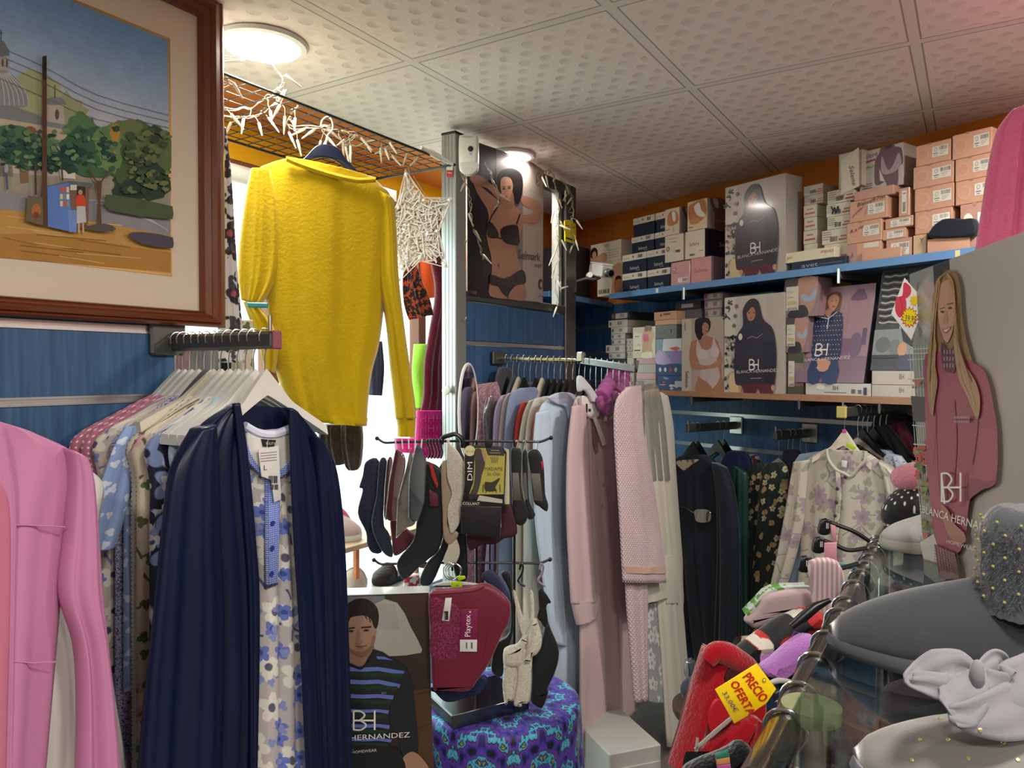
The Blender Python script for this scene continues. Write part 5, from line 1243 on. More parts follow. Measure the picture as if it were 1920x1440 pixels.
# three photo cartons with price labels
def a_gis(v):
    def f(p):
        p.rect(0, 0, 1, 1, '8e7478'); p.poly([(0, 0), (.4, .0), (.3, .3), (0, .5)], '4a3c44', 2)
        if v < 2:
            p.poly([(.45, 0), (.9, .0), (1, .3), (.85, .8), (.6, 1), (.5, .7), (.42, .3)], 'b08474', 3); p.poly([(.5, .45), (.62, .42), (.75, .5), (.92, .3), (.96, .5), (.8, .62), (.56, .58)], '97a2b4', 3); p.poly([(.2, .8), (.6, .7), (.7, 1), (.1, 1)], '2a262c', 3)
        else: p.rect(0, 0, 1, .25, '4a4e34'); p.rect(0, .8, 1, 1, '4a4e38')
        p.rect(.03, .2, .42, .82, 'c9c4b6'); p.text('elay', (.06, .36), (.26, .36), (.06, .28), '9a958a'); p.line([(.08, .48), (.26, .48)], .02, '8c887c'); p.rect(.08, .58, .36, .68, 'b9a87a'); p.text('gisela', (.08, .8), (.38, .8), (.08, .72), '2c2a28')
    return f
PGz = PW(.335)
stackpx(PGz, [(1482, 1512, 661, 'carton with cream price label, lowest of three beside the dotted pyjama box', a_gis(2), card('6c6a58')), (1478, 1520, 595.5, 'carton with cream price label, middle of three beside the dotted pyjama box', a_gis(1), card('8e7478')), (1476, 1538, 524, 'bra photo carton with cream price label, top of three', a_gis(0), card('8e7478'))], ZM, 'price labelled bra cartons', .09)
# flat white cartons and the leaning dotted-pyjama box
def a_flat(p): p.text('BH', (.44, .55), (.52, .55), (.44, .18), '4a4646'); p.line([(.32, .75), (.64, .75)], .06, '77726e'); p.ell(.25, .35, .07, .2, 'd6d4d0'); p.bars(.72, .45, .78, .8); p.rect(.9, .3, .95, .9, '2c2a3c'); p.rect(.82, .5, .87, .8, '5a5a66')
z1 = zpx(PB, (1515, 717.5))
simple(PB, (1515, 0), (1639, 0), ZM - .0, z1, .3, card('c2c0ba', 1), 'long flat white carton under the dotted pyjama box', 'flat white pyjama cartons', a_flat)
zc = zpx(PB, (1637, 721)); zd = zpx(PB, (1637, 695))
simple(PB, (1640, 0), (1730, 0), ZM, zc, .3, card('b5a9a0', 1), 'flat white carton on the middle shelf, lower of the right pair', 'flat white pyjama cartons', lambda p: p.text('BH', (.6, .6), (.7, .6), (.6, .2), '4a4646'))
simple(PB, (1640, 0), (1730, 0), zc, zd, .3, card('b5a9a0', 1), 'flat white carton, upper of the right pair under the striped box', 'flat white pyjama cartons', lambda p: p.text('BH', (.6, .6), (.7, .6), (.6, .2), '4a4646'))
def leanbox(P0, px0, px1, zb, h, t, lean, off, m, lab, art, grp=None):
    a0 = P0.loc(px0, 600)[0]; a1 = P0.loc(px1, 600)[0]; w = V(0, 0, 1) * math.cos(lean) - P0.n * math.sin(lean)
    P = Plane(P0.at(0, zb, off) , P0.u, w); 
    e = empty('carton', P.at((a0 + a1) / 2, 0), lab, 'box', grp)
    MB().box(P.at((a0 + a1) / 2, h / 2, -t / 2), (a1 - a0, t, h), (P.u, P.n, P.w), .002).build('body', m, e)
    p = face(P, (a0, a1, 0, h)); art(p); p.build('printed_cover', e, INKG); return e, P
def a_polka(p):
    p.rect(0, 0, 1, 1, '957782'); p.rect(.66, 0, .667, 1, '86697a'); p.rect(0, .73, 1, 1, '7d6474'); p.rect(.5, .35, .66, .354, '86697a')
    p.poly([(.7, .1), (.74, .07), (.76, .05), (.84, .05), (.86, .08), (.88, .1), (.9, .16), (.68, .16)], '6a4a64', 2); p.ell(.82, .62, .09, .13, '6e5c74'); p.rect(.62, .55, .74, .72, '76566c'); p.rect(.9, .45, .96, .62, '5c5264')
    p.poly([(.34, .08), (.44, .05), (.52, .08), (.55, .16), (.52, .3), (.44, .26), (.38, .2), (.3, .3), (.2, .3), (.27, .2)], '6a4a38', 3); p.poly([(.26, .2), (.3, .18), (.3, .3), (.2, .3)], 'b98c5c', 2)
    p.poly([(.36, .1), (.44, .08), (.5, .12), (.49, .2), (.44, .25), (.38, .22), (.34, .16)], 'b98872', 3); p.ell(.4, .15, .012, .005, '4a2c26'); p.ell(.465, .148, .012, .005, '4a2c26'); p.ell(.44, .21, .025, .008, '9c4a44'); p.poly([(.33, .24), (.46, .25), (.46, .3), (.4, .34), (.3, .28)], 'b08068', 2)
    p.poly([(.16, .29), (.28, .26), (.38, .32), (.44, .26), (.56, .28), (.6, .34), (.63, .6), (.62, .76), (.5, .8), (.22, .76), (.19, .5), (.14, .35)], '222b4c', 3)
    r = random.Random(3)
    for i in range(90):
        x, y = .2 + (i % 10) * .043 + (.02 if (i // 10) % 2 else 0), .31 + (i // 10) * .05; p.ell(x, y, .007, .006, 'a9afc0', n=6); p.l -= p.st * .95
    p.line([(.39, .32), (.385, .44)], .014, 'c9c4c4'); p.line([(.18, .3), (.38, .335), (.5, .27)], .01, 'c9c4c4')
    p.poly([(.22, .76), (.6, .78), (.62, 1), (.42, 1), (.4, .88), (.36, 1), (.2, 1)], '20315c', 2); p.ell(.4, .84, .09, .05, 'b98872'); p.poly([(.3, .76), (.5, .78), (.46, .86), (.36, .86)], 'b98872', 3)
    logo(p, .26, .6, .18, .12, 'dcd8d6'); p.text('BLANCA HERNANDEZ', (.08, .78), (.78, .76), (.08, .75), 'd2cecc'); p.line([(.3, .85), (.4, .85)], .005, 'b5b0b0')
h = (zpx(PB, (1500, 548)) - z1) * 1.06
leanbox(PW(.30), 1506, 1634, z1 + .001, .355, .045, .21, .045, card('2c2630', 1), 'large pyjama carton with woman in dotted top leaning on the middle shelf', a_polka)
tag(MB().box(PW(.2).at(PW(.2).loc(1562, 0)[0], ZM + .21, -.04), (.07, .08, .42), (UW, NW, V(0, 0, 1)), .002).build('carton', card('8a7a2c')), 'olive yellow carton behind the dotted pyjama carton', 'box')
def a_strip(p):
    p.rect(0, 0, 1, 1, '3a3f46')
    for i in range(16): p.line([(.05 + .12 * math.sin(q * 1.3 + i) * .2 + q * .12, .03 + i * .033 + .012 * (q % 2)) for q in range(5)], .016, 'a8a498' if i % 2 else '1c1a1c')
    p.rect(0, .6, 1, .85, '7f8486'); p.ell(.2, .75, .15, .08, '5f6668'); p.ell(.45, .78, .12, .08, '6a7072'); p.poly([(.5, .35), (1, .3), (1, .75), (.6, .72)], '1f2430', 2); p.ell(.6, .8, .09, .07, SKIN); p.poly([(.55, .86), (1, .84), (1, 1), (.5, 1)], '3a3d5c'); p.text('BLANCA', (.5, .6), (1, .6), (.5, .57), 'c7c3bf'); p.rect(0, .85, .55, .88, '26343c')
leanbox(PW(.30), 1645, 1740, zd + .001, .35, .04, .2, .04, card('6c6a6c', 1), 'pyjama carton with black and white striped robe beside the big poster box', a_strip)
# ================================================================ partition: poster, detector, cameras
def TP(fr, pts): return [T(fr, *p) for p in pts]
C3 = (780, 220, 3)
PPo = PA(.006)
po = empty('poster', PPo.hit(945, 560), 'glossy lingerie poster taped on the aluminium partition', 'poster')
outl = [(876, 262), (900, 268), (960, 292), (1000, 306), (1020, 320), (1018, 440), (1017, 567), (960, 562), (877, 553)]
mb = MB(); mb.prism([PPo.hit(*p) for p in outl], -NA * .0015); mb.build('sheet', card('8c7f7a', 1), po)
p = Print(PPo, .0006, tf=C3)
def dark_poster(p):
    p.poly([(290, 126), (360, 146), (450, 176), (450, 1018), (290, 998)], '101218'); p.poly([(360, 215), (445, 212), (445, 600), (365, 620)], '1a1e2c')
    p.poly([(450, 176), (560, 220), (600, 236), (600, 1030), (450, 1016)], '75686a'); p.poly([(600, 236), (715, 300), (712, 1038), (600, 1030)], 'a2948a')
    for x in range(610, 712, 9): p.line([(x, 300), (x, 1030)], 2, '988a80'); p.l -= p.st * .9
    sk = '9c705c'
    p.poly([(300, 340), (350, 325), (440, 390), (470, 420), (455, 455), (400, 400), (330, 378)], sk, 3)                      # raised arm (left)
    p.poly([(295, 345), (320, 370), (345, 430), (400, 520), (412, 580), (440, 520), (458, 470), (400, 420), (350, 380)], sk, 3)
    p.poly([(590, 440), (680, 470), (706, 520), (700, 570), (660, 600), (610, 590), (590, 620), (570, 560), (640, 545), (655, 520), (600, 490)], sk, 3)
    p.poly([(415, 540), (440, 500), (470, 480), (540, 490), (590, 540), (600, 600), (575, 690), (560, 740), (575, 800), (600, 880), (615, 960), (610, 1030), (520, 1022), (415, 1005), (415, 920), (425, 860), (420, 780), (400, 700), (395, 640)], sk, 3)
    p.poly([(470, 400), (540, 400), (550, 490), (520, 520), (480, 500)], '8d6350', 2)
    p.poly([(455, 360), (470, 310), (500, 290), (550, 290), (590, 320), (600, 380), (590, 450), (570, 490), (550, 470), (540, 420), (480, 430), (460, 400)], '1a1414', 3)
    p.poly([(476, 350), (500, 335), (530, 345), (543, 390), (530, 445), (505, 468), (484, 440), (474, 400)], 'ac8068', 3)
    p.ell(492, 403, 9, 4, '2c1c18', .1); p.ell(522, 398, 9, 4, '2c1c18'); p.line([(484, 393), (500, 391)], 4, '2a1a16'); p.line([(514, 388), (532, 387)], 4, '2a1a16'); p.ell(502, 447, 10, 5, '8c3c38'); p.line([(504, 405), (500, 430)], 3, '8a6250')
    p.line([(466, 488), (420, 560), (405, 600)], 7, '121014'); p.line([(582, 545), (562, 600)], 7, '121014')
    p.poly([(400, 590), (430, 600), (462, 660), (440, 682), (400, 668)], '15141a', 3); p.poly([(470, 640), (500, 612), (560, 605), (575, 640), (576, 715), (540, 718), (490, 700)], '15141a', 3); p.line([(440, 675), (480, 682)], 8, '15141a')
    for i in range(9): p.ell(548 + (i % 3) * 9, 690 + (i // 3) * 9, 3, 3, '4a3c38')
    p.ell(462, 832, 5, 10, '7c5444')
    p.poly([(418, 885), (500, 908), (592, 855), (612, 930), (560, 945), (522, 985), (512, 1010), (480, 985), (460, 952), (415, 938)], '1d1b20', 3)
    r = random.Random(4)
    for _ in range(60): p.ell(r.uniform(425, 600), r.uniform(895, 940), 4, 2.4, '4f443f', r.uniform(0, 3), 6); p.l -= p.st * .97
    p.line([(513, 1010), (513, 1022)], 4, '5c4034')
    p.ell(682, 350, 16, 44, '6c605c'); p.line([(692, 325), (676, 335), (690, 360), (674, 378)], 4, 'b3a69c', 4)
    p.text('alegoria', (630, 415), (716, 445), (630, 395), '8b7d76'); p.text('Selmark', (568, 795), (693, 810), (570, 745), '29242a'); p.text('lingerie', (662, 845), (718, 838), (662, 822), '3a3438')
    p.ell(696, 940, 11, 31, '26222a'); p.ell(697, 942, 6, 18, '9c9088'); p.line([(680, 1004), (706, 1008)], 4, '7b6e68')
dark_poster(p); p.build('printed_photo', po, INKG)
MB().box(PPo.hit(885, 548), (.05, .004, .012), R3).build('tape', glassmat('clear_tape', 'eeeeee', .25, .1), po)
Pd = PF(2.56, -.1, -.15)
e = empty('motion_detector', Pd.hit(879, 328), 'white rounded motion detector mounted on the front post', 'detector')
puff('housing', Pd, TP(C3, [(245, 125), (260, 106), (295, 102), (335, 107), (350, 125), (350, 280), (335, 312), (298, 328), (260, 312), (245, 280)]), M_white, .045, e, .012)
puff('sensor_lens', Pd.shift(.0235), TP(C3, [(252, 255), (345, 255), (346, 285), (330, 310), (298, 322), (264, 310), (250, 285)]), mat('frosted_lens', 'cfcfc9', .25), .006, e, .002)
c = Pd.shift(.0235).hit(*T(C3, 307, 177)); MB().lathe(c, [(.0095, 0), (.0095, .001), (.0075, .0016), (.001, .0016)], 16, Pd.n).build('camera_eye', M_blackplastic, e)
MB().lathe(Pd.shift(.0235).hit(*T(C3, 307, 206)), [(.004, 0), (.004, .0012), (.001, .0014)], 12, Pd.n).build('led_window', card('b9b8b2'), e)
# sticker and knob on the post
Pk = Plane(prt(1.0885, 0, 0), NA, V(0, 0, 1))
p = Print(Pk, .0024); p.rect(838, 305, 850, 319, 'd8d6d0'); p.rect(842, 308, 847, 313, '2a2a2a'); p.rect(838, 320, 850, 332, 'b5343c'); p.line([(840, 324), (848, 325)], 1.2, 'e0c8c8'); p.build('post_sticker', wp)
e = empty('hanging_button', Pk.hit(843, 733), 'white oval plastic knob stuck on the aluminium post', 'button')
c = Pk.hit(843, 733); MB().lathe(c - UA * .002, [(.006, 0), (.006, .012), (.012, .014), (.017, .017), (.016, .022), (.008, .026), (.001, .027)], 20, -UA + V(0, 0, .15)).build('button_body', M_white, e, True)
# mirror on a hook
Pm = Plane((-.148, 2.47, 0), (math.cos(1.22), math.sin(1.22), 0)); o0 = Pm.hit(878, 770)
e = empty('oval_mirror', o0, 'narrow oval mirror with white rim hanging in front of the partition', 'mirror')
ov = lambda k, off: [o0 + Pm.u * (.075 * k * math.cos(a)) + V(0, 0, .155 * k * math.sin(a)) + Pm.n * off for a in [2 * PI * i / 40 for i in range(40)]]
MB().tube(ov(1, 0), .005, 8, closed=True).build('rim', M_white, e, True)
mb = MB(); mb.prism(ov(.98, -.003), Pm.n * .006); mb.build('glass', mat('mirror_glass', 'c9a9ae', .06, metal=1), e)
MB().tube([prt(1.13, 1.535, 0), prt(1.125, 1.53, .025), prt(1.125, 1.545, .03)], .0025, 6).build('hook', M_white, e, True)
# yellow tag and CCTV camera on the rear post
Pq = PA(.006)
e = empty('yellow_tag', Pq.hit(1068, 456), 'bright yellow plastic tag hooked on the rear partition post', 'tag')
puff('tag_body', Pq, [(1058, 414), (1066, 412), (1079, 420), (1080, 452), (1078, 458), (1059, 452)], mat('yellow_plastic', 'e6cf10', .3, coat=.3), .006, e, .002, smooth=0)
p = Print(Pq, .0038); p.line([(1060, 446), (1078, 452)], 3, '2a2614'); p.line([(1060, 422), (1077, 428)], 1.5, '8a7c14'); p.build('printed_band', e)
Pv = PF(3.42, 0, 0)
c = Pv.hit(1126, 507); e = empty('security_camera', c, 'white boxy security camera on a grey arm beside the upper shelf', 'camera')
f = V(.42, -.86, -.22).normalized(); sd = f.cross(V(0, 0, 1)).normalized(); up = sd.cross(f)
MB().box(c, (.11, .062, .055), (f, sd, up), .006).build('housing', mat('camera_white', 'd4d4ce', .4), e)
MB().box(c + up * .03 - sd * .002, (.108, .06, .006), (f, sd, up), .002).build('top_cover', M_white, e)
MB().lathe(c + f * .055 - up * .004, [(.02, 0), (.02, .012), (.017, .014), (.017, .024), (.019, .026), (.019, .036), (.014, .036), (.012, .03), (.001, .028)], 20, f).build('lens', M_chrome, e, True)
MB().lathe(c + f * .092 - up * .004, [(.013, 0), (.001, .0005)], 20, f).build('lens_glass', mat('lens_black', '050507', .05), e)
MB().tube([prt(2.0, 1.95, .0), Pv.hit(1078, 528), Pv.hit(1100, 522), Pv.hit(1115, 524), c - up * .03], [.01, .009, .008, .008, .01], 10).build('bracket_arm', M_aludark, e, True)
MB().lathe(Pv.hit(1105, 516) , [(.013, -.012), (.013, .012)], 16, V(.2, -1, .1)).build('swivel_joint', M_white, e)

# ================================================================ centre rail and robes
b0 = PA(0).hit(935, 671); b1 = PA(.33).hit(1089, 676); b2 = PA(.56).hit(1194, 692)
rail = empty('garment_rail', b0, 'chrome face-out rail on the partition, crowded with robes', 'rail')
d1 = (b1 - b0).normalized(); d2 = (b2 - b1).normalized()
def bar(mb, a, b, w, h): d = (b - a).normalized(); s_ = d.cross(V(0, 0, 1)).normalized(); u_ = s_.cross(d); mb.box((a + b) / 2, ((b - a).length, w, h), (d, s_, u_), .003)
mb = MB(); bar(mb, b0, b1, .012, .014); mb.build('inner_bar', M_chrome, rail)
mb = MB(); bar(mb, b1, b2, .02, .026); mb.build('outer_bar', mat('dull_chrome', '6c6e70', .32, metal=1), rail)
MB().box(b1 + V(0, 0, .012), (.03, .03, .04), R3, .006).build('joint', M_chrome, rail)
MB().box(b0, (.09, .012, .05), R3, .004).build('wall_plate', M_aludark, rail)
MB().tube([b2, b2 + V(.004, -.004, .03)], .004, 8).build('stop_pin', M_chrome, rail, True)
sty = ['black', 'grey', 'cream', 'black', 'clear', 'black', 'cream', 'black', 'black', 'black', 'black', 'black', 'clear', 'black', 'black', 'clear', 'clear', 'wire', 'clear', 'clear', 'wire', 'clear']
for i, st in enumerate(sty):
    t = .06 + .9 * i / (len(sty) - 1); L1 = (b1 - b0).length; L2 = (b2 - b1).length; d = t * (L1 + L2)
    q = b0 + d1 * d if d < L1 else b1 + d2 * (d - L1)
    hang(st, q + V(0, 0, .009 if d < L1 else .015), UA, f'{ {"black": "black plastic", "grey": "grey plastic", "cream": "cream", "clear": "clear plastic", "wire": "steel wire"}[st]} hanger, {ORD[i]} from the partition on the centre chrome rail', 'hangers on the centre rail', .62 if i < 15 else .22)
def knit(name, c, sc_=60, th=.5): 
    return micro(name, c, tuple(min(1, x * 1.25) for x in lin(c)), sc_, .07)
C_pinkpat = micro('pink_lace_print_fleece', 'c09aa6', 'a07784', 45, .08)
C_lav = solid('lavender_knit', 'b3aac8'); C_ppink = solid('pale_pink_knit', 'c9aaa8'); C_blueg = solid('blue_grey_felt', '8797b8'); C_red = solid('red_knit', 'b03a30')
C_crm = solid('cream_knit', 'cfcabd'); C_crm2 = solid('cream_fleece', 'cfcaba', bump=(90, .4, .003)); C_coral = solid('coral_knit', 'c8616a'); C_ltb = solid('ice_blue_waffle', 'c0d3e4', bump=(300, .5, .002)); C_rose = solid('rose_viscose', 'c8adaf', .6)
def quilt(k):
    u = k.coord('UV'); o = k.xyz(u); a = k.m('ABSOLUTE', k.m('SINE', k.m('MULTIPLY', k.m('ADD', o[0], o[1]), 190))); b = k.m('ABSOLUTE', k.m('SINE', k.m('MULTIPLY', k.m('SUBTRACT', o[0], o[1]), 190)))
    h = k.m('MULTIPLY', a, b); bn = k.new('ShaderNodeBump'); bn.inputs['Strength'].default_value = .6; bn.inputs['Distance'].default_value = .003; k.l.new(h, bn.inputs['Height']); k.l.new(bn.outputs[0], k.n['Principled BSDF'].inputs['Normal'])
    return k.mix(h, 'c4a8ac', 'dcc8ca')
C_quilt = mat('quilted_pink_cotton', 'c9acae', .8, pat=quilt)
C_mag = floral('magenta_jacquard_fleece', '9c4f88', [(22, .5, 5, 'b3689e', .8, '8a3f78')], None)
C_star = floral('grey_star_fleece', '9a9ca0', [(17, .5, 5, 'd8dad6', .7, '7fa69c')], None)
C_plastic = glassmat('garment_film', 'f2f4f4', .14, .12)
G3 = 'robes on the centre rail'
rb = [(.03, [(935, 690, 952, 688), (928, 712, 965, 706), (925, 760, 965, 760), (925, 1000, 962, 1000)], solid('charcoal_flannel', '47464e'), 'charcoal pyjama with collar closest to the partition'),
      (.06, [(893, 722, 932, 716), (878, 740, 938, 740), (872, 820, 940, 820), (864, 960, 940, 960), (858, 1120, 936, 1120), (856, 1300, 930, 1300)], C_pinkpat, 'pink lace patterned robe at the left end of the centre rail'),
      (.12, [(940, 742, 960, 738), (926, 780, 965, 770), (922, 900, 965, 900), (910, 1050, 962, 1050), (902, 1220, 960, 1220)], C_lav, 'lavender nightgown between pink patterned robe and pale pink one'),
      (.145, [(952, 738, 975, 734), (940, 770, 980, 765), (932, 880, 980, 880), (930, 1100, 980, 1100), (930, 1250, 980, 1250)], C_ppink, 'pale pink nightgown left of the blue grey coat'),
      (.18, [(975, 728, 1003, 726), (954, 748, 1012, 744), (944, 840, 1010, 840), (936, 1000, 1008, 1000), (932, 1180, 1006, 1180)], C_blueg, 'blue grey felt robe on the centre rail'),
      (.215, [(978, 755, 1004, 750), (966, 800, 1006, 800), (962, 900, 1006, 900), (962, 960, 1004, 960)], C_red, 'red knitted nightgown squeezed between blue and cream ones'),
      (.245, [(992, 752, 1014, 746), (978, 790, 1018, 785), (968, 880, 1018, 880), (964, 1060, 1016, 1060), (960, 1260, 1014, 1260)], C_crm, 'cream knitted robe right of the red one'),
      (.275, [(1002, 748, 1028, 742), (988, 790, 1032, 785), (982, 880, 1032, 880), (980, 1100, 1030, 1100), (978, 1280, 1030, 1280)], C_crm2, 'cream fleece robe behind the ice blue robe'),
      (.3, [(1008, 770, 1030, 765), (1000, 800, 1034, 800), (998, 900, 1034, 900)], C_coral, 'coral nightgown edge behind the ice blue robe')]
for i, (o, rows, m, lab) in enumerate(rb): strip('robe', PA(o), rows, m, lab, 'robe', .016, 2, .004, 60 + i, G3)
tag(cloth('garment_film', PA(.10), [(912, 745, 930, 738), (906, 780, 936, 780), (908, 840, 930, 840), (912, 860, 924, 860)], C_plastic, .02, 2, .006, 77), 'clear plastic film sleeve over the pink patterned robe', 'plastic film')
# ice blue robe
Pi = PA(.335); e = empty('robe', Pi.hit(1050, 1420), 'ice blue waffle robe with wide collar left of the rose nightgown', 'robe', G3)
cloth('body', Pi, [(1030, 748, 1072, 742), (1012, 765, 1082, 760), (1004, 820, 1086, 820), (1008, 950, 1090, 950), (1018, 1100, 1092, 1100), (1036, 1260, 1096, 1260), (1056, 1420, 1102, 1420)], C_ltb, .024, 3, .006, 81, e)
cloth('sleeve', Pi.shift(.016), [(1006, 775, 1030, 768), (1000, 850, 1036, 850), (1004, 980, 1044, 980), (1020, 1100, 1056, 1100), (1036, 1206, 1062, 1212)], C_ltb, .02, 2, .004, 82, e)
puff('collar', Pi.shift(.02), [(1028, 746), (1048, 736), (1072, 738), (1078, 752), (1070, 790), (1060, 764), (1042, 757)], solid('lilac_white_waffle', 'bcc2d8'), .012, e, .004)
# rose nightgown
Pg = PA(.40); e = empty('nightgown', Pg.hit(1130, 1400), 'long rose nightgown with buttoned neck at the joint of the chrome rail', 'nightgown', G3)
cloth('body', Pg, [(1084, 742, 1128, 744), (1074, 762, 1146, 762), (1070, 820, 1150, 830), (1074, 920, 1158, 920), (1082, 1060, 1172, 1060), (1086, 1200, 1184, 1190), (1086, 1330, 1192, 1270), (1086, 1420, 1198, 1322)], C_rose, .03, 4, .007, 83, e)
cloth('sleeve', Pg.shift(.02), [(1074, 762, 1096, 758), (1064, 850, 1102, 850), (1062, 960, 1108, 960), (1066, 1060, 1114, 1060), (1070, 1132, 1120, 1128)], C_rose, .026, 2, .005, 84, e)
cloth('cuff', Pg.shift(.02), [(1072, 1128, 1120, 1124), (1076, 1150, 1119, 1140), (1082, 1172, 1116, 1156)], C_rose, .03, 2, .003, 85, e)
Pgg = Pg.shift(.024)
puff('neck_lining', Pgg, [(1092, 742), (1108, 750), (1122, 748), (1126, 775), (1112, 785), (1100, 778), (1093, 765)], C_white, .004, e, .0012)
mb = MB(); mb.tube([Pgg.hit(x, y) for x, y in spline([(1086, 745), (1092, 766), (1106, 782), (1120, 778), (1127, 752)], 6)], .005, 8); mb.build('neckline', C_rose, e, True)
tag(puff('clothes_hanger', Pg.shift(.034), TP((860, 620, 4.8), [(1068, 425), (1090, 403), (1125, 430), (1195, 515), (1255, 615), (1262, 640), (1200, 640), (1180, 600), (1145, 548), (1112, 536), (1100, 545), (1072, 540)]), mat('white_satin_pad', 'cfd2d6', .5), .01, None, .004, 3), 'white padded hanger neck standing out of the rose nightgown', 'hanger', 'hangers on the centre rail')
p = Print(Pgg, .0035); p.rect(1097, 757, 1100, 774, '1c1c22'); p.ell(1104, 769, 2.4, 3, '33343c'); p.build('neck_print', e)
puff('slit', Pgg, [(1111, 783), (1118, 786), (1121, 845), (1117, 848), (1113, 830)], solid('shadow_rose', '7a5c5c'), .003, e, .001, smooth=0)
mb = MB(); mb.tube([Pgg.hit(x, y) for x, y in ((1104, 782), (1107, 860), (1108, 925))], .0014, 6); mb.build('placket_seam', C_rose, e, True)
for x, y in ((1119, 843), (1120, 884), (1131, 908), (1128, 948)): MB().lathe(Pgg.shift(.001).hit(x, y), [(.0045, 0), (.005, .0015), (.003, .0022)], 12, Pg.n).build('button', card('a88784', 1), e, True)
tag(puff('swing_tag', Pgg.shift(.01), [(1111, 783), (1117, 780), (1138, 832), (1130, 836)], mat('paper', 'd4d2ce', .8), .0012, None, .0004, smooth=0), 'narrow white swing tag dangling from the rose nightgown neck', 'tag')
# quilted robe
Pz = PA(.535); e = empty('robe', Pz.hit(1195, 1310), 'quilted pink robe with lace trimmed wide sleeve', 'robe', G3)
cloth('sleeve', Pz.shift(.02), [(1176, 726, 1200, 722), (1156, 752, 1203, 750), (1152, 800, 1206, 800), (1156, 880, 1220, 880), (1162, 980, 1236, 980), (1168, 1092, 1249, 1092)], C_quilt, .026, 2, .005, 86, e)
cloth('body', Pz, [(1176, 740, 1204, 740), (1170, 900, 1212, 900), (1172, 1090, 1214, 1090), (1180, 1200, 1214, 1200), (1190, 1316, 1214, 1312)], C_quilt, .022, 2, .005, 87, e)
p = Print(Pz.shift(.042), 0); 
cloth('lace_band', Pz.shift(.02), [(1167, 1062, 1247, 1062), (1168, 1074, 1248, 1074)], solid('peach_lace', 'c9a493'), .036, 2, .005, 86, e)
cloth('robe_film', Pz.shift(.01), [(1188, 716, 1204, 714), (1184, 745, 1206, 745), (1186, 840, 1208, 840), (1192, 900, 1212, 900)], C_plastic, .03, 2, .005, 88, e)
# magenta robe with twisted sleeves
Pw = PA(.45); e = empty('robe', Pw.hit(1195, 1160), 'magenta jacquard robe with its sleeves tied up over the chrome bar', 'robe', G3)
mb = MB(); mb.tube([Pw.hit(*T(M1, x, y)) for x, y in spline([(490, 890), (470, 950), (420, 1040), (370, 1130), (330, 1190)], 5)], [.024 + .005 * math.sin(i * 1.9) for i in range(21)], 14); mb.build('sleeve', C_mag, e, True)
mb = MB(); mb.tube([Pw.hit(*T(M1, x, y)) for x, y in spline([(590, 905), (580, 980), (540, 1080), (490, 1160)], 5)], [.026 + .005 * math.sin(i * 1.7) for i in range(16)], 14); mb.build('sleeve', C_mag, e, True)
puff('front_panel', Pw, TP(M1, [(300, 1200), (400, 1150), (530, 1110), (545, 1180), (500, 1330), (420, 1400), (330, 1330)]), C_mag, .02, e, .006)
cloth('body', PA(.455), [(1168, 770, 1190, 770), (1172, 850, 1196, 850), (1180, 1000, 1206, 1000), (1181, 1090, 1208, 1090), (1182, 1158, 1214, 1160)], C_mag, .02, 2, .005, 89, e)
# cream robe and star robe in film
Pr5 = PA(.495); e = empty('robe', Pr5.hit(1265, 1390), 'long cream robe with patch pocket at the right end of the rail', 'robe', G3)
cloth('body', Pr5, [(1203, 735, 1232, 728), (1200, 770, 1244, 765), (1206, 850, 1252, 850), (1218, 960, 1262, 960), (1228, 1080, 1274, 1080), (1238, 1220, 1286, 1220), (1250, 1400, 1300, 1396)], C_crm2, .028, 3, .007, 90, e)
cloth('cuff', Pr5.shift(.018), [(1196, 1088, 1248, 1088), (1196, 1134, 1251, 1120)], C_crm2, .022, 2, .003, 91, e)
puff('pocket', Pr5.shift(.018), [(1248, 1040), (1266, 1042), (1274, 1130), (1250, 1132)], C_crm2, .006, e, .002, smooth=0)
cloth('robe_film', Pr5.shift(.004), [(1212, 722, 1226, 718), (1200, 745, 1238, 742), (1206, 800, 1246, 800), (1215, 900, 1254, 900)], C_plastic, .03, 3, .006, 92, e)
for i, (o, rows, m, lab) in enumerate([(.482, [(1213, 1130, 1240, 1130), (1212, 1200, 1246, 1200), (1216, 1316, 1250, 1318)], C_star, 'grey star patterned robe in clear film below the cream cuff'),
                                       (.47, [(1236, 735, 1252, 745), (1238, 800, 1262, 800), (1244, 900, 1268, 900), (1256, 1100, 1284, 1100), (1268, 1240, 1302, 1240)], C_crm, 'second cream robe on the right end of the chrome rail')]):
    strip('robe', PA(o), rows, m, lab, 'robe', .02, 2, .005, 93 + i, G3)

# white storage box on the floor under the robes
PfB = PF(2.42, .35, .4)
e = empty('storage_cabinet', PfB.at(0, 0), 'low white cabinet standing on the floor under the robes', 'cabinet')
a0, a1 = PfB.loc(1142, 1400)[0], PfB.loc(1240, 1400)[0]; zc_ = PfB.loc(1190, 1405)[1]
MB().box(PfB.at((a0 + a1) / 2, zc_ / 2, -.14), (a1 - a0, .28, zc_), (PfB.u, PfB.n, PfB.w), .004).build('body', mat('white_laminate', 'b8b6b0', .5), e)
MB().box(PfB.at((a0 + a1) / 2, zc_ / 2 - .02, .004), (a1 - a0 - .02, .008, zc_ - .06), (PfB.u, PfB.n, PfB.w), .002).build('door', mat('white_laminate', 'b8b6b0', .5), e)

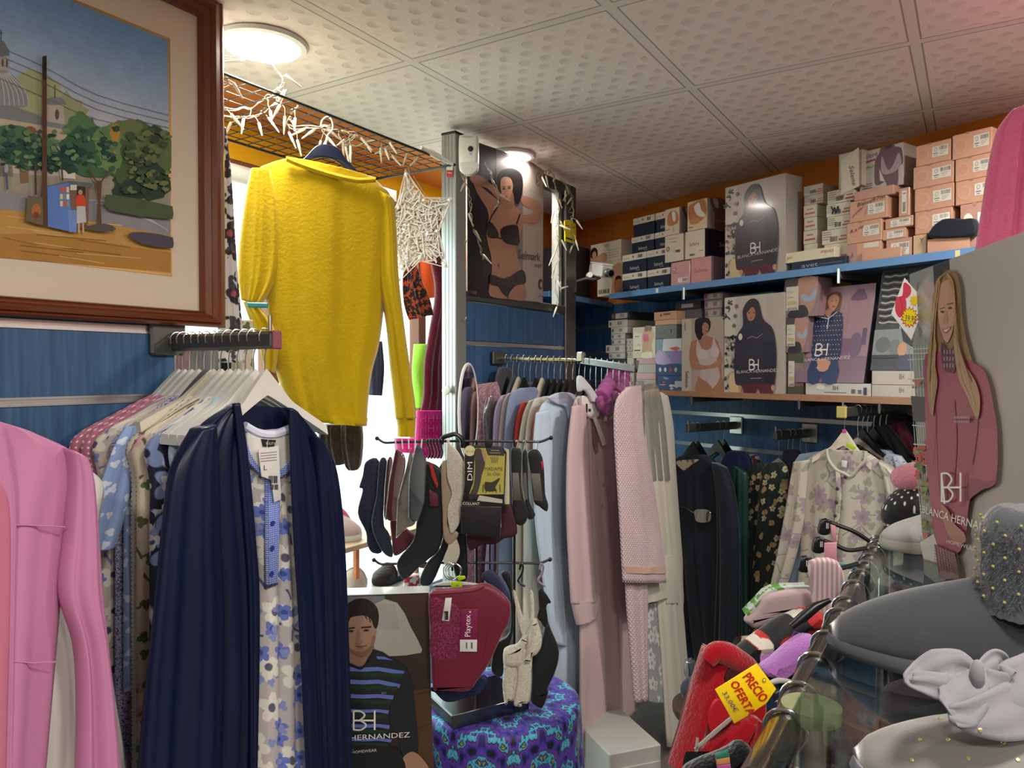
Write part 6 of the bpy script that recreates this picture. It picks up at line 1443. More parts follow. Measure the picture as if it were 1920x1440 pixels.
# ================================================================ clothes under the middle shelf
def faceout(tip, lab, ln=.36, zz=None):
    P = PW(ln); t = P.hit(*tip); w = t - NW * ln
    e = empty('garment_rail', w, lab, 'rail')
    mb = MB(); bar(mb, w, t, .02, .034); mb.build('arm', M_aludark, e)
    MB().box(w + NW * .006, (.07, .012, .08), (UW, NW, V(0, 0, 1)), .003).build('wall_plate', M_alu, e)
    MB().tube([t - NW * .008, t - NW * .008 + V(0, 0, .035)], .004, 8).build('stop_pin', M_steel, e, True)
    return w, t
w1, t1 = faceout((1288, 803), 'face-out arm under the middle shelf holding the navy robes', .33)
w2, t2 = faceout((1452, 817), 'short face-out arm with four bare hooks in the middle of the right wall', .24)
w3, t3 = faceout((1578, 773), 'face-out arm with yellow end cap above the floral cardigan', .42)
mb = MB(); mb.box(t3, (.036, .01, .04), (UW, NW, V(0, 0, 1)), .006); tag(mb.build('end_cap', mat('old_yellow_plastic', 'b8a95c', .5)), 'yellowed cap on the tip of the arm above the cardigan', 'cap')
hl = [(t1, w1, (.04, .07, .2, .24), 'black', 'navy robes arm'), (t2, w2, (.03, .09, .12, .17, .21), 'wire', 'bare short arm'), (t3, w3, (.02, .1, .13, .16, .2, .24, .28), 'black', 'cardigan arm')]
for t, w, ds, st, nm in hl:
    for i, d in enumerate(ds):
        stl = 'cream' if nm == 'cardigan arm' and i == 0 else 'wire' if nm == 'cardigan arm' and i % 2 else st
        hang(stl, t - NW * d + V(0, 0, .018), UW, f'{ {"cream": "cream", "black": "black", "wire": "thin wire"}[stl]} hanger, {ORD[i]} from the tip of the {nm}', 'hangers under the middle shelf', .8 if stl != 'cream' else .6)
C_velv = mat('navy_velour', '0c1626', .8, sheen=.25, bump=(120, .3, .002)); C_check = floral('beige_check', 'b8a88c', [(30, .5, 4, '6c5848', .8, None)], None)
C_green = floral('dark_green_blossom_print', '13201a', [(26, .38, 5, 'b8b294', .45, '8a7a3c'), (22, .34, 2, 'a08860', .5, None)], None)
C_cardi = floral('cream_cardigan_with_mauve_roses', 'b5b0a2', [(13, .42, 7, 'a2929a', .55, '8d7a84'), (19, .3, 3, '9c9c8a', .5, None)], (11, '85857a', .022))
Pv1 = PW(.33); e = empty('robe', Pv1.hit(1320, 1290), 'black navy velour robe with clear buckle on the left arm under the shelf', 'robe')
cloth('body', Pv1, [(1272, 856, 1318, 852), (1258, 872, 1340, 862), (1254, 900, 1356, 890), (1256, 1000, 1358, 1000), (1264, 1100, 1366, 1100), (1276, 1220, 1380, 1220), (1290, 1330, 1396, 1330)], C_velv, .045, 4, .01, 101, e)
cloth('sleeve', Pv1.shift(.022), [(1336, 866, 1362, 880), (1344, 930, 1378, 930), (1346, 1020, 1386, 1020), (1344, 1120, 1386, 1120), (1340, 1212, 1386, 1218)], C_velv, .05, 2, .008, 102, e)
puff('neck_lining', Pv1.shift(.025), [(1268, 866), (1290, 862), (1310, 862), (1296, 872), (1282, 882)], C_check, .004, e, .001)
puff('buckle', Pv1.shift(.036), TP((1240, 740, 3.79), [(248, 815), (345, 822), (348, 900), (262, 905), (240, 860)]), glassmat('clear_buckle', 'c8ccd0', .35, .05), .012, e, .003)
mb = MB(); mb.tube([Pv1.shift(.034).hit(*T((1240, 740, 3.79), x, y)) for x, y in ((85, 792), (160, 800), (245, 845))], .0025, 6); mb.build('buckle_strap', M_steel, e, True)
G4 = 'clothes under the middle shelf'
for i, (o, rows, m, cat, lab, fo) in enumerate([
    (.2, [(1366, 846, 1396, 846), (1350, 880, 1412, 876), (1346, 1000, 1412, 1000), (1350, 1200, 1410, 1200)], solid('royal_blue_cloth', '141f4a'), 'robe', 'royal blue robe behind the black velour robe', 3),
    (.27, [(1378, 872, 1396, 884), (1370, 900, 1402, 900), (1372, 1000, 1402, 1000), (1380, 1200, 1404, 1200)], satin('dark_green_satin', '23403a'), 'robe', 'dark green satin robe beside the blossom dresses', 2),
    (.18, [(1400, 852, 1416, 852), (1396, 875, 1426, 872), (1396, 1000, 1426, 1000)], floral('red_navy_stripe', '3a1f30', [(40, .5, 2, 'b09aa0', .6, None)]), 'dress', 'small striped dress peeking above the dark blossom dresses', 2),
    (.22, [(1408, 872, 1430, 866), (1400, 900, 1440, 900), (1392, 1020, 1440, 1020), (1388, 1180, 1436, 1180), (1384, 1300, 1430, 1300)], C_green, 'dress', 'dark green blossom dress, left one of two under the shelf', 3),
    (.26, [(1440, 868, 1466, 866), (1426, 890, 1478, 888), (1420, 980, 1472, 980), (1410, 1080, 1462, 1080), (1400, 1300, 1450, 1300)], C_green, 'dress', 'dark green blossom dress, right one touching the cardigan sleeve', 3),
    (.19, [(1474, 842, 1496, 842), (1468, 862, 1502, 862), (1468, 980, 1500, 980)], solid('navy_cloth', '10162e'), 'dress', 'navy garment on the short arm above the blossom dresses', 2),
    (.31, [(1500, 852, 1536, 846), (1486, 880, 1540, 870), (1478, 960, 1520, 960), (1470, 1060, 1500, 1060), (1466, 1150, 1492, 1150)], solid('pale_blue_knit', '8a9fb8'), 'cardigan', 'pale blue cardigan behind the floral one', 2),
    (.26, [(1640, 840, 1672, 846), (1624, 870, 1690, 880), (1640, 1000, 1704, 1000)], solid('pale_blue_jersey', '8fa2ba'), 'pyjama', 'pale blue pyjama right of the floral cardigan', 2),
    (.33, [(1664, 850, 1690, 856), (1652, 880, 1712, 896), (1664, 1000, 1722, 1000)], dots('grey_blue_dotted_jersey', '9aa3b0', '4c5566', 60, .14), 'pyjama', 'grey blue dotted pyjama right of the floral cardigan', 2),
    (.2, [(1648, 800, 1664, 796), (1640, 830, 1700, 842), (1640, 900, 1712, 900)], solid('black_knit_dark', '101216'), 'sweater', 'black sweater hanging behind the dotted pyjama', 2),
    (.14, [(1672, 796, 1694, 792), (1660, 816, 1716, 838), (1670, 900, 1720, 900)], solid('burgundy_knit', '5a1630'), 'sweater', 'burgundy sweater at the far right below the shelf', 2),
    (.1, [(1640, 780, 1700, 775), (1630, 820, 1730, 800), (1640, 880, 1735, 880)], solid('dark_navy_knit', '0d1322'), 'sweater', 'dark navy sweater deepest under the right end of the shelf', 2)]):
    strip(cat, PW(o), rows, m, lab, cat, .035, fo, .008, 110 + i, G4)
Pc4 = PW(.40); e = empty('cardigan', Pc4.hit(1575, 1130), 'cream button cardigan with mauve roses on a cream hanger', 'cardigan')
cloth('body', Pc4, [(1548, 842, 1622, 846), (1522, 856, 1650, 864), (1506, 880, 1672, 892), (1502, 950, 1668, 960), (1500, 1050, 1655, 1060), (1490, 1140, 1645, 1140)], C_cardi, .05, 4, .01, 130, e, prof=2.4)
cloth('sleeve', Pc4.shift(.014), [(1490, 866, 1518, 862), (1482, 910, 1514, 910), (1472, 970, 1508, 975), (1460, 1035, 1492, 1040), (1449, 1090, 1474, 1098), (1444, 1120, 1468, 1124)], C_cardi, .045, 2, .008, 131, e)
cloth('sleeve', Pc4.shift(.014), [(1648, 862, 1678, 884), (1660, 910, 1698, 912), (1664, 980, 1694, 985), (1660, 1060, 1690, 1060)], C_cardi, .045, 2, .008, 132, e)
K8 = (1240, 740, 3.79)
Pcc = Pc4.shift(.028)
puff('back_lining', Pcc.shift(-.002), TP(K8, [(1170, 385), (1300, 402), (1445, 400), (1430, 470), (1370, 560), (1290, 590), (1240, 540), (1200, 470)]), C_cardi, .005, e, .0015)
mb = MB(); mb.tube([Pcc.hit(*T(K8, x, y)) for x, y in spline([(1175, 385), (1190, 460), (1240, 530), (1300, 560), (1350, 580), (1400, 520), (1445, 470), (1452, 402)], 5)], .006, 8); mb.build('neckband', C_cardi, e, True)
puff('placket', Pcc, TP(K8, [(1240, 540), (1275, 550), (1280, 700), (1262, 950), (1240, 1110), (1222, 1110), (1236, 900), (1250, 700)]), C_cardi, .01, e, .003, smooth=0)
for x, y in ((1308, 585), (1252, 668), (1245, 765), (1235, 860)): MB().lathe(Pcc.shift(.006).hit(*T(K8, x, y)), [(.0055, 0), (.006, .0015), (.004, .003)], 14, Pc4.n).build('button', mat('dark_mauve_button', '3c2c34', .3), e, True)
tg = puff('size_label', Pcc.shift(.003), TP(K8, [(1282, 465), (1322, 470), (1316, 520), (1280, 512)]), mat('paper', 'd4d2ce', .8), .001, e, .0004, smooth=0)
p = Print(PW(.43), 0); h_ = tag(puff('size_clip', PW(.432), TP(K8, [(1308, 345), (1330, 340), (1382, 372), (1370, 395), (1322, 372)]), mat('lime_label', 'a8c820', .5), .002, None, .0006, smooth=0), 'lime size sticker on the cardigan hanger', 'sticker')
tag(puff('hook_sleeve', PW(.425), [(1580, 805), (1586, 805), (1586, 812), (1580, 812)], mat('pink_vinyl', 'c83a8a', .4), .008, None, .002, smooth=0), 'pink sleeve on the hook of the cardigan hanger', 'hook sleeve')
# stool with folded navy item
e = empty('wooden_stool', PF(2.1).hit(1290, 1440), 'brown round wooden stool behind the red robe', 'stool')
c = PF(2.1).hit(1345, 1322); MB().lathe(c, [(.12, -.03), (.125, -.02), (.125, -.004), (.118, 0), (.001, 0)], 30).build('seat', mat('dark_stool_wood', '4a382c', .5, vary=.2), e, True)
for a in range(4):
    q = c + V(math.cos(a * PI / 2 + .4) * .085, math.sin(a * PI / 2 + .4) * .085, -.025); q2 = c + V(math.cos(a * PI / 2 + .4) * .11, math.sin(a * PI / 2 + .4) * .11, -c.z); MB().tube([q, q2], .014, 8).build('leg', MATS['dark_stool_wood'], e, True)
tag(MB().ball(c + V(-.05, .0, .04), (.055, .06, .038), 16).build('folded_sweater', solid('navy_bundle', '151b30'), None, True), 'navy bundle lying on the wooden stool', 'bundle')
tag(cloth('plastic_bag', PF(2.0), [(1284, 1240, 1302, 1236), (1282, 1262, 1310, 1262), (1292, 1282, 1306, 1280)], C_plastic, .03, 2, .01, 140), 'crumpled clear plastic bag behind the red robe', 'bag')
# ================================================================ round table with printed cloth
TC = V(-.035, 2.02, .71); TR = .215
def mand(k):
    o = k.xyz(k.coord('Object')); x, y, z = o[0], o[1], o[2]
    r = k.m('SQRT', k.m('ADD', k.m('MULTIPLY', x, x), k.m('MULTIPLY', y, y)))
    drop = k.m('MAXIMUM', k.m('SUBTRACT', .7, z), 0.0) ; R = k.m('ADD', r, drop); a = k.m('ARCTAN2', y, x)
    def wave(n, ph, fr): return k.m('SINE', k.m('ADD', k.m('MULTIPLY', R, fr), k.m('MULTIPLY', k.m('COSINE', k.m('MULTIPLY', a, n)), ph)))
    seg = PI / 9; af = k.m('ABSOLUTE', k.m('SUBTRACT', k.m('MODULO', k.m('ADD', a, 10 * PI), seg * 2), seg))
    q = k.comb(k.m('MULTIPLY', R, 30.0), k.m('MULTIPLY', af, k.m('ADD', 5.0, k.m('MULTIPLY', R, 22.0))), 0.0)
    n1 = k.noise(q, 1.0, 3, .55); w1 = k.m('SINE', k.m('SUBTRACT', k.m('MULTIPLY', R, 75.0), k.m('MULTIPLY', af, 16.0)))
    v = k.m('ADD', k.m('MULTIPLY', k.m('SUBTRACT', n1, .5), 3.4), k.m('MULTIPLY', w1, .55))
    rp = k.new('ShaderNodeValToRGB'); k.l.new(k.m('MULTIPLY', k.m('ADD', v, 1.25), .4, clamp=True), rp.inputs[0]); cr = rp.color_ramp
    st = [(0, '05060a'), (.16, '120e2c'), (.28, '2c2478'), (.4, '4a38a8'), (.5, '6a3c9c'), (.58, '20202c'), (.64, '2f8fbe'), (.72, '58c0cc'), (.79, '5048a8'), (.87, '0a0a14'), (.93, '8fb83a'), (1, '1d1840')]
    while len(cr.elements) < len(st): cr.elements.new(.5)
    for el, (p_, c_) in zip(cr.elements, st): el.position = p_; el.color = (*lin(c_), 1)
    return rp.outputs[0]
C_mand = mat('kaleidoscope_print_cloth', '4a38a8', .55, pat=mand, sheen=.2)
e = empty('round_table', V(TC.x, TC.y, 0), 'small round table hidden under the kaleidoscope cloth', 'table')
MB().lathe(V(TC.x, TC.y, .685), [(.001, 0), (TR - .006, 0), (TR - .004, .01), (TR - .006, .02), (.001, .02)], 40).build('tabletop', MATS['dark_stool_wood'], e)
MB().lathe(V(TC.x, TC.y, 0), [(.12, 0), (.12, .02), (.025, .03), (.022, .685)], 24).build('pedestal', MATS['dark_stool_wood'], e)
vs = []; fs = []; N = 120; prof = [(.0, 0)] + [(TR * t, 0) for t in (.15, .3, .45, .6, .75, .88, .97)] + [(TR + .004, -.006), (TR + .007, -.02)] + [(TR + .008 + .012 * i / 9, -.02 - .055 * i) for i in range(1, 10)]
for q, (r_, h) in enumerate(prof):
    for i in range(N):
        a = 2 * PI * i / N; dpt = max(0, -h - .01); rr_ = r_ + dpt * (.045 * math.sin(a * 9 + 1.3 * dpt) + .03 * math.sin(a * 14 + 2)) + (.001 if r_ == 0 else 0)
        vs.append(V(TC.x + rr_ * math.cos(a), TC.y + rr_ * math.sin(a), TC.z + h + .001))
for q in range(len(prof) - 1):
    for i in range(N): fs.append((q * N + i, q * N + (i + 1) % N, (q + 1) * N + (i + 1) % N, (q + 1) * N + i))
o = mk('tablecloth', vs, fs, C_mand, None, True, origin=V(TC.x, TC.y, 0)); tag(o, 'purple and turquoise kaleidoscope print cloth draped over the small round table', 'tablecloth')

# ================================================================ black counter stand with lingerie
S = (640, 780, 4.364); S2 = (620, 800, 4.36); S3 = (760, 1060, 3.788)
PSt = PF(2.0); st = empty('display_stand', V(-.1, 2.0, .712), 'black two-tier metal counter stand on the round table', 'stand')
c0 = V(-.095, 1.96, .726); ux = V(.86, .5, 0); uy = V(-.5, .86, 0)
MB().box(c0 + V(0, 0, .004), (.22, .17, .03), (ux, uy, V(0, 0, 1)), .003).build('base', mat('gloss_black', '0b0b0e', .15), st)
MB().box(c0 + V(0, 0, .005) - ux * .0 - uy * .0865, (.222, .004, .034), (ux, uy, V(0, 0, 1)), .001).build('base_edge', mat('dark_chrome', '56565c', .2, metal=.9), st)
def px(x, y, P=PSt): return P.hit(x, y)
for xx in (893, 964): MB().tube([V(px(xx, 900).x, 2.0, .73), px(xx, 826)], .004, 8).build('pole', M_blackmetal, st, True)
MB().tube([px(918, 1070), px(918, 985)], .003, 8).build('pole', M_blackmetal, st, True)
for y0, x0, x1, dy in ((826, 722, 1022, 0), (1054, 716, 1020, 0)):
    MB().tube([px(*q) for q in spline([(x0 - 14, y0 - 4), (x0, y0 + 4), (x0 + 30, y0 + 3), (870, y0 + 1), (x1 - 30, y0 + 2), (x1 - 8, y0 + 2), (x1 + 10, y0 - 5)], 5)], .0035, 8).build('cross_arm', M_blackmetal, st, True)
    for q in ((x0 - 15, y0 - 4), (x1 + 11, y0 - 5)): MB().ball(px(*q), .006, 10).build('arm_tip', M_blackplastic, st, True)
MB().tube([px(848, 1070, PF(1.95)), px(848, 1000, PF(1.95)), px(850, 840)], .003, 8).build('front_arm', M_blackmetal, st, True)
G5 = 'lingerie on the counter stand'
C_navyl = dots('navy_dotted_lycra', '1c2138', '0c0e18', 60, .18); C_bk = solid('black_lycra', '0e0f12', .6); C_mar = mat('maroon_lycra', '6e2a34', .6, sheen=.2); C_taupe = mat('taupe_lycra', '7a6a60', .6); C_blk2 = mat('sheer_black_nylon', '0c1216', .5, sheen=.3)
C_film = glassmat('pack_film', 'f0f2f4', .16, .08)
def pl(name, Y, fr, pts, m, lab, cat, t=.014, yaw=0, grp=G5, parent=None, smooth=4, film=None):
    P = PF(Y, yaw, (fr[0] + sum(q[0] for q in pts) / len(pts) / fr[2] - 960) / 1400 * Y)
    if film:
        e = empty(name, P.hit(*T(fr, *pts[0])), lab, cat, grp)
        WL[e] = Vector(e.location); puff('contents', P, TP(fr, pts), m, t, e, min(.005, t * .45), smooth)
        c = (sum(q[0] for q in pts) / len(pts), sum(q[1] for q in pts) / len(pts))
        puff('plastic_sleeve', P, TP(fr, [(c[0] + (a - c[0]) * 1.1, c[1] + (b - c[1]) * 1.05) for a, b in pts]), film, t + .008, e, .002, 0); return e, P
    o = puff(name, P, TP(fr, pts), m, t, parent, min(.006, t * .45), smooth)
    if parent is None: tag(o, lab, cat, grp)
    return o, P
pl('brief', 2.03, S2, [(290, 285), (262, 400), (235, 495), (262, 520), (222, 705), (290, 860), (300, 960), (345, 1030), (430, 1000), (430, 700), (400, 290)], C_navyl, 'navy dotted briefs hanging leftmost on the counter stand', 'briefs', .016)
pl('brief', 1.99, S2, [(400, 280), (460, 280), (448, 500), (430, 780), (480, 880), (510, 1040), (480, 1065), (410, 1000), (335, 800), (375, 560)], C_navyl, 'second pair of navy dotted briefs on the counter stand', 'briefs', .012)
pl('brief', 2.06, S2, [(490, 760), (560, 770), (640, 850), (690, 900), (620, 1000), (520, 1050), (500, 900)], C_mar, 'rust red briefs showing below the plastic packs', 'briefs', .02)
pl('stocking_pack', 1.96, S2, [(465, 275), (505, 270), (490, 500), (470, 740), (436, 730), (445, 500)], C_mar, 'narrow maroon tights pack edge in clear film', 'stocking pack', .006, film=C_film)
pl('stocking_pack', 1.93, S2, [(545, 190), (612, 270), (575, 560), (545, 750), (455, 740), (480, 480), (520, 240)], C_mar, 'maroon tights pack in clear film on the left of the stand', 'stocking pack', .008, film=C_film)
pl('stocking_pack', 1.90, S2, [(655, 190), (680, 400), (700, 760), (610, 830), (545, 890), (555, 600), (620, 330)], C_taupe, 'taupe tights pack in crinkled clear film', 'stocking pack', .008, film=C_film)
pl('stocking_pack', 1.87, S2, [(705, 150), (775, 280), (765, 600), (715, 760), (645, 730), (650, 400)], mat('petrol_nylon', '1f3a4a', .5), 'petrol blue tights pack in clear film', 'stocking pack', .008, film=C_film)
for i in range(5): tag(MB().tube([PF(1.97 - .02 * i).hit(*T(S, 440 + i * 55, 190)), PF(1.97 - .02 * i).hit(*T(S, 452 + i * 50, 270))], .0018, 6).build('pack_hook', M_white, None, True), f'white pack hook, {ORD[i]} from the left on the upper stand arm', 'hook', 'white pack hooks')
pl('stocking', 1.93, S, [(620, 380), (700, 370), (835, 480), (840, 900), (800, 1090), (740, 1150), (640, 1230), (560, 1310), (500, 1330), (455, 1230), (480, 1150), (590, 1010), (620, 800)], C_blk2, 'large black nylon stocking with heel drooping to the lower arm', 'stocking', .02)
pl('stocking', 1.97, S, [(800, 420), (960, 400), (1000, 700), (1030, 1100), (1030, 1330), (940, 1330), (880, 1100), (740, 1370), (640, 1360), (700, 1200), (830, 1000)], C_blk2, 'black stockings hanging in the middle of the stand', 'stocking', .02)
pl('hang_card', 1.9, S, [(716, 372), (745, 400), (796, 560), (782, 590), (740, 500)], card('b0282c'), 'small red card tucked among the black stockings', 'card', .002, smooth=0)
pl('hang_card', 1.91, S, [(720, 600), (790, 640), (800, 740), (725, 740)], mat('wine_lace', '5c1c30', .6), 'wine red lace patch among the black stockings', 'card', .004, smooth=0)
# black clip hangers in the centre
for i in range(5):
    P = PF(1.92 - .005 * i); x = 715 + i * 26
    tag(MB().tube([P.hit(*T(S, a, b)) for a, b in spline([(x, 200), (x - 8, 190), (x - 14, 215), (x - 4, 250), (x + 8, 300), (x - 6, 350)], 4)], .0022, 6).build('clip_hanger', M_blackplastic, None, True), f'black hook of a lingerie hanger, {ORD[i]} left of the stand centre', 'hanger', 'black hooks at the stand centre')
tag(MB().tube([PF(1.95).hit(*T(S, a, b)) for a, b in spline([(820, 230), (830, 180), (880, 160), (935, 150), (985, 190), (990, 260)], 5)], .006, 8).build('clip_hanger', M_blackplastic, None, True), 'thick black hanger arch at the top centre of the stand', 'hanger')
C_lace = micro('ivory_lace', 'cdc8ba', 'bab4a5', 150, .05)
e = empty('lace_bodice', PF(1.88).hit(*T(S, 880, 1150)), 'ivory lace bra with beige cup hanging down the middle of the stand', 'bra', G5)
P = PF(1.90)
puff('cup', P, TP(S, [(820, 400), (860, 380), (880, 550), (960, 640), (900, 760), (870, 900), (960, 960), (900, 1050), (840, 1000), (830, 800), (822, 640)]), mat('beige_cup', 'a08c78', .6), .016, e, .006, 4)
puff('lace_panel', P.shift(.014), TP(S, [(870, 230), (905, 240), (960, 300), (1010, 400), (1002, 470), (1030, 560), (1042, 660), (985, 740), (965, 880), (905, 960), (880, 900), (870, 760), (905, 640), (870, 520), (862, 400)]), C_lace, .008, e, .003, 4)
puff('strap', P.shift(.01), TP(S, [(862, 200), (884, 195), (896, 260), (872, 260)]), C_lace, .004, e, .001, 0)
puff('side_band', P, TP(S, [(905, 940), (970, 1090), (940, 1200), (880, 1240), (835, 1180), (870, 1080)]), mat('ivory_cup', 'c4bdac', .6), .012, e, .004, 4)
# tights pack
e = empty('tights_pack', PF(1.86).hit(*T(S, 1150, 990)), 'gold and black tights pack facing forward on the stand', 'tights pack', G5)
P = PF(1.86, .05, -.1)
puff('card', P, TP(S, [(1010, 262), (1060, 236), (1140, 240), (1320, 248), (1352, 300), (1330, 742), (985, 735), (1010, 560)]), card('141416', 1), .003, e, .001, 0)
p = Print(P, .0022, tf=S)
p.poly([(1100, 262), (1180, 262), (1195, 310), (1340, 310), (1328, 640), (1045, 640), (1080, 540), (1090, 330)], 'b0a648'); p.ell(1052, 284, 44, 44, 'd3cf9c', n=20); p.text('50 | XS', (1022, 296), (1082, 296), (1022, 282), '3a3828')
p.poly([(1180, 262), (1320, 262), (1335, 325), (1200, 320)], '2a2826'); p.line([(1225, 280), (1290, 282)], 6, '9c926c'); p.line([(1215, 300), (1300, 302)], 5, '9c926c')
p.poly([(1120, 262), (1165, 300), (1175, 400), (1150, 480), (1135, 560), (1105, 650), (1080, 660), (1050, 640), (1085, 560), (1095, 400), (1085, 300)], '3a3634', 3); p.poly([(1145, 270), (1180, 300), (1185, 350), (1170, 370)], 'b08464', 3)
p.poly([(1045, 635), (1085, 640), (1090, 665), (1060, 690), (1040, 660)], '151314', 2); p.poly([(1085, 640), (1115, 640), (1145, 685), (1120, 690), (1090, 665)], '151314', 2)
p.text('DIM', (1072, 525), (1072, 375), (1030, 525), 'e8e6dc'); p.text('MADAME', (1175, 445), (1320, 445), (1175, 415), '4a4420'); p.text('So Chic', (1195, 485), (1300, 487), (1195, 455), '4a4420')
p.poly([(1175, 540), (1230, 540), (1300, 505), (1260, 580), (1270, 610), (1180, 610)], '2c281c', 3); p.line([(1185, 605), (1182, 628)], 5, '2c281c'); p.line([(1265, 605), (1268, 628)], 5, '2c281c'); p.line([(1160, 560), (1158, 620)], 6, '2c281c'); p.line([(1296, 560), (1300, 620)], 6, '2c281c')
for i in range(5): p.line([(1225 + i * 14, 330), (1225 + i * 14 + (2 - i) * 3, 380)], 4, '4a4420')
p.poly([(1130, 645), (1318, 680), (1318, 712), (1110, 690)], 'b9b6a8'); p.rect(985, 690, 1140, 734, '141416'); p.text('COLLANT', (992, 722), (1130, 726), (993, 700), 'dedbd0')
p.build('printed_front', e, INKG)
puff('folded_tights', P.shift(-.006), TP(S, [(975, 738), (1310, 745), (1300, 990), (1280, 1000), (985, 960)]), C_bk, .012, e, .004, 0)
puff('euro_hook', P.shift(.0), TP(S, [(1170, 195), (1235, 195), (1240, 230), (1225, 260), (1185, 262), (1168, 230)]), M_blackplastic, .004, e, .001, 0)
pl('tights_pack', 1.88, S, [(1330, 262), (1372, 275), (1376, 720), (1340, 722)], card('c8c0a0', 1), 'second tights pack edge behind the gold one', 'tights pack', .004, smooth=0)
pl('brief', 1.93, S, [(1300, 735), (1385, 720), (1440, 955), (1330, 1000), (1260, 1045), (1150, 1050), (1050, 1095), (1040, 950), (1290, 940)], mat('wine_lycra', '3c1020', .6), 'dark wine briefs behind the gold tights pack', 'briefs', .02)
SK = [[(1385, 285), (1440, 265), (1475, 300), (1470, 560), (1500, 700), (1528, 800), (1500, 880), (1450, 892), (1405, 830), (1395, 600)], [(1480, 300), (1520, 300), (1530, 560), (1540, 700), (1585, 800), (1560, 842), (1520, 830), (1500, 700), (1480, 500)], [(1525, 300), (1600, 275), (1645, 340), (1660, 460), (1668, 640), (1692, 720), (1680, 780), (1620, 740), (1570, 690), (1545, 460)]]
for i, q in enumerate(SK):
    P = PF(1.93 + .03 * i); e = empty('sock_pack', P.hit(*T(S, *q[5])), ['thick black sock pack, leftmost right of the gold pack', 'thin black sock pack, middle of three', 'black sock pack with red tab, nearest the ice blue robe'][i], 'socks', 'sock packs on the stand')
    puff('sock', P, TP(S, q), C_bk, .018, e, .006, 3)
    lab = [[(1400, 465), (1450, 465), (1470, 690), (1405, 690)], [(1488, 465), (1512, 465), (1526, 680), (1500, 690)], [(1555, 470), (1625, 470), (1650, 700), (1580, 690)]][i]
    puff('paper_band', P.shift(.009), TP(S, lab), card('5b5850'), .002, e, .0006, 0)
    if i == 2: puff('red_tab', P.shift(.009), TP(S, [(1632, 370), (1652, 372), (1658, 440), (1640, 440)]), card('a01c34'), .002, e, .0006, 0)
    hx = (1440, 1500, 1602)[i]; MB().tube([P.hit(*T(S, a, b)) for a, b in spline([(hx - 10, 215), (hx, 200), (hx + 8, 215), (hx, 250), (hx, 285)], 4)], .0016, 6).build('hook', M_steel, e, True)
# chrome rings and lime size clips
for i in range(3):
    c = PF(1.86 + .01 * i).hit(*T(S, 905 + i * 12, 1270)); tag(MB().tube([c + V(math.cos(a), 0, math.sin(a)) * (.022 - .002 * i) for a in [2 * PI * q / 24 for q in range(24)]], .0014, 6, closed=True).build('chrome_ring', M_chrome, None, True), f'shiny hanger ring above the burgundy briefs, {ORD[i]} of three', 'ring', 'chrome rings')
for i, q in enumerate([[(900, 1355), (985, 1352), (990, 1400), (945, 1420), (895, 1395)], [(940, 1310), (1010, 1306), (1018, 1330), (960, 1350)]]):
    pl('size_clip', 1.80 - .01 * i, S, q, mat('lime_plastic', 'a6c41c', .4), ['lime size marker reading 44 above the burgundy briefs', 'second lime size marker behind the one reading 44'][i], 'size marker', .006, smooth=0)
p = Print(PF(1.80), .0035, tf=S); p.text('44', (935, 1392), (965, 1390), (935, 1374), '1c2410'); p.build('size_numerals', bpy.data.objects['size_clip.001'])
pl('clear_hanger', 1.83, S, [(870, 1350), (1110, 1370), (1118, 1395), (960, 1400), (740, 1395)], mat('milky_plastic', 'b8b6b2', .3), 'milky plastic hanger above the burgundy briefs', 'hanger', .008)
# burgundy briefs with tags
e = empty('brief', PF(1.78).hit(*T(S3, 300, 890)), 'burgundy high waist briefs with lace front, in front of the stand base', 'briefs', G5)
P = PF(1.79); C_burl = mat('burgundy_lycra', '6e1830', .45, sheen=.3, bump=(60, .2, .002)); C_burlace = micro('burgundy_lace', '5c1534', '8a2c54', 160, .06)
puff('body', P, TP(S3, [(172, 200), (300, 165), (450, 150), (560, 128), (640, 160), (740, 262), (735, 400), (690, 480), (600, 680), (520, 800), (450, 882), (330, 885), (240, 880), (195, 850), (182, 500)]), C_burl, .03, e, .01, 4)
puff('lace_front', P.shift(.012), TP(S3, [(182, 230), (260, 240), (400, 330), (400, 640), (190, 650), (185, 400)]), C_burlace, .01, e, .004, 4)
mb = MB(); mb.tube([P.shift(.014).hit(*T(S3, a, b)) for a, b in spline([(175, 205), (330, 195), (480, 180), (560, 150)], 5)], .003, 6); mb.tube([P.shift(.014).hit(*T(S3, a, b)) for a, b in spline([(470, 860), (560, 640), (600, 420), (720, 300)], 5)], .003, 6); mb.build('elastic_edge', C_burl, e, True)
t_ = empty('price_tag', P.shift(.02).hit(*T(S3, 450, 610)), 'magenta swing tag with white barcode card on the burgundy briefs', 'tag')
puff('card', P.shift(.02), TP(S3, [(395, 308), (516, 308), (512, 525), (388, 525)]), card('7a1048', 1), .0012, t_, .0004, 0); puff('barcode_card', P.shift(.021), TP(S3, [(388, 528), (510, 528), (508, 613), (387, 612)]), mat('paper', 'd4d2ce', .8), .0012, t_, .0004, 0)
p = Print(P.shift(.021), .001, tf=S3); p.text('Playtex', (462, 505), (462, 350), (420, 505), 'eee6ea'); p.ell(460, 330, 7, 7, 'd8c8d0'); p.bars(430, 545, 440, 590); p.bars(466, 545, 478, 590); p.build('lettering', t_)
puff('care_label', P.shift(.021), TP(S3, [(285, 232), (330, 230), (312, 397), (260, 393)]), mat('paper', 'd4d2ce', .8), .001, e, .0004, 0)
p = Print(P.shift(.022), .001, tf=S3); p.rect(276, 325, 305, 385, '26242a'); p.text('Mujer', (284, 380), (284, 335), (274, 380), 'c8c6c2'); p.build('care_print', e)
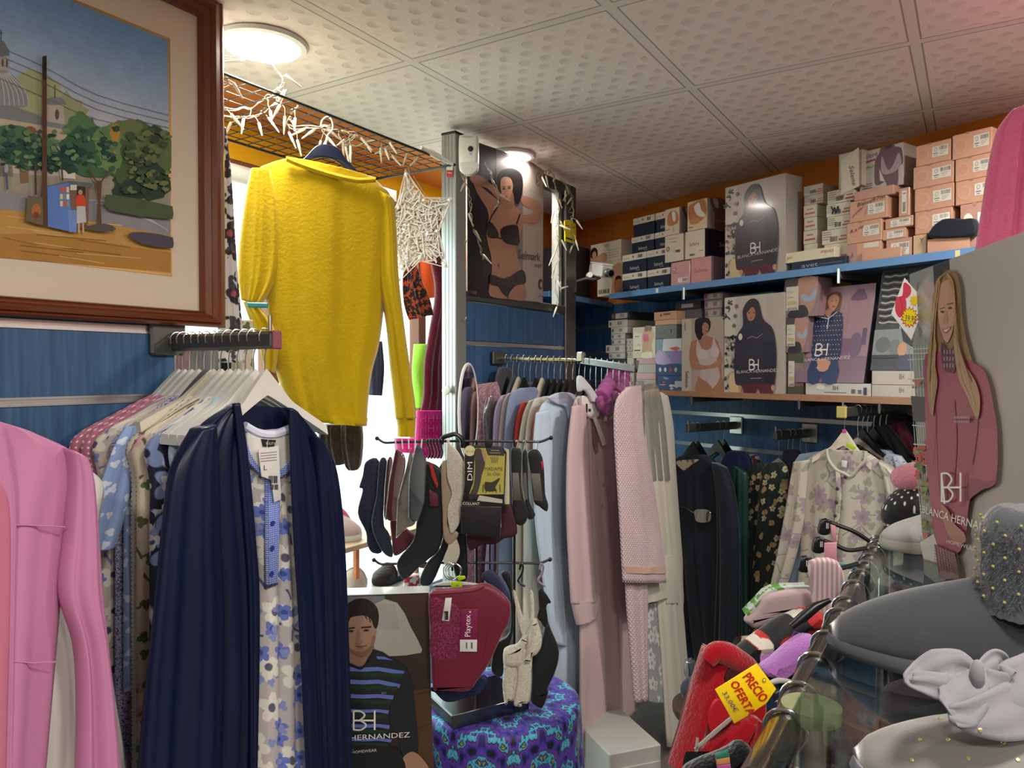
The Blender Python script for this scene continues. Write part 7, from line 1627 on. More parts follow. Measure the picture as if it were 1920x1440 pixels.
pl('brief', 1.85, S3, [(205, 860), (560, 780), (540, 900), (440, 930), (300, 965), (215, 900)], mat('royal_lycra', '14204e', .5), 'royal blue briefs showing under the burgundy ones', 'briefs', .02)
pl('bra', 1.87, S3, [(540, 80), (600, 30), (650, 60), (700, 140), (740, 230), (730, 260), (640, 170)], mat('blue_lace', '2c2c4c', .6), 'dark blue lace bra behind the burgundy briefs', 'bra', .015)
pl('bra', 1.9, S3, [(680, 60), (740, 50), (760, 200), (770, 420), (740, 560), (700, 620), (690, 780), (610, 740), (640, 560), (740, 470), (740, 200)], C_bk, 'black bra hanging between burgundy briefs and cream bra', 'bra', .02)
e = empty('bra', PF(1.86).hit(*T(S3, 800, 1000)), 'cream lace longline bra on the lower right arm of the stand', 'bra', G5)
P = PF(1.86)
puff('cup', P.shift(.008), TP(S3, [(852, 600), (866, 520), (892, 430), (906, 375), (940, 410), (968, 495), (966, 570), (935, 625), (896, 648), (868, 690), (850, 660)]), C_lace, .034, e, .014, 4)
puff('cup', P, TP(S3, [(698, 605), (735, 575), (790, 558), (840, 500), (864, 500), (858, 600), (845, 690), (790, 720), (706, 700)]), C_lace, .034, e, .014, 4)
puff('lace_body', P.shift(-.004), TP(S3, [(700, 600), (790, 560), (850, 490), (905, 385), (940, 400), (968, 500), (960, 570), (935, 625), (897, 645), (897, 800), (885, 955), (830, 975), (825, 998), (772, 990), (768, 955), (725, 980), (705, 978), (690, 850), (700, 740)]), C_lace, .02, e, .007, 2)
puff('band', P, TP(S3, [(700, 600), (800, 590), (800, 700), (780, 820), (770, 940), (730, 960), (725, 980), (705, 978), (705, 930), (690, 850), (700, 740)]), C_lace, .02, e, .007, 3)
puff('band', P.shift(.004), TP(S3, [(800, 600), (895, 600), (895, 760), (880, 960), (830, 975), (825, 998), (772, 990), (775, 930), (795, 780)]), C_lace, .02, e, .007, 3)
for q in ([(765, 190), (785, 190), (815, 300), (862, 440), (850, 520), (825, 480), (792, 340)], [(884, 190), (908, 195), (916, 330), (912, 420), (884, 470), (860, 520), (872, 440), (892, 340)]): puff('strap', P.shift(-.004), TP(S3, q), C_lace, .006, e, .002, 3)
e = empty('bra', PF(1.9).hit(*T(S3, 960, 1000)), 'black lace strapped bra hanging rightmost on the lower arm', 'bra', G5); P = PF(1.91)
puff('cup', P, TP(S3, [(895, 640), (950, 560), (1000, 400), (1040, 470), (1085, 580), (1088, 660), (1060, 760), (1010, 870), (1015, 900), (980, 995), (940, 1000), (890, 950), (895, 800)]), C_bk, .03, e, .01, 4)
puff('lace_strap', P.shift(.01), TP(S3, [(945, 180), (980, 178), (1035, 260), (1015, 270), (1000, 300), (1012, 400), (990, 440), (965, 400), (935, 370), (950, 310)]), mat('black_lace', '0a0a0c', .7), .006, e, .002, 2)
for i, (x, lab) in enumerate(((820, 'black clip of the cream bra hanger'), (965, 'mauve hanger curve beside the black bra'))):
    o = MB().tube([PF(1.94).hit(*T(S3, a, b)) for a, b in spline([(x - 10, 30), (x, -10), (x + 15, 10), (x + 5, 60), (x - 20, 110), (x + 30, 150)], 4)], .003, 6).build('clip_hanger', M_blackplastic if i == 0 else mat('mauve_plastic', '8c7890', .4), None, True); tag(o, lab, 'hanger')

# ================================================================ man poster carton
MN = (620, 1080, 4)
P = PF(1.80, .1, -.36); e = empty('poster_box', P.at(P.loc(700, 1300)[0], .36), 'tall menswear carton showing a seated man in striped top', 'box')
a0, a1 = P.loc(560, 1110)[0], P.loc(806, 1110)[0]; zt_ = P.loc(804, 1111)[1]
MB().box(P.at((a0 + a1) / 2, (zt_ + .36) / 2, -.03), (a1 - a0, .06, zt_ - .36), (P.u, P.n, P.w), .002).build('body', card('b9b9b6', 1), e)
e3 = empty('plinth', P.at((a0 + a1) / 2, 0, -.15), 'low white plinth under the menswear carton', 'plinth'); MB().box(P.at((a0 + a1) / 2, .179, -.1), (a1 - a0 + .04, .26, .358), (P.u, P.n, P.w), .004).build('body', mat('white_laminate', 'b8b6b0', .5), e3)
p = Print(P, .0006, tf=MN)
p.poly([(-230, 160), (735, 125), (775, 1900), (-230, 1900)], '2e211c'); p.poly([(-230, 160), (405, 148), (405, 1000), (-230, 1000)], '6c7478'); p.poly([(405, 148), (735, 128), (740, 320), (405, 300)], '3a2a22'); 
p.poly([(560, 320), (740, 330), (745, 640), (700, 680), (600, 600)], '36281f'); p.poly([(600, 860), (752, 840), (772, 1440), (640, 1440)], '4a3220'); p.line([(590, 900), (750, 860)], 5, '241a14'); p.line([(640, 1150), (760, 1100)], 5, '241a14')
p.poly([(330, 210), (500, 200), (600, 380), (686, 550), (640, 580), (480, 598), (330, 560)], 'a5a39a', 2); p.poly([(330, 210), (480, 203), (520, 400), (330, 400)], '9c9a92')
sk = '9c7a66'
p.poly([(105, 540), (240, 580), (325, 540), (330, 580), (250, 665), (190, 668), (115, 620)], '8f6e5a', 3)
p.poly([(100, 380), (120, 300), (200, 285), (290, 290), (330, 350), (345, 400), (335, 470), (300, 560), (240, 600), (170, 570), (118, 520)], sk, 4)
p.poly([(98, 240), (110, 300), (108, 380), (130, 350), (150, 310), (240, 295), (300, 320), (330, 390), (352, 375), (362, 300), (345, 230), (290, 180), (230, 166), (160, 185)], '1d1614', 4)
p.line([(282, 285), (300, 345)], 7, '1d1614'); p.line([(252, 285), (274, 322)], 7, '1d1614'); p.line([(150, 300), (128, 352)], 8, '1d1614'); p.line([(180, 200), (215, 240), (232, 285)], 3, '43342c', 3); p.line([(240, 190), (285, 225), (318, 290)], 3, '43342c', 3); p.poly([(318, 440), (338, 470), (300, 560), (250, 596), (300, 520)], '84644f', 3)
p.line([(125, 392), (180, 384)], 11, '2a1d18'); p.line([(232, 384), (302, 378)], 11, '2a1d18'); p.ell(155, 410, 20, 8, '3a2c26'); p.ell(268, 404, 22, 8, '3a2c26'); p.ell(158, 411, 7, 6, '14100e'); p.ell(268, 405, 7, 6, '14100e')
p.poly([(202, 410), (196, 480), (184, 498), (212, 508), (238, 496), (224, 480), (220, 410)], '8d6a56', 3); p.line([(188, 520), (228, 526), (272, 516)], 9, '7a4440', 3); p.poly([(200, 534), (250, 534), (240, 545), (212, 545)], '94604f', 2); p.poly([(130, 520), (160, 570), (240, 602), (300, 560), (310, 520), (240, 560), (180, 556)], '75594b', 3)
p.poly([(115, 640), (190, 672), (250, 668), (330, 545), (460, 610), (570, 690), (545, 740), (520, 810), (470, 900), (440, 1000), (440, 1100), (460, 1180), (450, 1270), (300, 1310), (100, 1330), (-100, 1330), (-200, 800), (-60, 680)], '141c22', 2)
for i, (y0, y1) in enumerate(((675, 705), (770, 800), (878, 905), (990, 1012), (1100, 1125), (1205, 1225), (1290, 1306))):
    xr = (570, 525, 475, 440, 445, 460, 430)[i]
    p.poly([(-160, y0 - 10), (115, y0), (240, y0 + 6), (360, y0 + 2), (xr, y0 + 12 + (24 if i < 2 else 0)), (xr - 8, y1 + 16 + (22 if i < 2 else 0)), (360, y1 + 2), (240, y1 + 8), (115, y1 + 2), (-160, y1)], '6070b8', 0)
    p.poly([(-160, y1 + 6), (115, y1 + 8), (240, y1 + 14), (xr - 20, y1 + 22), (xr - 30, y1 + 52), (240, y1 + 44), (115, y1 + 38), (-160, y1 + 36)], '16301f', 0)
p.poly([(345, 595), (400, 598), (470, 625), (350, 615)], '6070b8')
p.poly([(566, 690), (610, 800), (640, 1050), (655, 1330), (560, 1370), (500, 1200), (460, 1120), (445, 1000), (480, 900), (520, 820)], '131a22', 3)
p.line([(325, 548), (290, 620), (240, 680), (190, 676), (110, 640)], 16, '10151a', 3)
p.poly([(540, 1360), (600, 1310), (660, 1330), (720, 1400), (740, 1440), (760, 1520), (600, 1520), (535, 1450)], '9c7a66', 3); p.poly([(100, 1330), (430, 1270), (560, 1400), (540, 1900), (100, 1900)], '0f1216', 2)
logo(p, 175, 1005, 165, 138, 'e4e2de', 13); p.text('BLANCA HERNANDEZ', (-175, 1240), (595, 1198), (-175, 1200), 'e4e2de'); p.text('HOMEWEAR', (162, 1322), (348, 1305), (161, 1300), 'c9c8c4'); p.text('BH', (384, 880), (418, 878), (384, 860), '7c8894')
p.build('printed_photo', e, INK)

# ================================================================ shop window display
PWd = PA(-.33)
def wt(name, off, rows, m, lab, cat, t=.04, sd=0): return tag(cloth(name, PA(off), rows, m, t, 2, .01, sd), lab, cat)
wt('robe', -.22, [(812, 380, 832, 380), (808, 470, 840, 470), (820, 545, 842, 545), (808, 620, 842, 620), (798, 680, 842, 680), (796, 740, 842, 740), (790, 772, 842, 772)], C_burg, 'burgundy velour robe in the window behind the aluminium post', 'robe', .05, 1)
e = wt('lace_slip', -.16, [(758, 486, 776, 484), (755, 530, 790, 520), (757, 570, 806, 560), (766, 600, 812, 590)], floral('black_lace_over_orange', 'b84a1c', [(40, .5, 5, '14100e', .9, None)], (30, '14100e', .12)), 'black and orange lace slip below the woven star', 'slip', .012, 2)
wt('scarf', -.4, [(786, 480, 832, 480), (790, 520, 834, 520), (800, 560, 836, 555)], mat('orange_chiffon', 'e05a10', .6), 'orange scarf behind the woven star', 'scarf', .02, 3)
wt('plush_toy', -.35, [(782, 645, 796, 645), (776, 690, 806, 690), (778, 740, 800, 740), (776, 765, 796, 765)], C_lime, 'lime green plush item in the window beside the burgundy robe', 'plush item', .06, 4)
pb = wt('shopping_bag', -.12, [(783, 770, 836, 770), (780, 820, 836, 820), (776, 858, 836, 858)], mat('pink_paper', 'c8187c', .5), 'hot pink paper bag behind the post', 'bag', .05, 5)
p = Print(PA(-.09), .004)
for i in range(3):
    for j in range(4): x, y = 787 + i * 15, 778 + j * 19; p.line([(x, y), (x, y + 13), (x, y + 6), (x + 9, y + 6), (x + 9, y + 13), (x + 9, y)], 1, 'e07ab8')
p.build('bag_pattern', pb)
wt('shopping_bag', -.2, [(742, 822, 784, 822), (742, 848, 784, 850)], mat('pink_tissue', 'd84a98', .6), 'pink tissue parcel behind the stand hooks', 'parcel', .05, 6)
for i, (rows, lab) in enumerate((([(600, 796, 642, 796), (598, 830, 646, 830), (606, 858, 650, 858), (618, 870, 646, 870)], 'dark brown plush boot slipper hanging left behind the yellow top'), ([(640, 796, 680, 796), (640, 830, 682, 830), (648, 870, 678, 868), (656, 880, 672, 880)], 'dark brown plush boot slipper hanging right behind the yellow top'))):
    tag(cloth('boot_slipper', PF(2.35), rows, C_brownfur, .07, 2, .008, 20 + i, top=.6), lab, 'slipper', 'brown boots behind the yellow top')
wt('sleeve', -.4, [(690, 640, 712, 640), (690, 690, 716, 690), (690, 740, 712, 742)], solid('slate_cloth', '2c3448'), 'slate blue garment edge behind the yellow sleeve', 'garment', .05, 7)
# glass display shelves standing in the window
dv = empty('display_shelf', PWd.hit(700, 1150), 'light wood and glass window shelf behind the counter stand', 'shelf')
s0_, zA_ = PWd.loc(600, 1010); s1_, _ = PWd.loc(800, 1010)
MB().box(PWd.at((s0_ + s1_) / 2, PWd.loc(660, 1012)[1], 0), (s1_ - s0_, .2, .018), R3, .002).build('upper_board', mat('light_wood', 'b89a78', .5, vary=.15), dv)
MB().box(PWd.at((s0_ + s1_) / 2, PWd.loc(660, 1122)[1], .02), (s1_ - s0_, .24, .02), R3, .002).build('lower_board', M_white, dv)
for q in (668, 780): a = PWd.loc(q, 1050)[0]; MB().box(PWd.at(a, PWd.loc(q, 1066)[1], 0), (.018, .018, .17), R3, .002).build('upright', mat('orange_wood', 'b8683c', .5), dv)
MB().box(PWd.at((s0_ + s1_) / 2, PWd.loc(660, 1122)[1] - .3, .02), (s1_ - s0_, .24, .58), R3, .002).build('cabinet_base', M_white, dv)
# ================================================================ slippers (shared builder)
def slipper(name, heel, toe, w, h, mU, mS, lab, cat='slipper', sole=.022, opening=.5, group=None, closed=False, width_end=.8, mIn=None, nose=.5):
    """heel, toe: world points on the supporting surface (same z); upper covers the foot from the toe back to `opening`"""
    heel, toe = Vector(heel), Vector(toe); d = toe - heel; L = d.length; d.normalize(); s_ = d.cross(V(0, 0, 1)).normalized()
    e = empty(name, (heel + toe) / 2, lab, cat, group)
    def wid(t):   # t 0 toe .. 1 heel
        a = min(1, t / .22); b = min(1, (1 - t) / .14)
        return w / 2 * (a ** nose) * (b ** .5) * (1 - .16 * math.sin(max(0, t - .35) / .65 * PI) if t > .35 else 1)
    T_ = [0.0, .012, .03, .06, .1, .15, .22, .3, .4, .5, .6, .7, .8, .88, .94, .98, 1.0]
    vs = []; fs = []; n = 0
    ring = []
    for t in T_: ring.append((t, wid(t)))
    out = [toe - d * (t * L) + s_ * max(ww, .0015) for t, ww in ring] + [toe - d * (t * L) - s_ * max(ww, .0015) for t, ww in ring[::-1]]
    mb = MB(); N = len(out); lv = [(0, .96), (.004, 1.0), (sole * .55, 1.02), (sole, 1.0), (sole, .9)]
    cen = (heel + toe) / 2
    for z, k in lv: mb.v += [cen + (q - cen) * k + V(0, 0, z) for q in out]; 
    for i in range(len(lv) - 1):
        for j in range(N): mb.f.append([i * N + j, i * N + (j + 1) % N, (i + 1) * N + (j + 1) % N, (i + 1) * N + j]); mb.mi.append(0)
    mb.f.append(list(range(N))[::-1]); mb.mi.append(0); mb.f.append([(len(lv) - 1) * N + j for j in range(N)]); mb.mi.append(0)
    mb.build('sole', mS, e, True)
    # upper: arches from one side of the sole to the other
    M = 18; vs = []; fs = []; TT = [i / 26 * (1.0 if closed else opening) for i in range(27)]
    for t in TT:
        ww = max(wid(t), .002) * .985; hh = h * (min(1, (t + .012) / .5)) ** .55
        if closed and t > .8: hh *= 1 - (t - .8) * .4
        c = toe - d * (t * L)
        for k in range(M + 1):
            a = PI * k / M; vs.append(c + s_ * (ww * math.cos(a)) + V(0, 0, sole * .8 + (hh) * math.sin(a) ** .8))
    for i in range(len(TT) - 1):
        for k in range(M): fs.append((i * (M + 1) + k, i * (M + 1) + k + 1, (i + 1) * (M + 1) + k + 1, (i + 1) * (M + 1) + k))
    mb = MB(); mb.add(vs, fs); o = mb.build('upper', mU, e, True)
    so = o.modifiers.new('thickness', 'SOLIDIFY'); so.thickness = .005; so.offset = -1
    if not closed: MB().tube(vs[-(M + 1):], .005, 6).build('trim', mIn or mU, e, True)
    return e, d, s_
# window slippers
P = PA(-.3); zU = PWd.loc(660, 1012)[1] + .009
a = PA(-.28).hit(640, 1000); b = PA(-.25).hit(690, 1000); a.z = b.z = zU
slipper('slipper', V(a.x - .06, a.y + .12, zU), V(b.x - .035, b.y - .02, zU), .1, .06, solid('beige_felt', 'a08c84'), mat('white_sole', 'c8c4bc', .7), 'beige felt slipper with white sole on the window shelf', opening=.6)
slipper('slipper', V(a.x - .16, a.y + .24, zU), V(b.x - .09, b.y + .15, zU), .1, .09, solid('hot_pink_felt', 'c81c50'), mat('pink_sole', 'c8306a', .7), 'hot pink slipper behind the beige one in the window', opening=.65)
zL = PWd.loc(660, 1122)[1] + .011
a = PWd.hit(650, 1112); b = PWd.hit(740, 1112)
slipper('slipper', V(b.x - .14, b.y + .0, zL), V(a.x + .02, a.y - .02, zL), .09, .06, solid('sand_felt', 'a89888'), mat('white_sole', 'c8c4bc', .7), 'sand coloured wedge slipper on the white window ledge', opening=.5)
slipper('slipper', V(b.x + .02, b.y + .05, zL), V(b.x - .06, b.y - .08, zL), .09, .05, C_brownfur, mat('dark_sole', '2a2626', .7), 'dark slipper on the white window ledge beside red lace', opening=.5)
tag(cloth('lace_trim', PF(2.12), [(758, 1082, 786, 1078), (756, 1100, 790, 1096), (760, 1112, 786, 1112)], floral('red_white_lace', 'a01c30', [(40, .5, 4, 'd8d0cc', .7, None)]), .02, 2, .004, 33), 'red and white lace trim behind the menswear carton', 'lace')

# ================================================================ glass table in the foreground right
ZGt = CAMZ - .36
GO = V(.892, 1.78, 0); GA = V(.262, .75, 0); gU = (GO - GA).normalized(); gN = V(gU.y, -gU.x, 0)      # along the rail, away from the rail into the table
tb = empty('glass_table', GA + gN * .3, 'glass topped display table with chrome side rail in the right foreground', 'table')
M_tglass = glassmat('table_glass', 'dbe4e1', .05, .03, .26)
L_ = (GO - GA).length
c = (GA + GO) / 2 + gU * (-.0) + gN * .36 + V(0, 0, ZGt - .005); MB().box(c, (L_ + .1, .7, .01), (gU, gN, V(0, 0, 1)), .002).build('glass_top', M_tglass, tb)
MB().tube([GA - gU * .06 + V(0, 0, ZGt - .034), GO + gU * .02 + V(0, 0, ZGt - .034)], .0195, 24).build('side_rail', mat('smoky_chrome', '9c9894', .2, metal=1), tb, True)
MB().tube([GA - gU * .06 + gN * .66 + V(0, 0, ZGt - .034), GO + gU * .02 + gN * .66 + V(0, 0, ZGt - .034)], .0195, 24).build('side_rail', MATS['smoky_chrome'], tb, True)
MB().tube([GO + V(0, 0, ZGt - .034), GO + gN * .66 + V(0, 0, ZGt - .034)], .0195, 20).build('end_rail', MATS['smoky_chrome'], tb, True)
for q in (GO, GO + gN * .66, GA - gU * .04 + gN * .66): MB().tube([q + V(0, 0, ZGt - .04), V(q.x, q.y, 0)], .018, 16).build('leg', M_chrome, tb, True)
pc = PZ(ZGt - .03).hit(1521, 1352); MB().tube([V(pc.x, pc.y, 0), V(pc.x, pc.y, ZGt - .03)], .021, 24).build('support_post', M_chrome, tb, True)
MB().lathe(V(pc.x, pc.y, ZGt - .03), [(.021, 0), (.032, .004), (.033, .012), (.032, .0185), (.016, .0188), (.014, .0195), (.001, .0195)], 32).build('mount_disc', mat('greenish_acrylic', 'a2a67c', .15, trans=.25), tb, True)
MB().box((GA + GO) / 2 + gN * .36 + V(0, 0, .62), (L_ * .95, .6, .01), (gU, gN, V(0, 0, 1)), .002).build('lower_shelf', M_tglass, tb)
# dark stuff under the glass: hanging clothes on the inner side
for i in range(6):
    q = GA + gU * (.2 + .16 * i) + gN * .27; m = [C_bk, mat('deep_green_cloth', '10201c', .8), solid('dusk_pink_cloth', '3c2c30'), C_bk, solid('mauve_towelling', '6a4c60'), C_bk][i]
    Pq_ = Plane(q, gN); e = garment('blouse', Pq_, .0, ZGt - .04, m, f'{["black", "bottle green", "dusky pink", "second black", "mauve", "third black"][i]} top hanging under the glass table, {ORD[i]} from the near end', 'top', .42, .24, .25, 0, .1, 3, .01, 200 + i, .04)
    hang('wire', q + V(0, 0, ZGt - .036), gN, f'wire hanger under the glass table, {ORD[i]} from the near end', 'hangers under the glass table', .7)
# rail hooks over the side rail
R0 = GA + V(0, 0, ZGt - .034)
for i, t in enumerate((.06, .13, .22, .30, .40, .46, .55, .62, .68, .74, .80, .86, .9)):
    q = R0 + gU * (t * L_); r0 = .0225
    pts = [q + gN * (r0 * math.cos(a)) + V(0, 0, r0 * math.sin(a)) for a in [-.9 + (PI + 1.0) * k / 12 for k in range(13)]]
    pts.append(pts[-1] + V(0, 0, -.03) - gN * .008)
    tag(MB().tube(pts, .0024, 8).build('rail_hook', M_chrome, None, True), f'chrome hanger hook over the table rail, {ORD[i]} from the near end', 'hook', 'chrome hooks on the table rail')

# ---- big poster carton
BG = (1660, 440, 2.323)
A_, B_ = V(.732, 1.326, 0), V(.666, .97, 0); ud = (B_ - A_).normalized()
P = Plane(V(A_.x, A_.y, ZGt), ud, (V(0, 0, 1) + V(-.055, .0, 0)).normalized()); P.n = P.u.cross(P.w).normalized()
if P.n.x > 0: P.n = -P.n
P.w = (P.w - P.u * P.w.dot(P.u)).normalized(); P.n = P.u.cross(P.w).normalized(); P.n = P.n if P.n.x < 0 else -P.n
a0 = P.loc(1733, 1070)[0]; Hb = P.loc(1702, 516)[1]; Wb = .47
e = empty('poster_box', P.at(a0 + Wb / 2, 0), 'big pyjama carton with long-haired woman in pink sweater on the glass table', 'box')
MB().box(P.at(a0 + Wb / 2, Hb / 2 + .001, -.035), (Wb, .07, Hb), (P.u, P.n, P.w), .002).build('body', card('a9a59c', 1), e)
p = Print(P, .0006, tf=BG)
p.poly([(95, 178), (248, 135), (235, 700), (180, 1395), (168, 1440)], '8b908a') if False else None
fp = face(P, (a0, a0 + Wb, 0, Hb)); fp.rect(0, 0, 1, 1, 'a99f96'); fp.rect(0, 0, .24, 1, '90938e'); fp.rect(.24, 0, .38, .12, '34323a'); fp.build('cover_background', e, INKG)
p = Print(P, .0012, tf=BG)
for i in range(9): x = 108 + i * 13; p.line([(x, 490 - i), (x + 14, 720)], 2.4, 'c8ccc4')
for y in (500, 520, 545, 630): p.line([(104, y), (215, y - 6)], 4, 'c8ccc4')
p.poly([(118, 702), (200, 708), (205, 820), (128, 812)], '3a3c40')
for i in range(7): p.line([(130 + i * 10, 815), (170 + i * 10, 1330)], 2.4, 'c0c4ba')
for y in (830, 912, 1000, 1100, 1260): p.line([(128 + (y - 830) * .06, y), (215, y + 6)], 4, 'c8ccc4')
r = random.Random(9)
for _ in range(70):
    t = r.uniform(0, 1); p.ell(150 + t * 45 + r.uniform(-14, 34), 930 + t * 400, r.uniform(5, 12), r.uniform(6, 16), r.choice(['5c7a3a', '7c8c4c', '48643a', 'b84432', 'c0503c', '6a8a44']), r.uniform(0, 3), 8); p.l -= p.st * .9
for _ in range(14): p.ell(r.uniform(140, 200), r.uniform(900, 1000), 9, 9, 'b8382e', n=8); p.l -= p.st * .9
for _ in range(8): p.ell(r.uniform(125, 165), r.uniform(635, 665), 6, 6, 'b8564a', n=8); p.l -= p.st * .9
p.poly([(165, 1340), (230, 1300), (262, 1440), (180, 1410)], 'c2bfb4')
# hair behind, sweater, face, hair in front
p.poly([(248, 210), (270, 165), (300, 152), (330, 175), (345, 230), (352, 330), (365, 430), (400, 560), (440, 680), (435, 800), (410, 820), (380, 760), (330, 700), (260, 700), (240, 790), (215, 780), (205, 640), (212, 520), (222, 380)], '8a6844', 4)
p.poly([(185, 560), (200, 515), (240, 505), (300, 540), (370, 545), (440, 580), (470, 640), (490, 740), (508, 850), (505, 960), (500, 1080), (440, 1110), (400, 1130), (380, 1190), (370, 1300), (330, 1390), (240, 1345), (215, 1180), (200, 1000), (190, 800)], '94424f', 4)
p.poly([(430, 860), (470, 840), (508, 880), (503, 1060), (450, 1100), (390, 1110), (420, 1000)], '9c4854', 3); p.poly([(395, 1060), (450, 1075), (500, 1070), (400, 1140), (345, 1190), (360, 1120)], '7e3442', 3)
p.poly([(205, 560), (235, 700), (245, 1000), (262, 1150), (300, 1240), (330, 1330), (260, 1340), (215, 1180), (196, 960), (190, 700)], '9a4854', 3)
for q in ([(215, 600), (238, 800), (228, 1000)], [(430, 700), (420, 860), (400, 1000)], [(320, 720), (330, 900), (318, 1080)]): p.line(q, 5, '7a3040', 4)
p.poly([(262, 470), (300, 500), (330, 480), (325, 590), (300, 600), (272, 580)], '4f2c34', 3)
for i in range(12): p.rect(274 + (i % 4) * 13, 500 + (i // 4) * 30, 279 + (i % 4) * 13, 518 + (i // 4) * 30, 'a07a80'); p.l -= p.st * .9
p.poly([(252, 260), (262, 215), (292, 195), (318, 220), (325, 290), (322, 370), (310, 430), (292, 468), (274, 450), (256, 390), (248, 320)], 'bd9078', 4)
p.ell(270, 335, 9, 5, '3a2a22', .2); p.ell(304, 318, 10, 5, '3a2a22', -.1); p.line([(258, 322), (280, 316)], 5, '5a3e2c'); p.line([(292, 302), (318, 296)], 5, '5a3e2c'); p.poly([(280, 330), (272, 378), (284, 388), (296, 376), (288, 330)], 'ab7c66', 3); p.poly([(273, 414), (290, 411), (308, 400), (302, 414), (288, 422), (278, 420)], 'cfc0b8', 3); p.line([(270, 412), (288, 425), (310, 400)], 4, 'a05650', 3); p.line([(272, 411), (290, 409), (309, 399)], 3, 'a05650', 3)
p.poly([(290, 170), (262, 190), (248, 260), (240, 340), (236, 420), (246, 480), (240, 560), (250, 640), (238, 720), (228, 790), (212, 740), (204, 620), (210, 500), (222, 400), (228, 280), (250, 190)], '9c7a50', 4)
p.poly([(292, 170), (320, 200), (330, 280), (330, 370), (340, 460), (372, 560), (420, 640), (440, 720), (430, 800), (408, 770), (380, 700), (350, 640), (332, 560), (322, 460), (326, 360), (322, 260)], 'a5835a', 4)
for q in ([(250, 220), (232, 400), (226, 560), (228, 760)], [(262, 200), (240, 380), (240, 520), (236, 680)], [(326, 240), (338, 420), (380, 600), (424, 760)], [(322, 230), (332, 440), (352, 600), (400, 720)]): p.line(q, 4, 'b89468', 5)
for q in ([(244, 300), (228, 480), (218, 640)], [(336, 300), (350, 480), (404, 640)]): p.line(q, 4, '5c4028', 5)
for i in range(10): p.rect(328 + i * 7, 790, 331 + i * 7, 818, 'c8a8ac'); p.l -= p.st * .9
p.rect(326, 800, 398, 808, '5c2430')
p.poly([(268, 1180), (300, 1200), (330, 1260), (372, 1300), (376, 1340), (330, 1340), (290, 1280)], 'a8745c', 3)
p.poly([(238, 1345), (330, 1390), (345, 1440), (350, 1500), (262, 1500)], '8a6a6c')
for i in range(8): p.line([(240, 1352 + i * 12), (350, 1396 + i * 12)], 2.5, '5a3038'); p.l -= p.st * .5
for i in range(9): p.line([(246 + i * 12, 1350 + i * 4), (262 + i * 12, 1470)], 2, '5a3038'); p.l -= p.st * .5
logo(p, 276, 1040, 90, 120, 'eeebe6', 8); p.line([(276, 1040), (290, 1170)], 8, 'eeebe6')
p.text('BLANCA HERNANDEZ', (190, 1210), (560, 1320), (193, 1178), 'eae6e0'); p.text('HOMEWEAR', (300, 1342), (430, 1378), (301, 1326), 'dcd6d0')
p.build('printed_photo', e, INKG)
# price star tag
MT = (1380, 500, 5.333)
Pt2 = Plane(P.at(a0 - .004, 0, .012), (P.u - P.n * .0).normalized(), P.w)
PP2 = PF(1.25); x0 = P.at(a0, 0).y
PP2 = PF(1.29, .0, 0)
tg = empty('price_tag', PP2.hit(1700, 640), 'diamond price tag with flowers and yellow burst clipped to the big pyjama carton', 'tag')
puff('card', PP2, TP(MT, [(1685, 112), (1890, 352), (1752, 735), (1552, 470)]), mat('white_card', 'd9d5d2', .6), .0014, tg, .0004, 0)
p = Print(PP2, .001, tf=MT)
p.poly([(1675, 160), (1740, 200), (1745, 270), (1690, 320), (1610, 300), (1600, 340), (1660, 290)], 'c83c50', 3); p.poly([(1600, 320), (1680, 300), (1700, 400), (1640, 510), (1590, 440)], 'c83c50', 3); p.line([(1630, 300), (1660, 400), (1640, 480)], 4, '7a2030', 3); p.poly([(1820, 320), (1870, 350), (1850, 410), (1825, 380)], '3c8050', 3)
st_ = []
for i in range(28): a = 2 * PI * i / 28; q = (1 if i % 2 else .72); st_.append((1730 + 92 * q * math.cos(a), 505 + 110 * q * math.sin(a)))
p.poly(st_, 'b83a28'); p.poly([(1730 + (x - 1730) * .86, 505 + (y - 505) * .86) for x, y in st_], 'dcc81c')
st_ = [(1775 + 44 * (1 if i % 2 else .6) * math.cos(i * PI / 9), 340 + 66 * (1 if i % 2 else .6) * math.sin(i * PI / 9)) for i in range(18)]; p.poly(st_, 'dcb820')
p.text('39,95', (1680, 545), (1790, 560), (1690, 480), '2c2a30'); p.build('printing', tg)

# ---- slippers on the glass
ZS_ = ZGt + .001; PGl = PZ(ZGt)
f1 = solid('pale_grey_felt', '8c8a88', bump=(200, .3, .002)); s1_ = mat('pale_sole', 'a09c90', .8)
a = PGl.hit(1664, 985); b = PGl.hit(1668, 1010)
slipper('slipper', V(.93, 1.50, ZS_), V(.745, 1.5, ZS_), .1, .052, f1, s1_, 'pale grey felt slipper beside the big carton', opening=.75, group='slippers on the glass')
z2 = ZS_ + .07
e, d, s_ = slipper('slipper', V(.99, 1.62, ZS_ + .03), V(.80, 1.60, ZS_ + .03), .1, .075, dots('black_dotted_felt', '15161a', 'd8d4cc', 75, .17, co='Object'), solid('black_felt', '15161a'), 'black slipper with white dots behind the pale grey one', opening=.8, group='slippers on the glass', sole=.03)
tag(MB().ball(V(.885, 1.62, ZS_ + .125), (.06, .05, .035), 18, (d, s_, V(0, 0, 1))).build('fur_pompon', fleece('pink_fur', 'd88a9a'), None, True), 'pink fur lining bulging out of the black dotted slipper', 'fur')
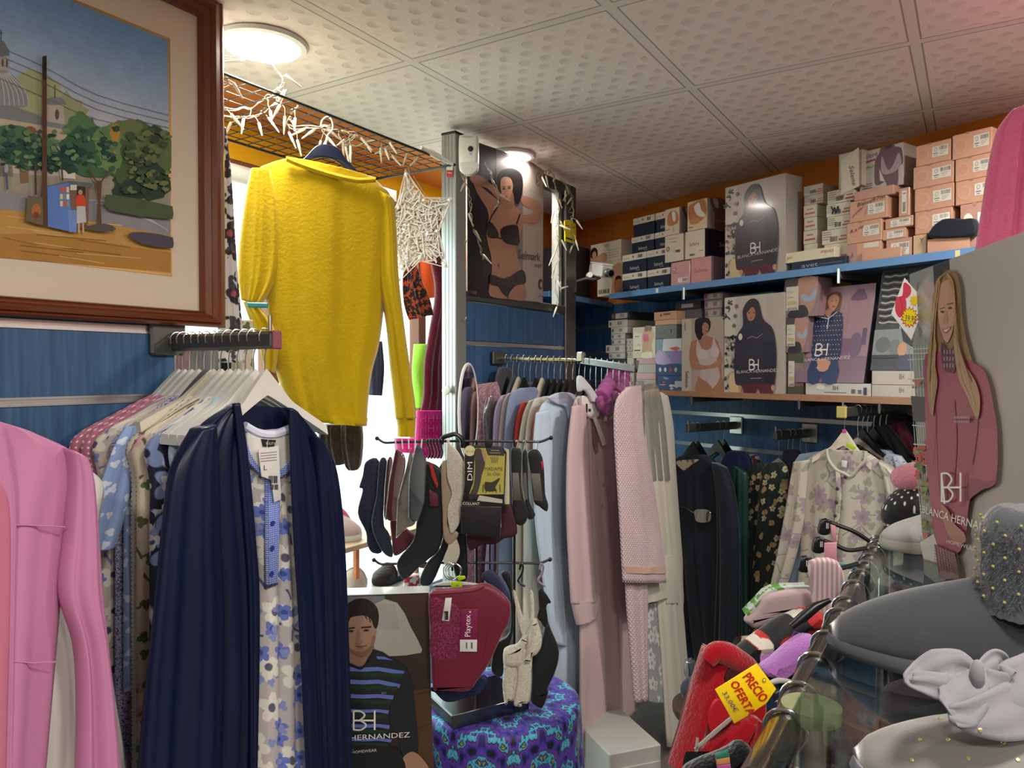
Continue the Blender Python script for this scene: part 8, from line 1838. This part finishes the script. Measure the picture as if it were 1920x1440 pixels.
# big grey boot slipper
f2 = mat('slate_grey_suede', '393b40', .95, sheen=.6, bump=(260, .3, .001), vary=.2); s2_ = mat('slate_sole', '4c4e55', .85, bump=(120, .2, .001))
toe = PGl.hit(1556, 1168); toe.z = ZS_; heel = V(.745, .80, ZS_)
C_fuzz = mat('slate_grey_fur', '4e5155', 1, sheen=.5, spec=.1, bump=(150, .35, .006), vary=.1)
e, d, s_ = slipper('boot_slipper', heel, V(.412, .965, ZS_), .125, .1, f2, s2_, 'slate grey boot slipper with gold dotted fluffy cuff on the glass table', 'slipper', .02, 1.0, closed=True, nose=.42, group='slippers on the glass')
cs = PF(.85).hit(1895, 1040); cs = V(.605, .85, 0)
vs = []; fs = []; r = random.Random(3); N = 72; H_ = 26
for i in range(H_):
    t = i / (H_ - 1); z = ZS_ + .08 + .122 * (t if t < .8 else .8 + .2 * math.sin((t - .8) / .2 * PI / 2)); k = 1 - .06 * math.sin(PI * t) ; k *= (1 - max(0, t - .72) ** 2 * 5.2)
    for j in range(N):
        a = 2 * PI * j / N; rn = 1 + r.uniform(-.015, .015); vs.append(V(cs.x, cs.y, z + r.uniform(-.0015, .0015)) + d * (.062 * k * rn * math.cos(a)) + s_ * (.052 * k * rn * math.sin(a)))
for i in range(H_ - 1):
    for j in range(N): fs.append((i * N + j, i * N + (j + 1) % N, (i + 1) * N + (j + 1) % N, (i + 1) * N + j))
fs.append([(H_ - 1) * N + j for j in range(N)])
cu = mk('fluffy_cuff', vs, fs, C_fuzz, e, True)
# short fibres on the cuff so that it reads as fur
mb = MB()
for _ in range(5000):
    t = r.uniform(0, .9); a = r.uniform(0, 2 * PI); z = ZS_ + .09 + .108 * t
    n_ = (d * math.cos(a) + s_ * math.sin(a)).normalized(); q = V(cs.x, cs.y, z) + (d * (.062 * math.cos(a)) + s_ * (.052 * math.sin(a))) * (1 - max(0, t - .72) ** 2 * 5.2); tip = q + n_ * r.uniform(.001, .004) + V(r.uniform(-1, 1), r.uniform(-1, 1), r.uniform(-1.4, .8)) * .004; w_ = n_.cross(V(0, 0, 1)) * .0005
    b_ = len(mb.v); mb.v += [q - w_, q + w_, tip]; mb.f.append([b_, b_ + 1, b_ + 2]); mb.mi.append(0)
o = mk('fur_fibres', mb.v, mb.f, C_fuzz, e); o['kind'] = 'stuff'
M_goldd = mat('gold_glitter', 'd8c878', .25, metal=.6); k = 0
for i in range(8):
    for j in range(14):
        a = 2 * PI * (j + .5 * (i % 2)) / 14; z = ZS_ + .1 + .0125 * i; n_ = d * math.cos(a) + s_ * math.sin(a)
        if n_.dot(V(-.58, -.81, 0)) < -.15: continue
        MB().ball(V(cs.x, cs.y, z) + (d * (.0645 * math.cos(a)) + s_ * (.0545 * math.sin(a))) * (1 - max(0, i / 8 - .72) ** 2 * 3), .0019, 6).build('gold_dot', M_goldd, e); k += 1
# pale slipper with bow, nearest
f3 = mat('pale_grey_suede', '74726e', .92, sheen=.5, bump=(260, .3, .001), vary=.07)
e, d, s_ = slipper('slipper', V(.575, .52, ZS_), V(.302, .655, ZS_), .118, .07, f3, mat('pale_sole2', '777880', .85), 'pale grey slipper with satin bow nearest the camera', 'slipper', .02, .9, group='slippers on the glass', nose=.42)
bc = PF(.60).hit(1838, 1322); C_bow = solid('grey_suede_bow', '76757a', .9, bump=(260, .2, .001))
bo = empty('bow', bc, None, None); bo.parent = e; bo.location = bc - WL[e]; 
def bowloop(name, pts, wd, m, par):
    pts = [Vector(q) for q in spline([tuple(q) for q in pts], 8)]; vs = []; fs = []; n = len(pts)
    for i, q in enumerate(pts):
        t = (pts[min(i + 1, n - 1)] - pts[max(0, i - 1)]).normalized(); sdv = t.cross(V(-.3, -.9, .35)).normalized(); w = wd[min(len(wd) - 1, int(i / (n - 1) * (len(wd) - 1) + .5))]
        fr_ = i / (n - 1) * (len(wd) - 1); k0 = min(int(fr_), len(wd) - 2); w = wd[k0] + (wd[k0 + 1] - wd[k0]) * (fr_ - k0)
        for j in range(9): u = j / 8 - .5; vs.append(q + sdv * (w * u) + V(-.3, -.9, .35) * (.0012 * math.sin(j * 1.3 + i * .1)))
    for i in range(n - 1):
        for j in range(8): fs.append((i * 9 + j, i * 9 + j + 1, (i + 1) * 9 + j + 1, (i + 1) * 9 + j))
    o = mk(name, vs, fs, m, par, True); s = o.modifiers.new('thickness', 'SOLIDIFY'); s.thickness = .002; return o
Q = lambda x, y, Y=.6: PF(Y).hit(*T((1500, 900, 2.667), x, y))
WL[bo] = bc
bowloop('bow_loop', [Q(885, 965), Q(800, 920), Q(700, 930), Q(600, 975), Q(552, 998, .59), Q(640, 1015, .585), Q(760, 1040, .585), Q(870, 985, .59)], [.008, .022, .026, .018, .008, .018, .024, .01], C_bow, bo)
bowloop('bow_loop', [Q(890, 962), Q(940, 925, .605), Q(990, 900, .61), Q(1018, 935, .615)], [.01, .014, .016, .014], C_bow, bo)
bowloop('bow_tail', [Q(885, 970, .59), Q(850, 1060, .58), Q(790, 1130, .575), Q(745, 1160, .572)], [.012, .03, .034, .02], C_bow, bo)
bowloop('bow_tail', [Q(745, 1165, .572), Q(860, 1185, .57), Q(980, 1180, .57), Q(1100, 1150, .575), Q(1220, 1120, .58)], [.012, .026, .036, .042, .04], C_bow, bo)
bowloop('bow_tail', [Q(900, 960, .595), Q(960, 1020, .585), Q(1040, 1080, .58), Q(1130, 1060, .58), Q(1230, 1020, .585)], [.012, .03, .044, .05, .05], C_bow, bo)
MB().ball(Q(888, 972, .585), (.006, .005, .012), 12).build('bow_knot', C_bow, bo, True)
bpy.context.view_layer.update(); dg = bpy.context.evaluated_depsgraph_get()
for x, y in ((702, 1192), (1018, 1313), (840, 1392), (600, 1300), (900, 1250), (560, 1400), (740, 1300), (1090, 1400)):
    c = PF(.3).hit(*T((1500, 900, 2.667), x, y)); o_ = V(0, 0, CAMZ); ok, loc, nor, *_ = sc.ray_cast(dg, o_, (c - o_).normalized())
    if ok and (loc - Q(700, 1300, .58)).length < .2: MB().lathe(loc + nor * .0003, [(.0018, 0), (.0012, .0007)], 8, nor).build('gold_dot', M_goldd, e)
# grey dark objects behind the pink robe: pink robe at top right
P = PF(1.62, -.35, 1.0)
e = empty('fleece_robe', P.hit(1880, 500), 'bright pink embossed fleece robe at the top right edge', 'robe')
C_pfl = fleece('pink_embossed_fleece', 'd8688c', 55, .012)
cloth('sleeve', P, [(1890, 214, 1950, 200), (1866, 250, 1960, 240), (1850, 320, 1965, 320), (1838, 400, 1965, 400), (1826, 480, 1965, 470), (1818, 560, 1965, 540)], C_pfl, .1, 3, .014, 150, e, top=.6)
cloth('body', P.shift(-.06), [(1930, 200, 2060, 170), (1920, 300, 2100, 300), (1920, 500, 2100, 500), (1920, 640, 2100, 640)], C_pfl, .1, 3, .014, 151, e, top=.6)
hr = P.hit(1960, 190); e2 = empty('garment_rail', hr, 'ceiling rail just outside the top right corner carrying the pink fleece robe', 'rail')
MB().tube([hr + V(0, 0, .03), V(hr.x, hr.y, CEIL)], .008, 10).build('drop_rod', M_chrome, e2, True)

# ================================================================ clothes over the table rail, lower middle
KB = (1240, 1080, 4.0); KC = (1500, 900, 2.667)
C_redf = fleece('red_terry_fleece', '9c0e1c', 200, .005)
P = PF(1.18, .25, .33); e = empty('fleece_robe', P.hit(1330, 1440), 'bright red fleece robe with hood draped at the near end of the table rail', 'robe')
cloth('body', P, [(*T(KB, q[0], q[1]), *T(KB, q[2], q[3])) for q in [(350, 572, 480, 575), (312, 640, 640, 660), (282, 720, 690, 730), (240, 850, 720, 830), (190, 1010, 740, 970), (138, 1190, 740, 1150), (60, 1440, 740, 1400)]], C_redf, .07, 2.4, .022, 160, e, top=.3, wob=.6)
mb = MB(); mb.tube([P.shift(.03).hit(*T(KB, x, y)) for x, y in spline([(345, 640), (400, 575), (480, 580), (580, 640), (660, 690), (700, 740)], 6)], [.012 + .006 * math.sin(PI * i / 30) for i in range(31)], 12); mb.build('hood_edge', C_redf, e, True)
puff('hood_opening', P.shift(.036), TP(KB, [(500, 700), (560, 660), (640, 690), (700, 745), (600, 790), (480, 790)]), mat('shaded_red_inside', '3a060c', .9), .008, e, .003)  # darkened red patch paints the shade inside the hood
puff('lining_patch', P.shift(.04), TP(KB, [(400, 930), (470, 930), (540, 1010), (520, 1090), (440, 1150), (370, 1170), (350, 1060)]), mat('red_satin_lining', 'b01826', .4), .006, e, .002)
cloth('sleeve', P.shift(.03), [(*T(KB, q[0], q[1]), *T(KB, q[2], q[3])) for q in [(560, 1060, 700, 1040), (420, 1180, 740, 1160), (300, 1300, 720, 1290), (260, 1440, 640, 1440)]], C_redf, .06, 2, .012, 162, e, top=.6)
for q in ([(540, 1035), (400, 1150), (245, 1290), (255, 1310), (410, 1185), (545, 1065)], [(262, 1210), (280, 1215), (270, 1420), (235, 1430)]): puff('ribbon', P.shift(.075), TP(KB, q), mat('grey_ribbon', '9a9894', .5), .002, e, .0006, 0)
# yellow offer tag
Py = PF(.85, 0, .3); tg = empty('price_tag', Py.hit(1395, 1350), 'yellow offer tag with red lettering and a price on the red robe', 'tag')
q4 = TP(KB, [(715, 655), (858, 850), (560, 1100), (540, 1105), (402, 850)])
q4 = TP(KB, [(715, 655), (860, 845), (790, 950), (660, 1040), (545, 1105), (402, 850)])
puff('card', Py, q4, mat('yellow_card', 'e2bd00', .5, coat=.3), .0014, tg, .0004, 0)
p = Print(Py, .001, tf=KB)
[(p.text('PRECIO', (604 + q, 758), (744 + q, 948), (662 + q, 716), 'b8200c'), p.text('OFERTA', (510 + q, 802), (650 + q, 1046), (566 + q, 774), 'b8200c')) for q in (0, 3, 6)]; p.text('33,00€', (452, 872), (545, 1018), (486, 858), '3a3a6a'); p.ell(768, 775, 14, 16, '8a7400'); p.ell(768, 775, 7, 9, 'e8e0c0'); p.build('lettering', tg)
tag(puff('size_clip', PF(1.03), TP(KB, [(835, 870), (890, 850), (905, 900), (880, 950), (835, 930)]), M_blackplastic, .01, None, .003), 'black size marker reading 38 beside the yellow tag', 'size marker')
p = Print(PF(1.03), .0055, tf=KB); p.text('38', (842, 930), (880, 890), (862, 948), 'd8d8d4'); p.build('size_numerals', bpy.data.objects['size_clip.003'])
# black santa fleece, lilac towel, striped socks etc
C_santa = floral('black_fleece_with_red_white_patches', '0d0e10', [(20, .5, 2, 'b81c22', .5, None), (26, .46, 3, 'd0cabc', .5, None)])
P = PF(1.35, .2, .45); 
e = tag(puff('fleece_pyjama', P, TP(KB, [(545, 600), (600, 530), (720, 440), (860, 340), (960, 290), (1100, 240), (1190, 270), (1200, 340), (1100, 430), (1000, 500), (880, 600), (760, 670), (680, 660)]), C_santa, .07, None, .03), 'black fleece pyjama with red and white winter motifs over the table rail', 'pyjama')
tag(puff('towel', PF(1.28, .2, .45), TP(KB, [(760, 690), (850, 620), (960, 520), (1080, 445), (1150, 460), (1120, 540), (1080, 620), (960, 690), (800, 745)]), fleece('lilac_towelling', 'a86cb4', 200, .005), .06, None, .022), 'lilac towelling robe lying on the table rail under the black pyjama', 'robe')
tag(puff('fleece_pyjama', PF(1.31, .2, .45), TP(KB, [(780, 750), (960, 700), (1080, 640), (1060, 720), (980, 830), (900, 860), (820, 800)]), C_bk, .05, None, .02), 'black garment with grey edge under the lilac robe', 'pyjama')
tag(puff('strap', PF(1.2, .2, .4), TP(KB, [(815, 790), (880, 765), (960, 775), (985, 795), (900, 800), (830, 812)]), solid('white_strap', 'b8b4b0'), .008, None, .003), 'white strap end beside the yellow tag', 'strap')
tag(MB().tube([PF(1.28).hit(*T(KB, x, y)) for x, y in ((975, 380), (1060, 310), (1160, 230), (1265, 180))], [.007, .009, .008, .004], 10).build('umbrella_handle', M_blackplastic, None, True), 'glossy black hanger arm lying over the winter pyjama', 'hanger')
e = empty('fleece_sock', PF(.98).hit(1400, 1440), 'black fleece with teal, orange and pink stripes at the bottom edge', 'socks'); P = PF(.98)
puff('body', P, TP(KB, [(180, 1450), (280, 1390), (410, 1340), (500, 1300), (560, 1260), (640, 1260), (680, 1330), (640, 1420), (560, 1500), (200, 1500)]), C_black, .05, e, .02)
for q, c in (([(405, 1340), (500, 1300), (510, 1350), (410, 1370)], '1f6a58'), ([(408, 1368), (508, 1350), (515, 1400), (415, 1415)], 'b8804c'), ([(415, 1412), (515, 1400), (520, 1450), (420, 1460)], 'a84a84')): puff('knit_stripe', P.shift(.026), TP(KB, q), solid('stripe_' + c, c), .006, e, .002, 0)
# bras on black clip hangers, left of the rail
C_rib = solid('pink_rib', 'b09a9c'); C_pinks = mat('pink_strap', 'c88a9a', .5)
for i, (hx, hy, ex, ey, Y, lab) in enumerate(((1133, 885, 1475, 1040, 1.62, 'uppermost'), (1090, 1015, 1460, 1090, 1.5, 'middle'), (990, 1150, 1400, 1200, 1.4, 'lowest'))):
    P = PF(Y); e = empty('clip_hanger', P.hit(*T(K8, hx, hy)), f'black clip hanger pointing left from the table rail, {lab} of three', 'hanger', 'black clip hangers on the table rail')
    puff('clip', P, TP(K8, [(hx + 5, hy), (hx + 70, hy + 8), (hx + 62, hy + 100), (hx, hy + 110), (hx - 20, hy + 80)]), M_blackplastic, .014, e, .004, 2)
    MB().tube([P.hit(*T(K8, x, y)) for x, y in spline([(hx + 60, hy + 20), (hx + 140, hy + 50), (hx + 240, hy + 90), (ex, ey)], 5)], .0045, 8).build('arm', M_blackplastic, e, True)
    p = Print(P, .0075, tf=K8); p.rect(hx + 28, hy + 22, hx + 36, hy + 62, 'b8b8b8'); p.rect(hx + 40, hy + 22, hx + 46, hy + 62, 'b8b8b8'); p.build('clip_marks', e)
pink_ = [([(1200, 920), (1236, 930), (1246, 1050), (1215, 1050)], 1.6, C_pinks, 'pink satin strap hanging from the uppermost clip hanger', .004), ([(1158, 1052), (1245, 1050), (1245, 1180), (1158, 1190)], 1.48, C_pinks, 'broad pink strap held by the middle clip hanger', .006),
         ([(1055, 1180), (1245, 1178), (1300, 1360), (1230, 1440), (1240, 1560), (1100, 1560), (1062, 1360)], 1.38, stripes('pink_pinstripe_cotton', 'c4bcba', 'b08a90', 700), 'pale pink pinstriped camisole under the lowest clip hanger', .02),
         ([(1245, 1190), (1390, 1210), (1380, 1240), (1250, 1240)], 1.42, mat('teal_ribbon', '5a9a94', .5), 'teal ribbon behind the pinstriped camisole', .004)]
for q, Y, m, lab, t in pink_: tag(puff('strap' if t < .01 else 'camisole', PF(Y), TP(K8, q), m, t, None, t * .4, 0 if t < .01 else 3), lab, 'strap' if t < .01 else 'camisole')
e = empty('camisole', PF(1.45).hit(*T(KB, 800, 380)), 'pale pink ribbed camisole folded at the corner above the winter pyjama', 'camisole')
puff('body', PF(1.45), TP(KB, [(622, 320), (700, 240), (800, 120), (1080, 90), (1140, 190), (1150, 240), (1000, 270), (800, 350), (700, 385), (650, 360)]), C_rib, .03, e, .012, 3)
puff('green_trim', PF(1.46), TP(KB, [(690, 230), (770, 140), (850, 90), (1080, 70), (1100, 100), (840, 115), (730, 210), (640, 300)]), floral('green_leaf_trim', 'b8bcb8', [(50, .5, 3, '5c9a3c', .6, None)]), .03, e, .01, 3)

# unused hanger patterns are not part of the shop
for k_, r_ in HP.items():
    if k_ not in HUSED:
        for ch in list(r_.children): bpy.data.objects.remove(ch)
        bpy.data.objects.remove(r_)
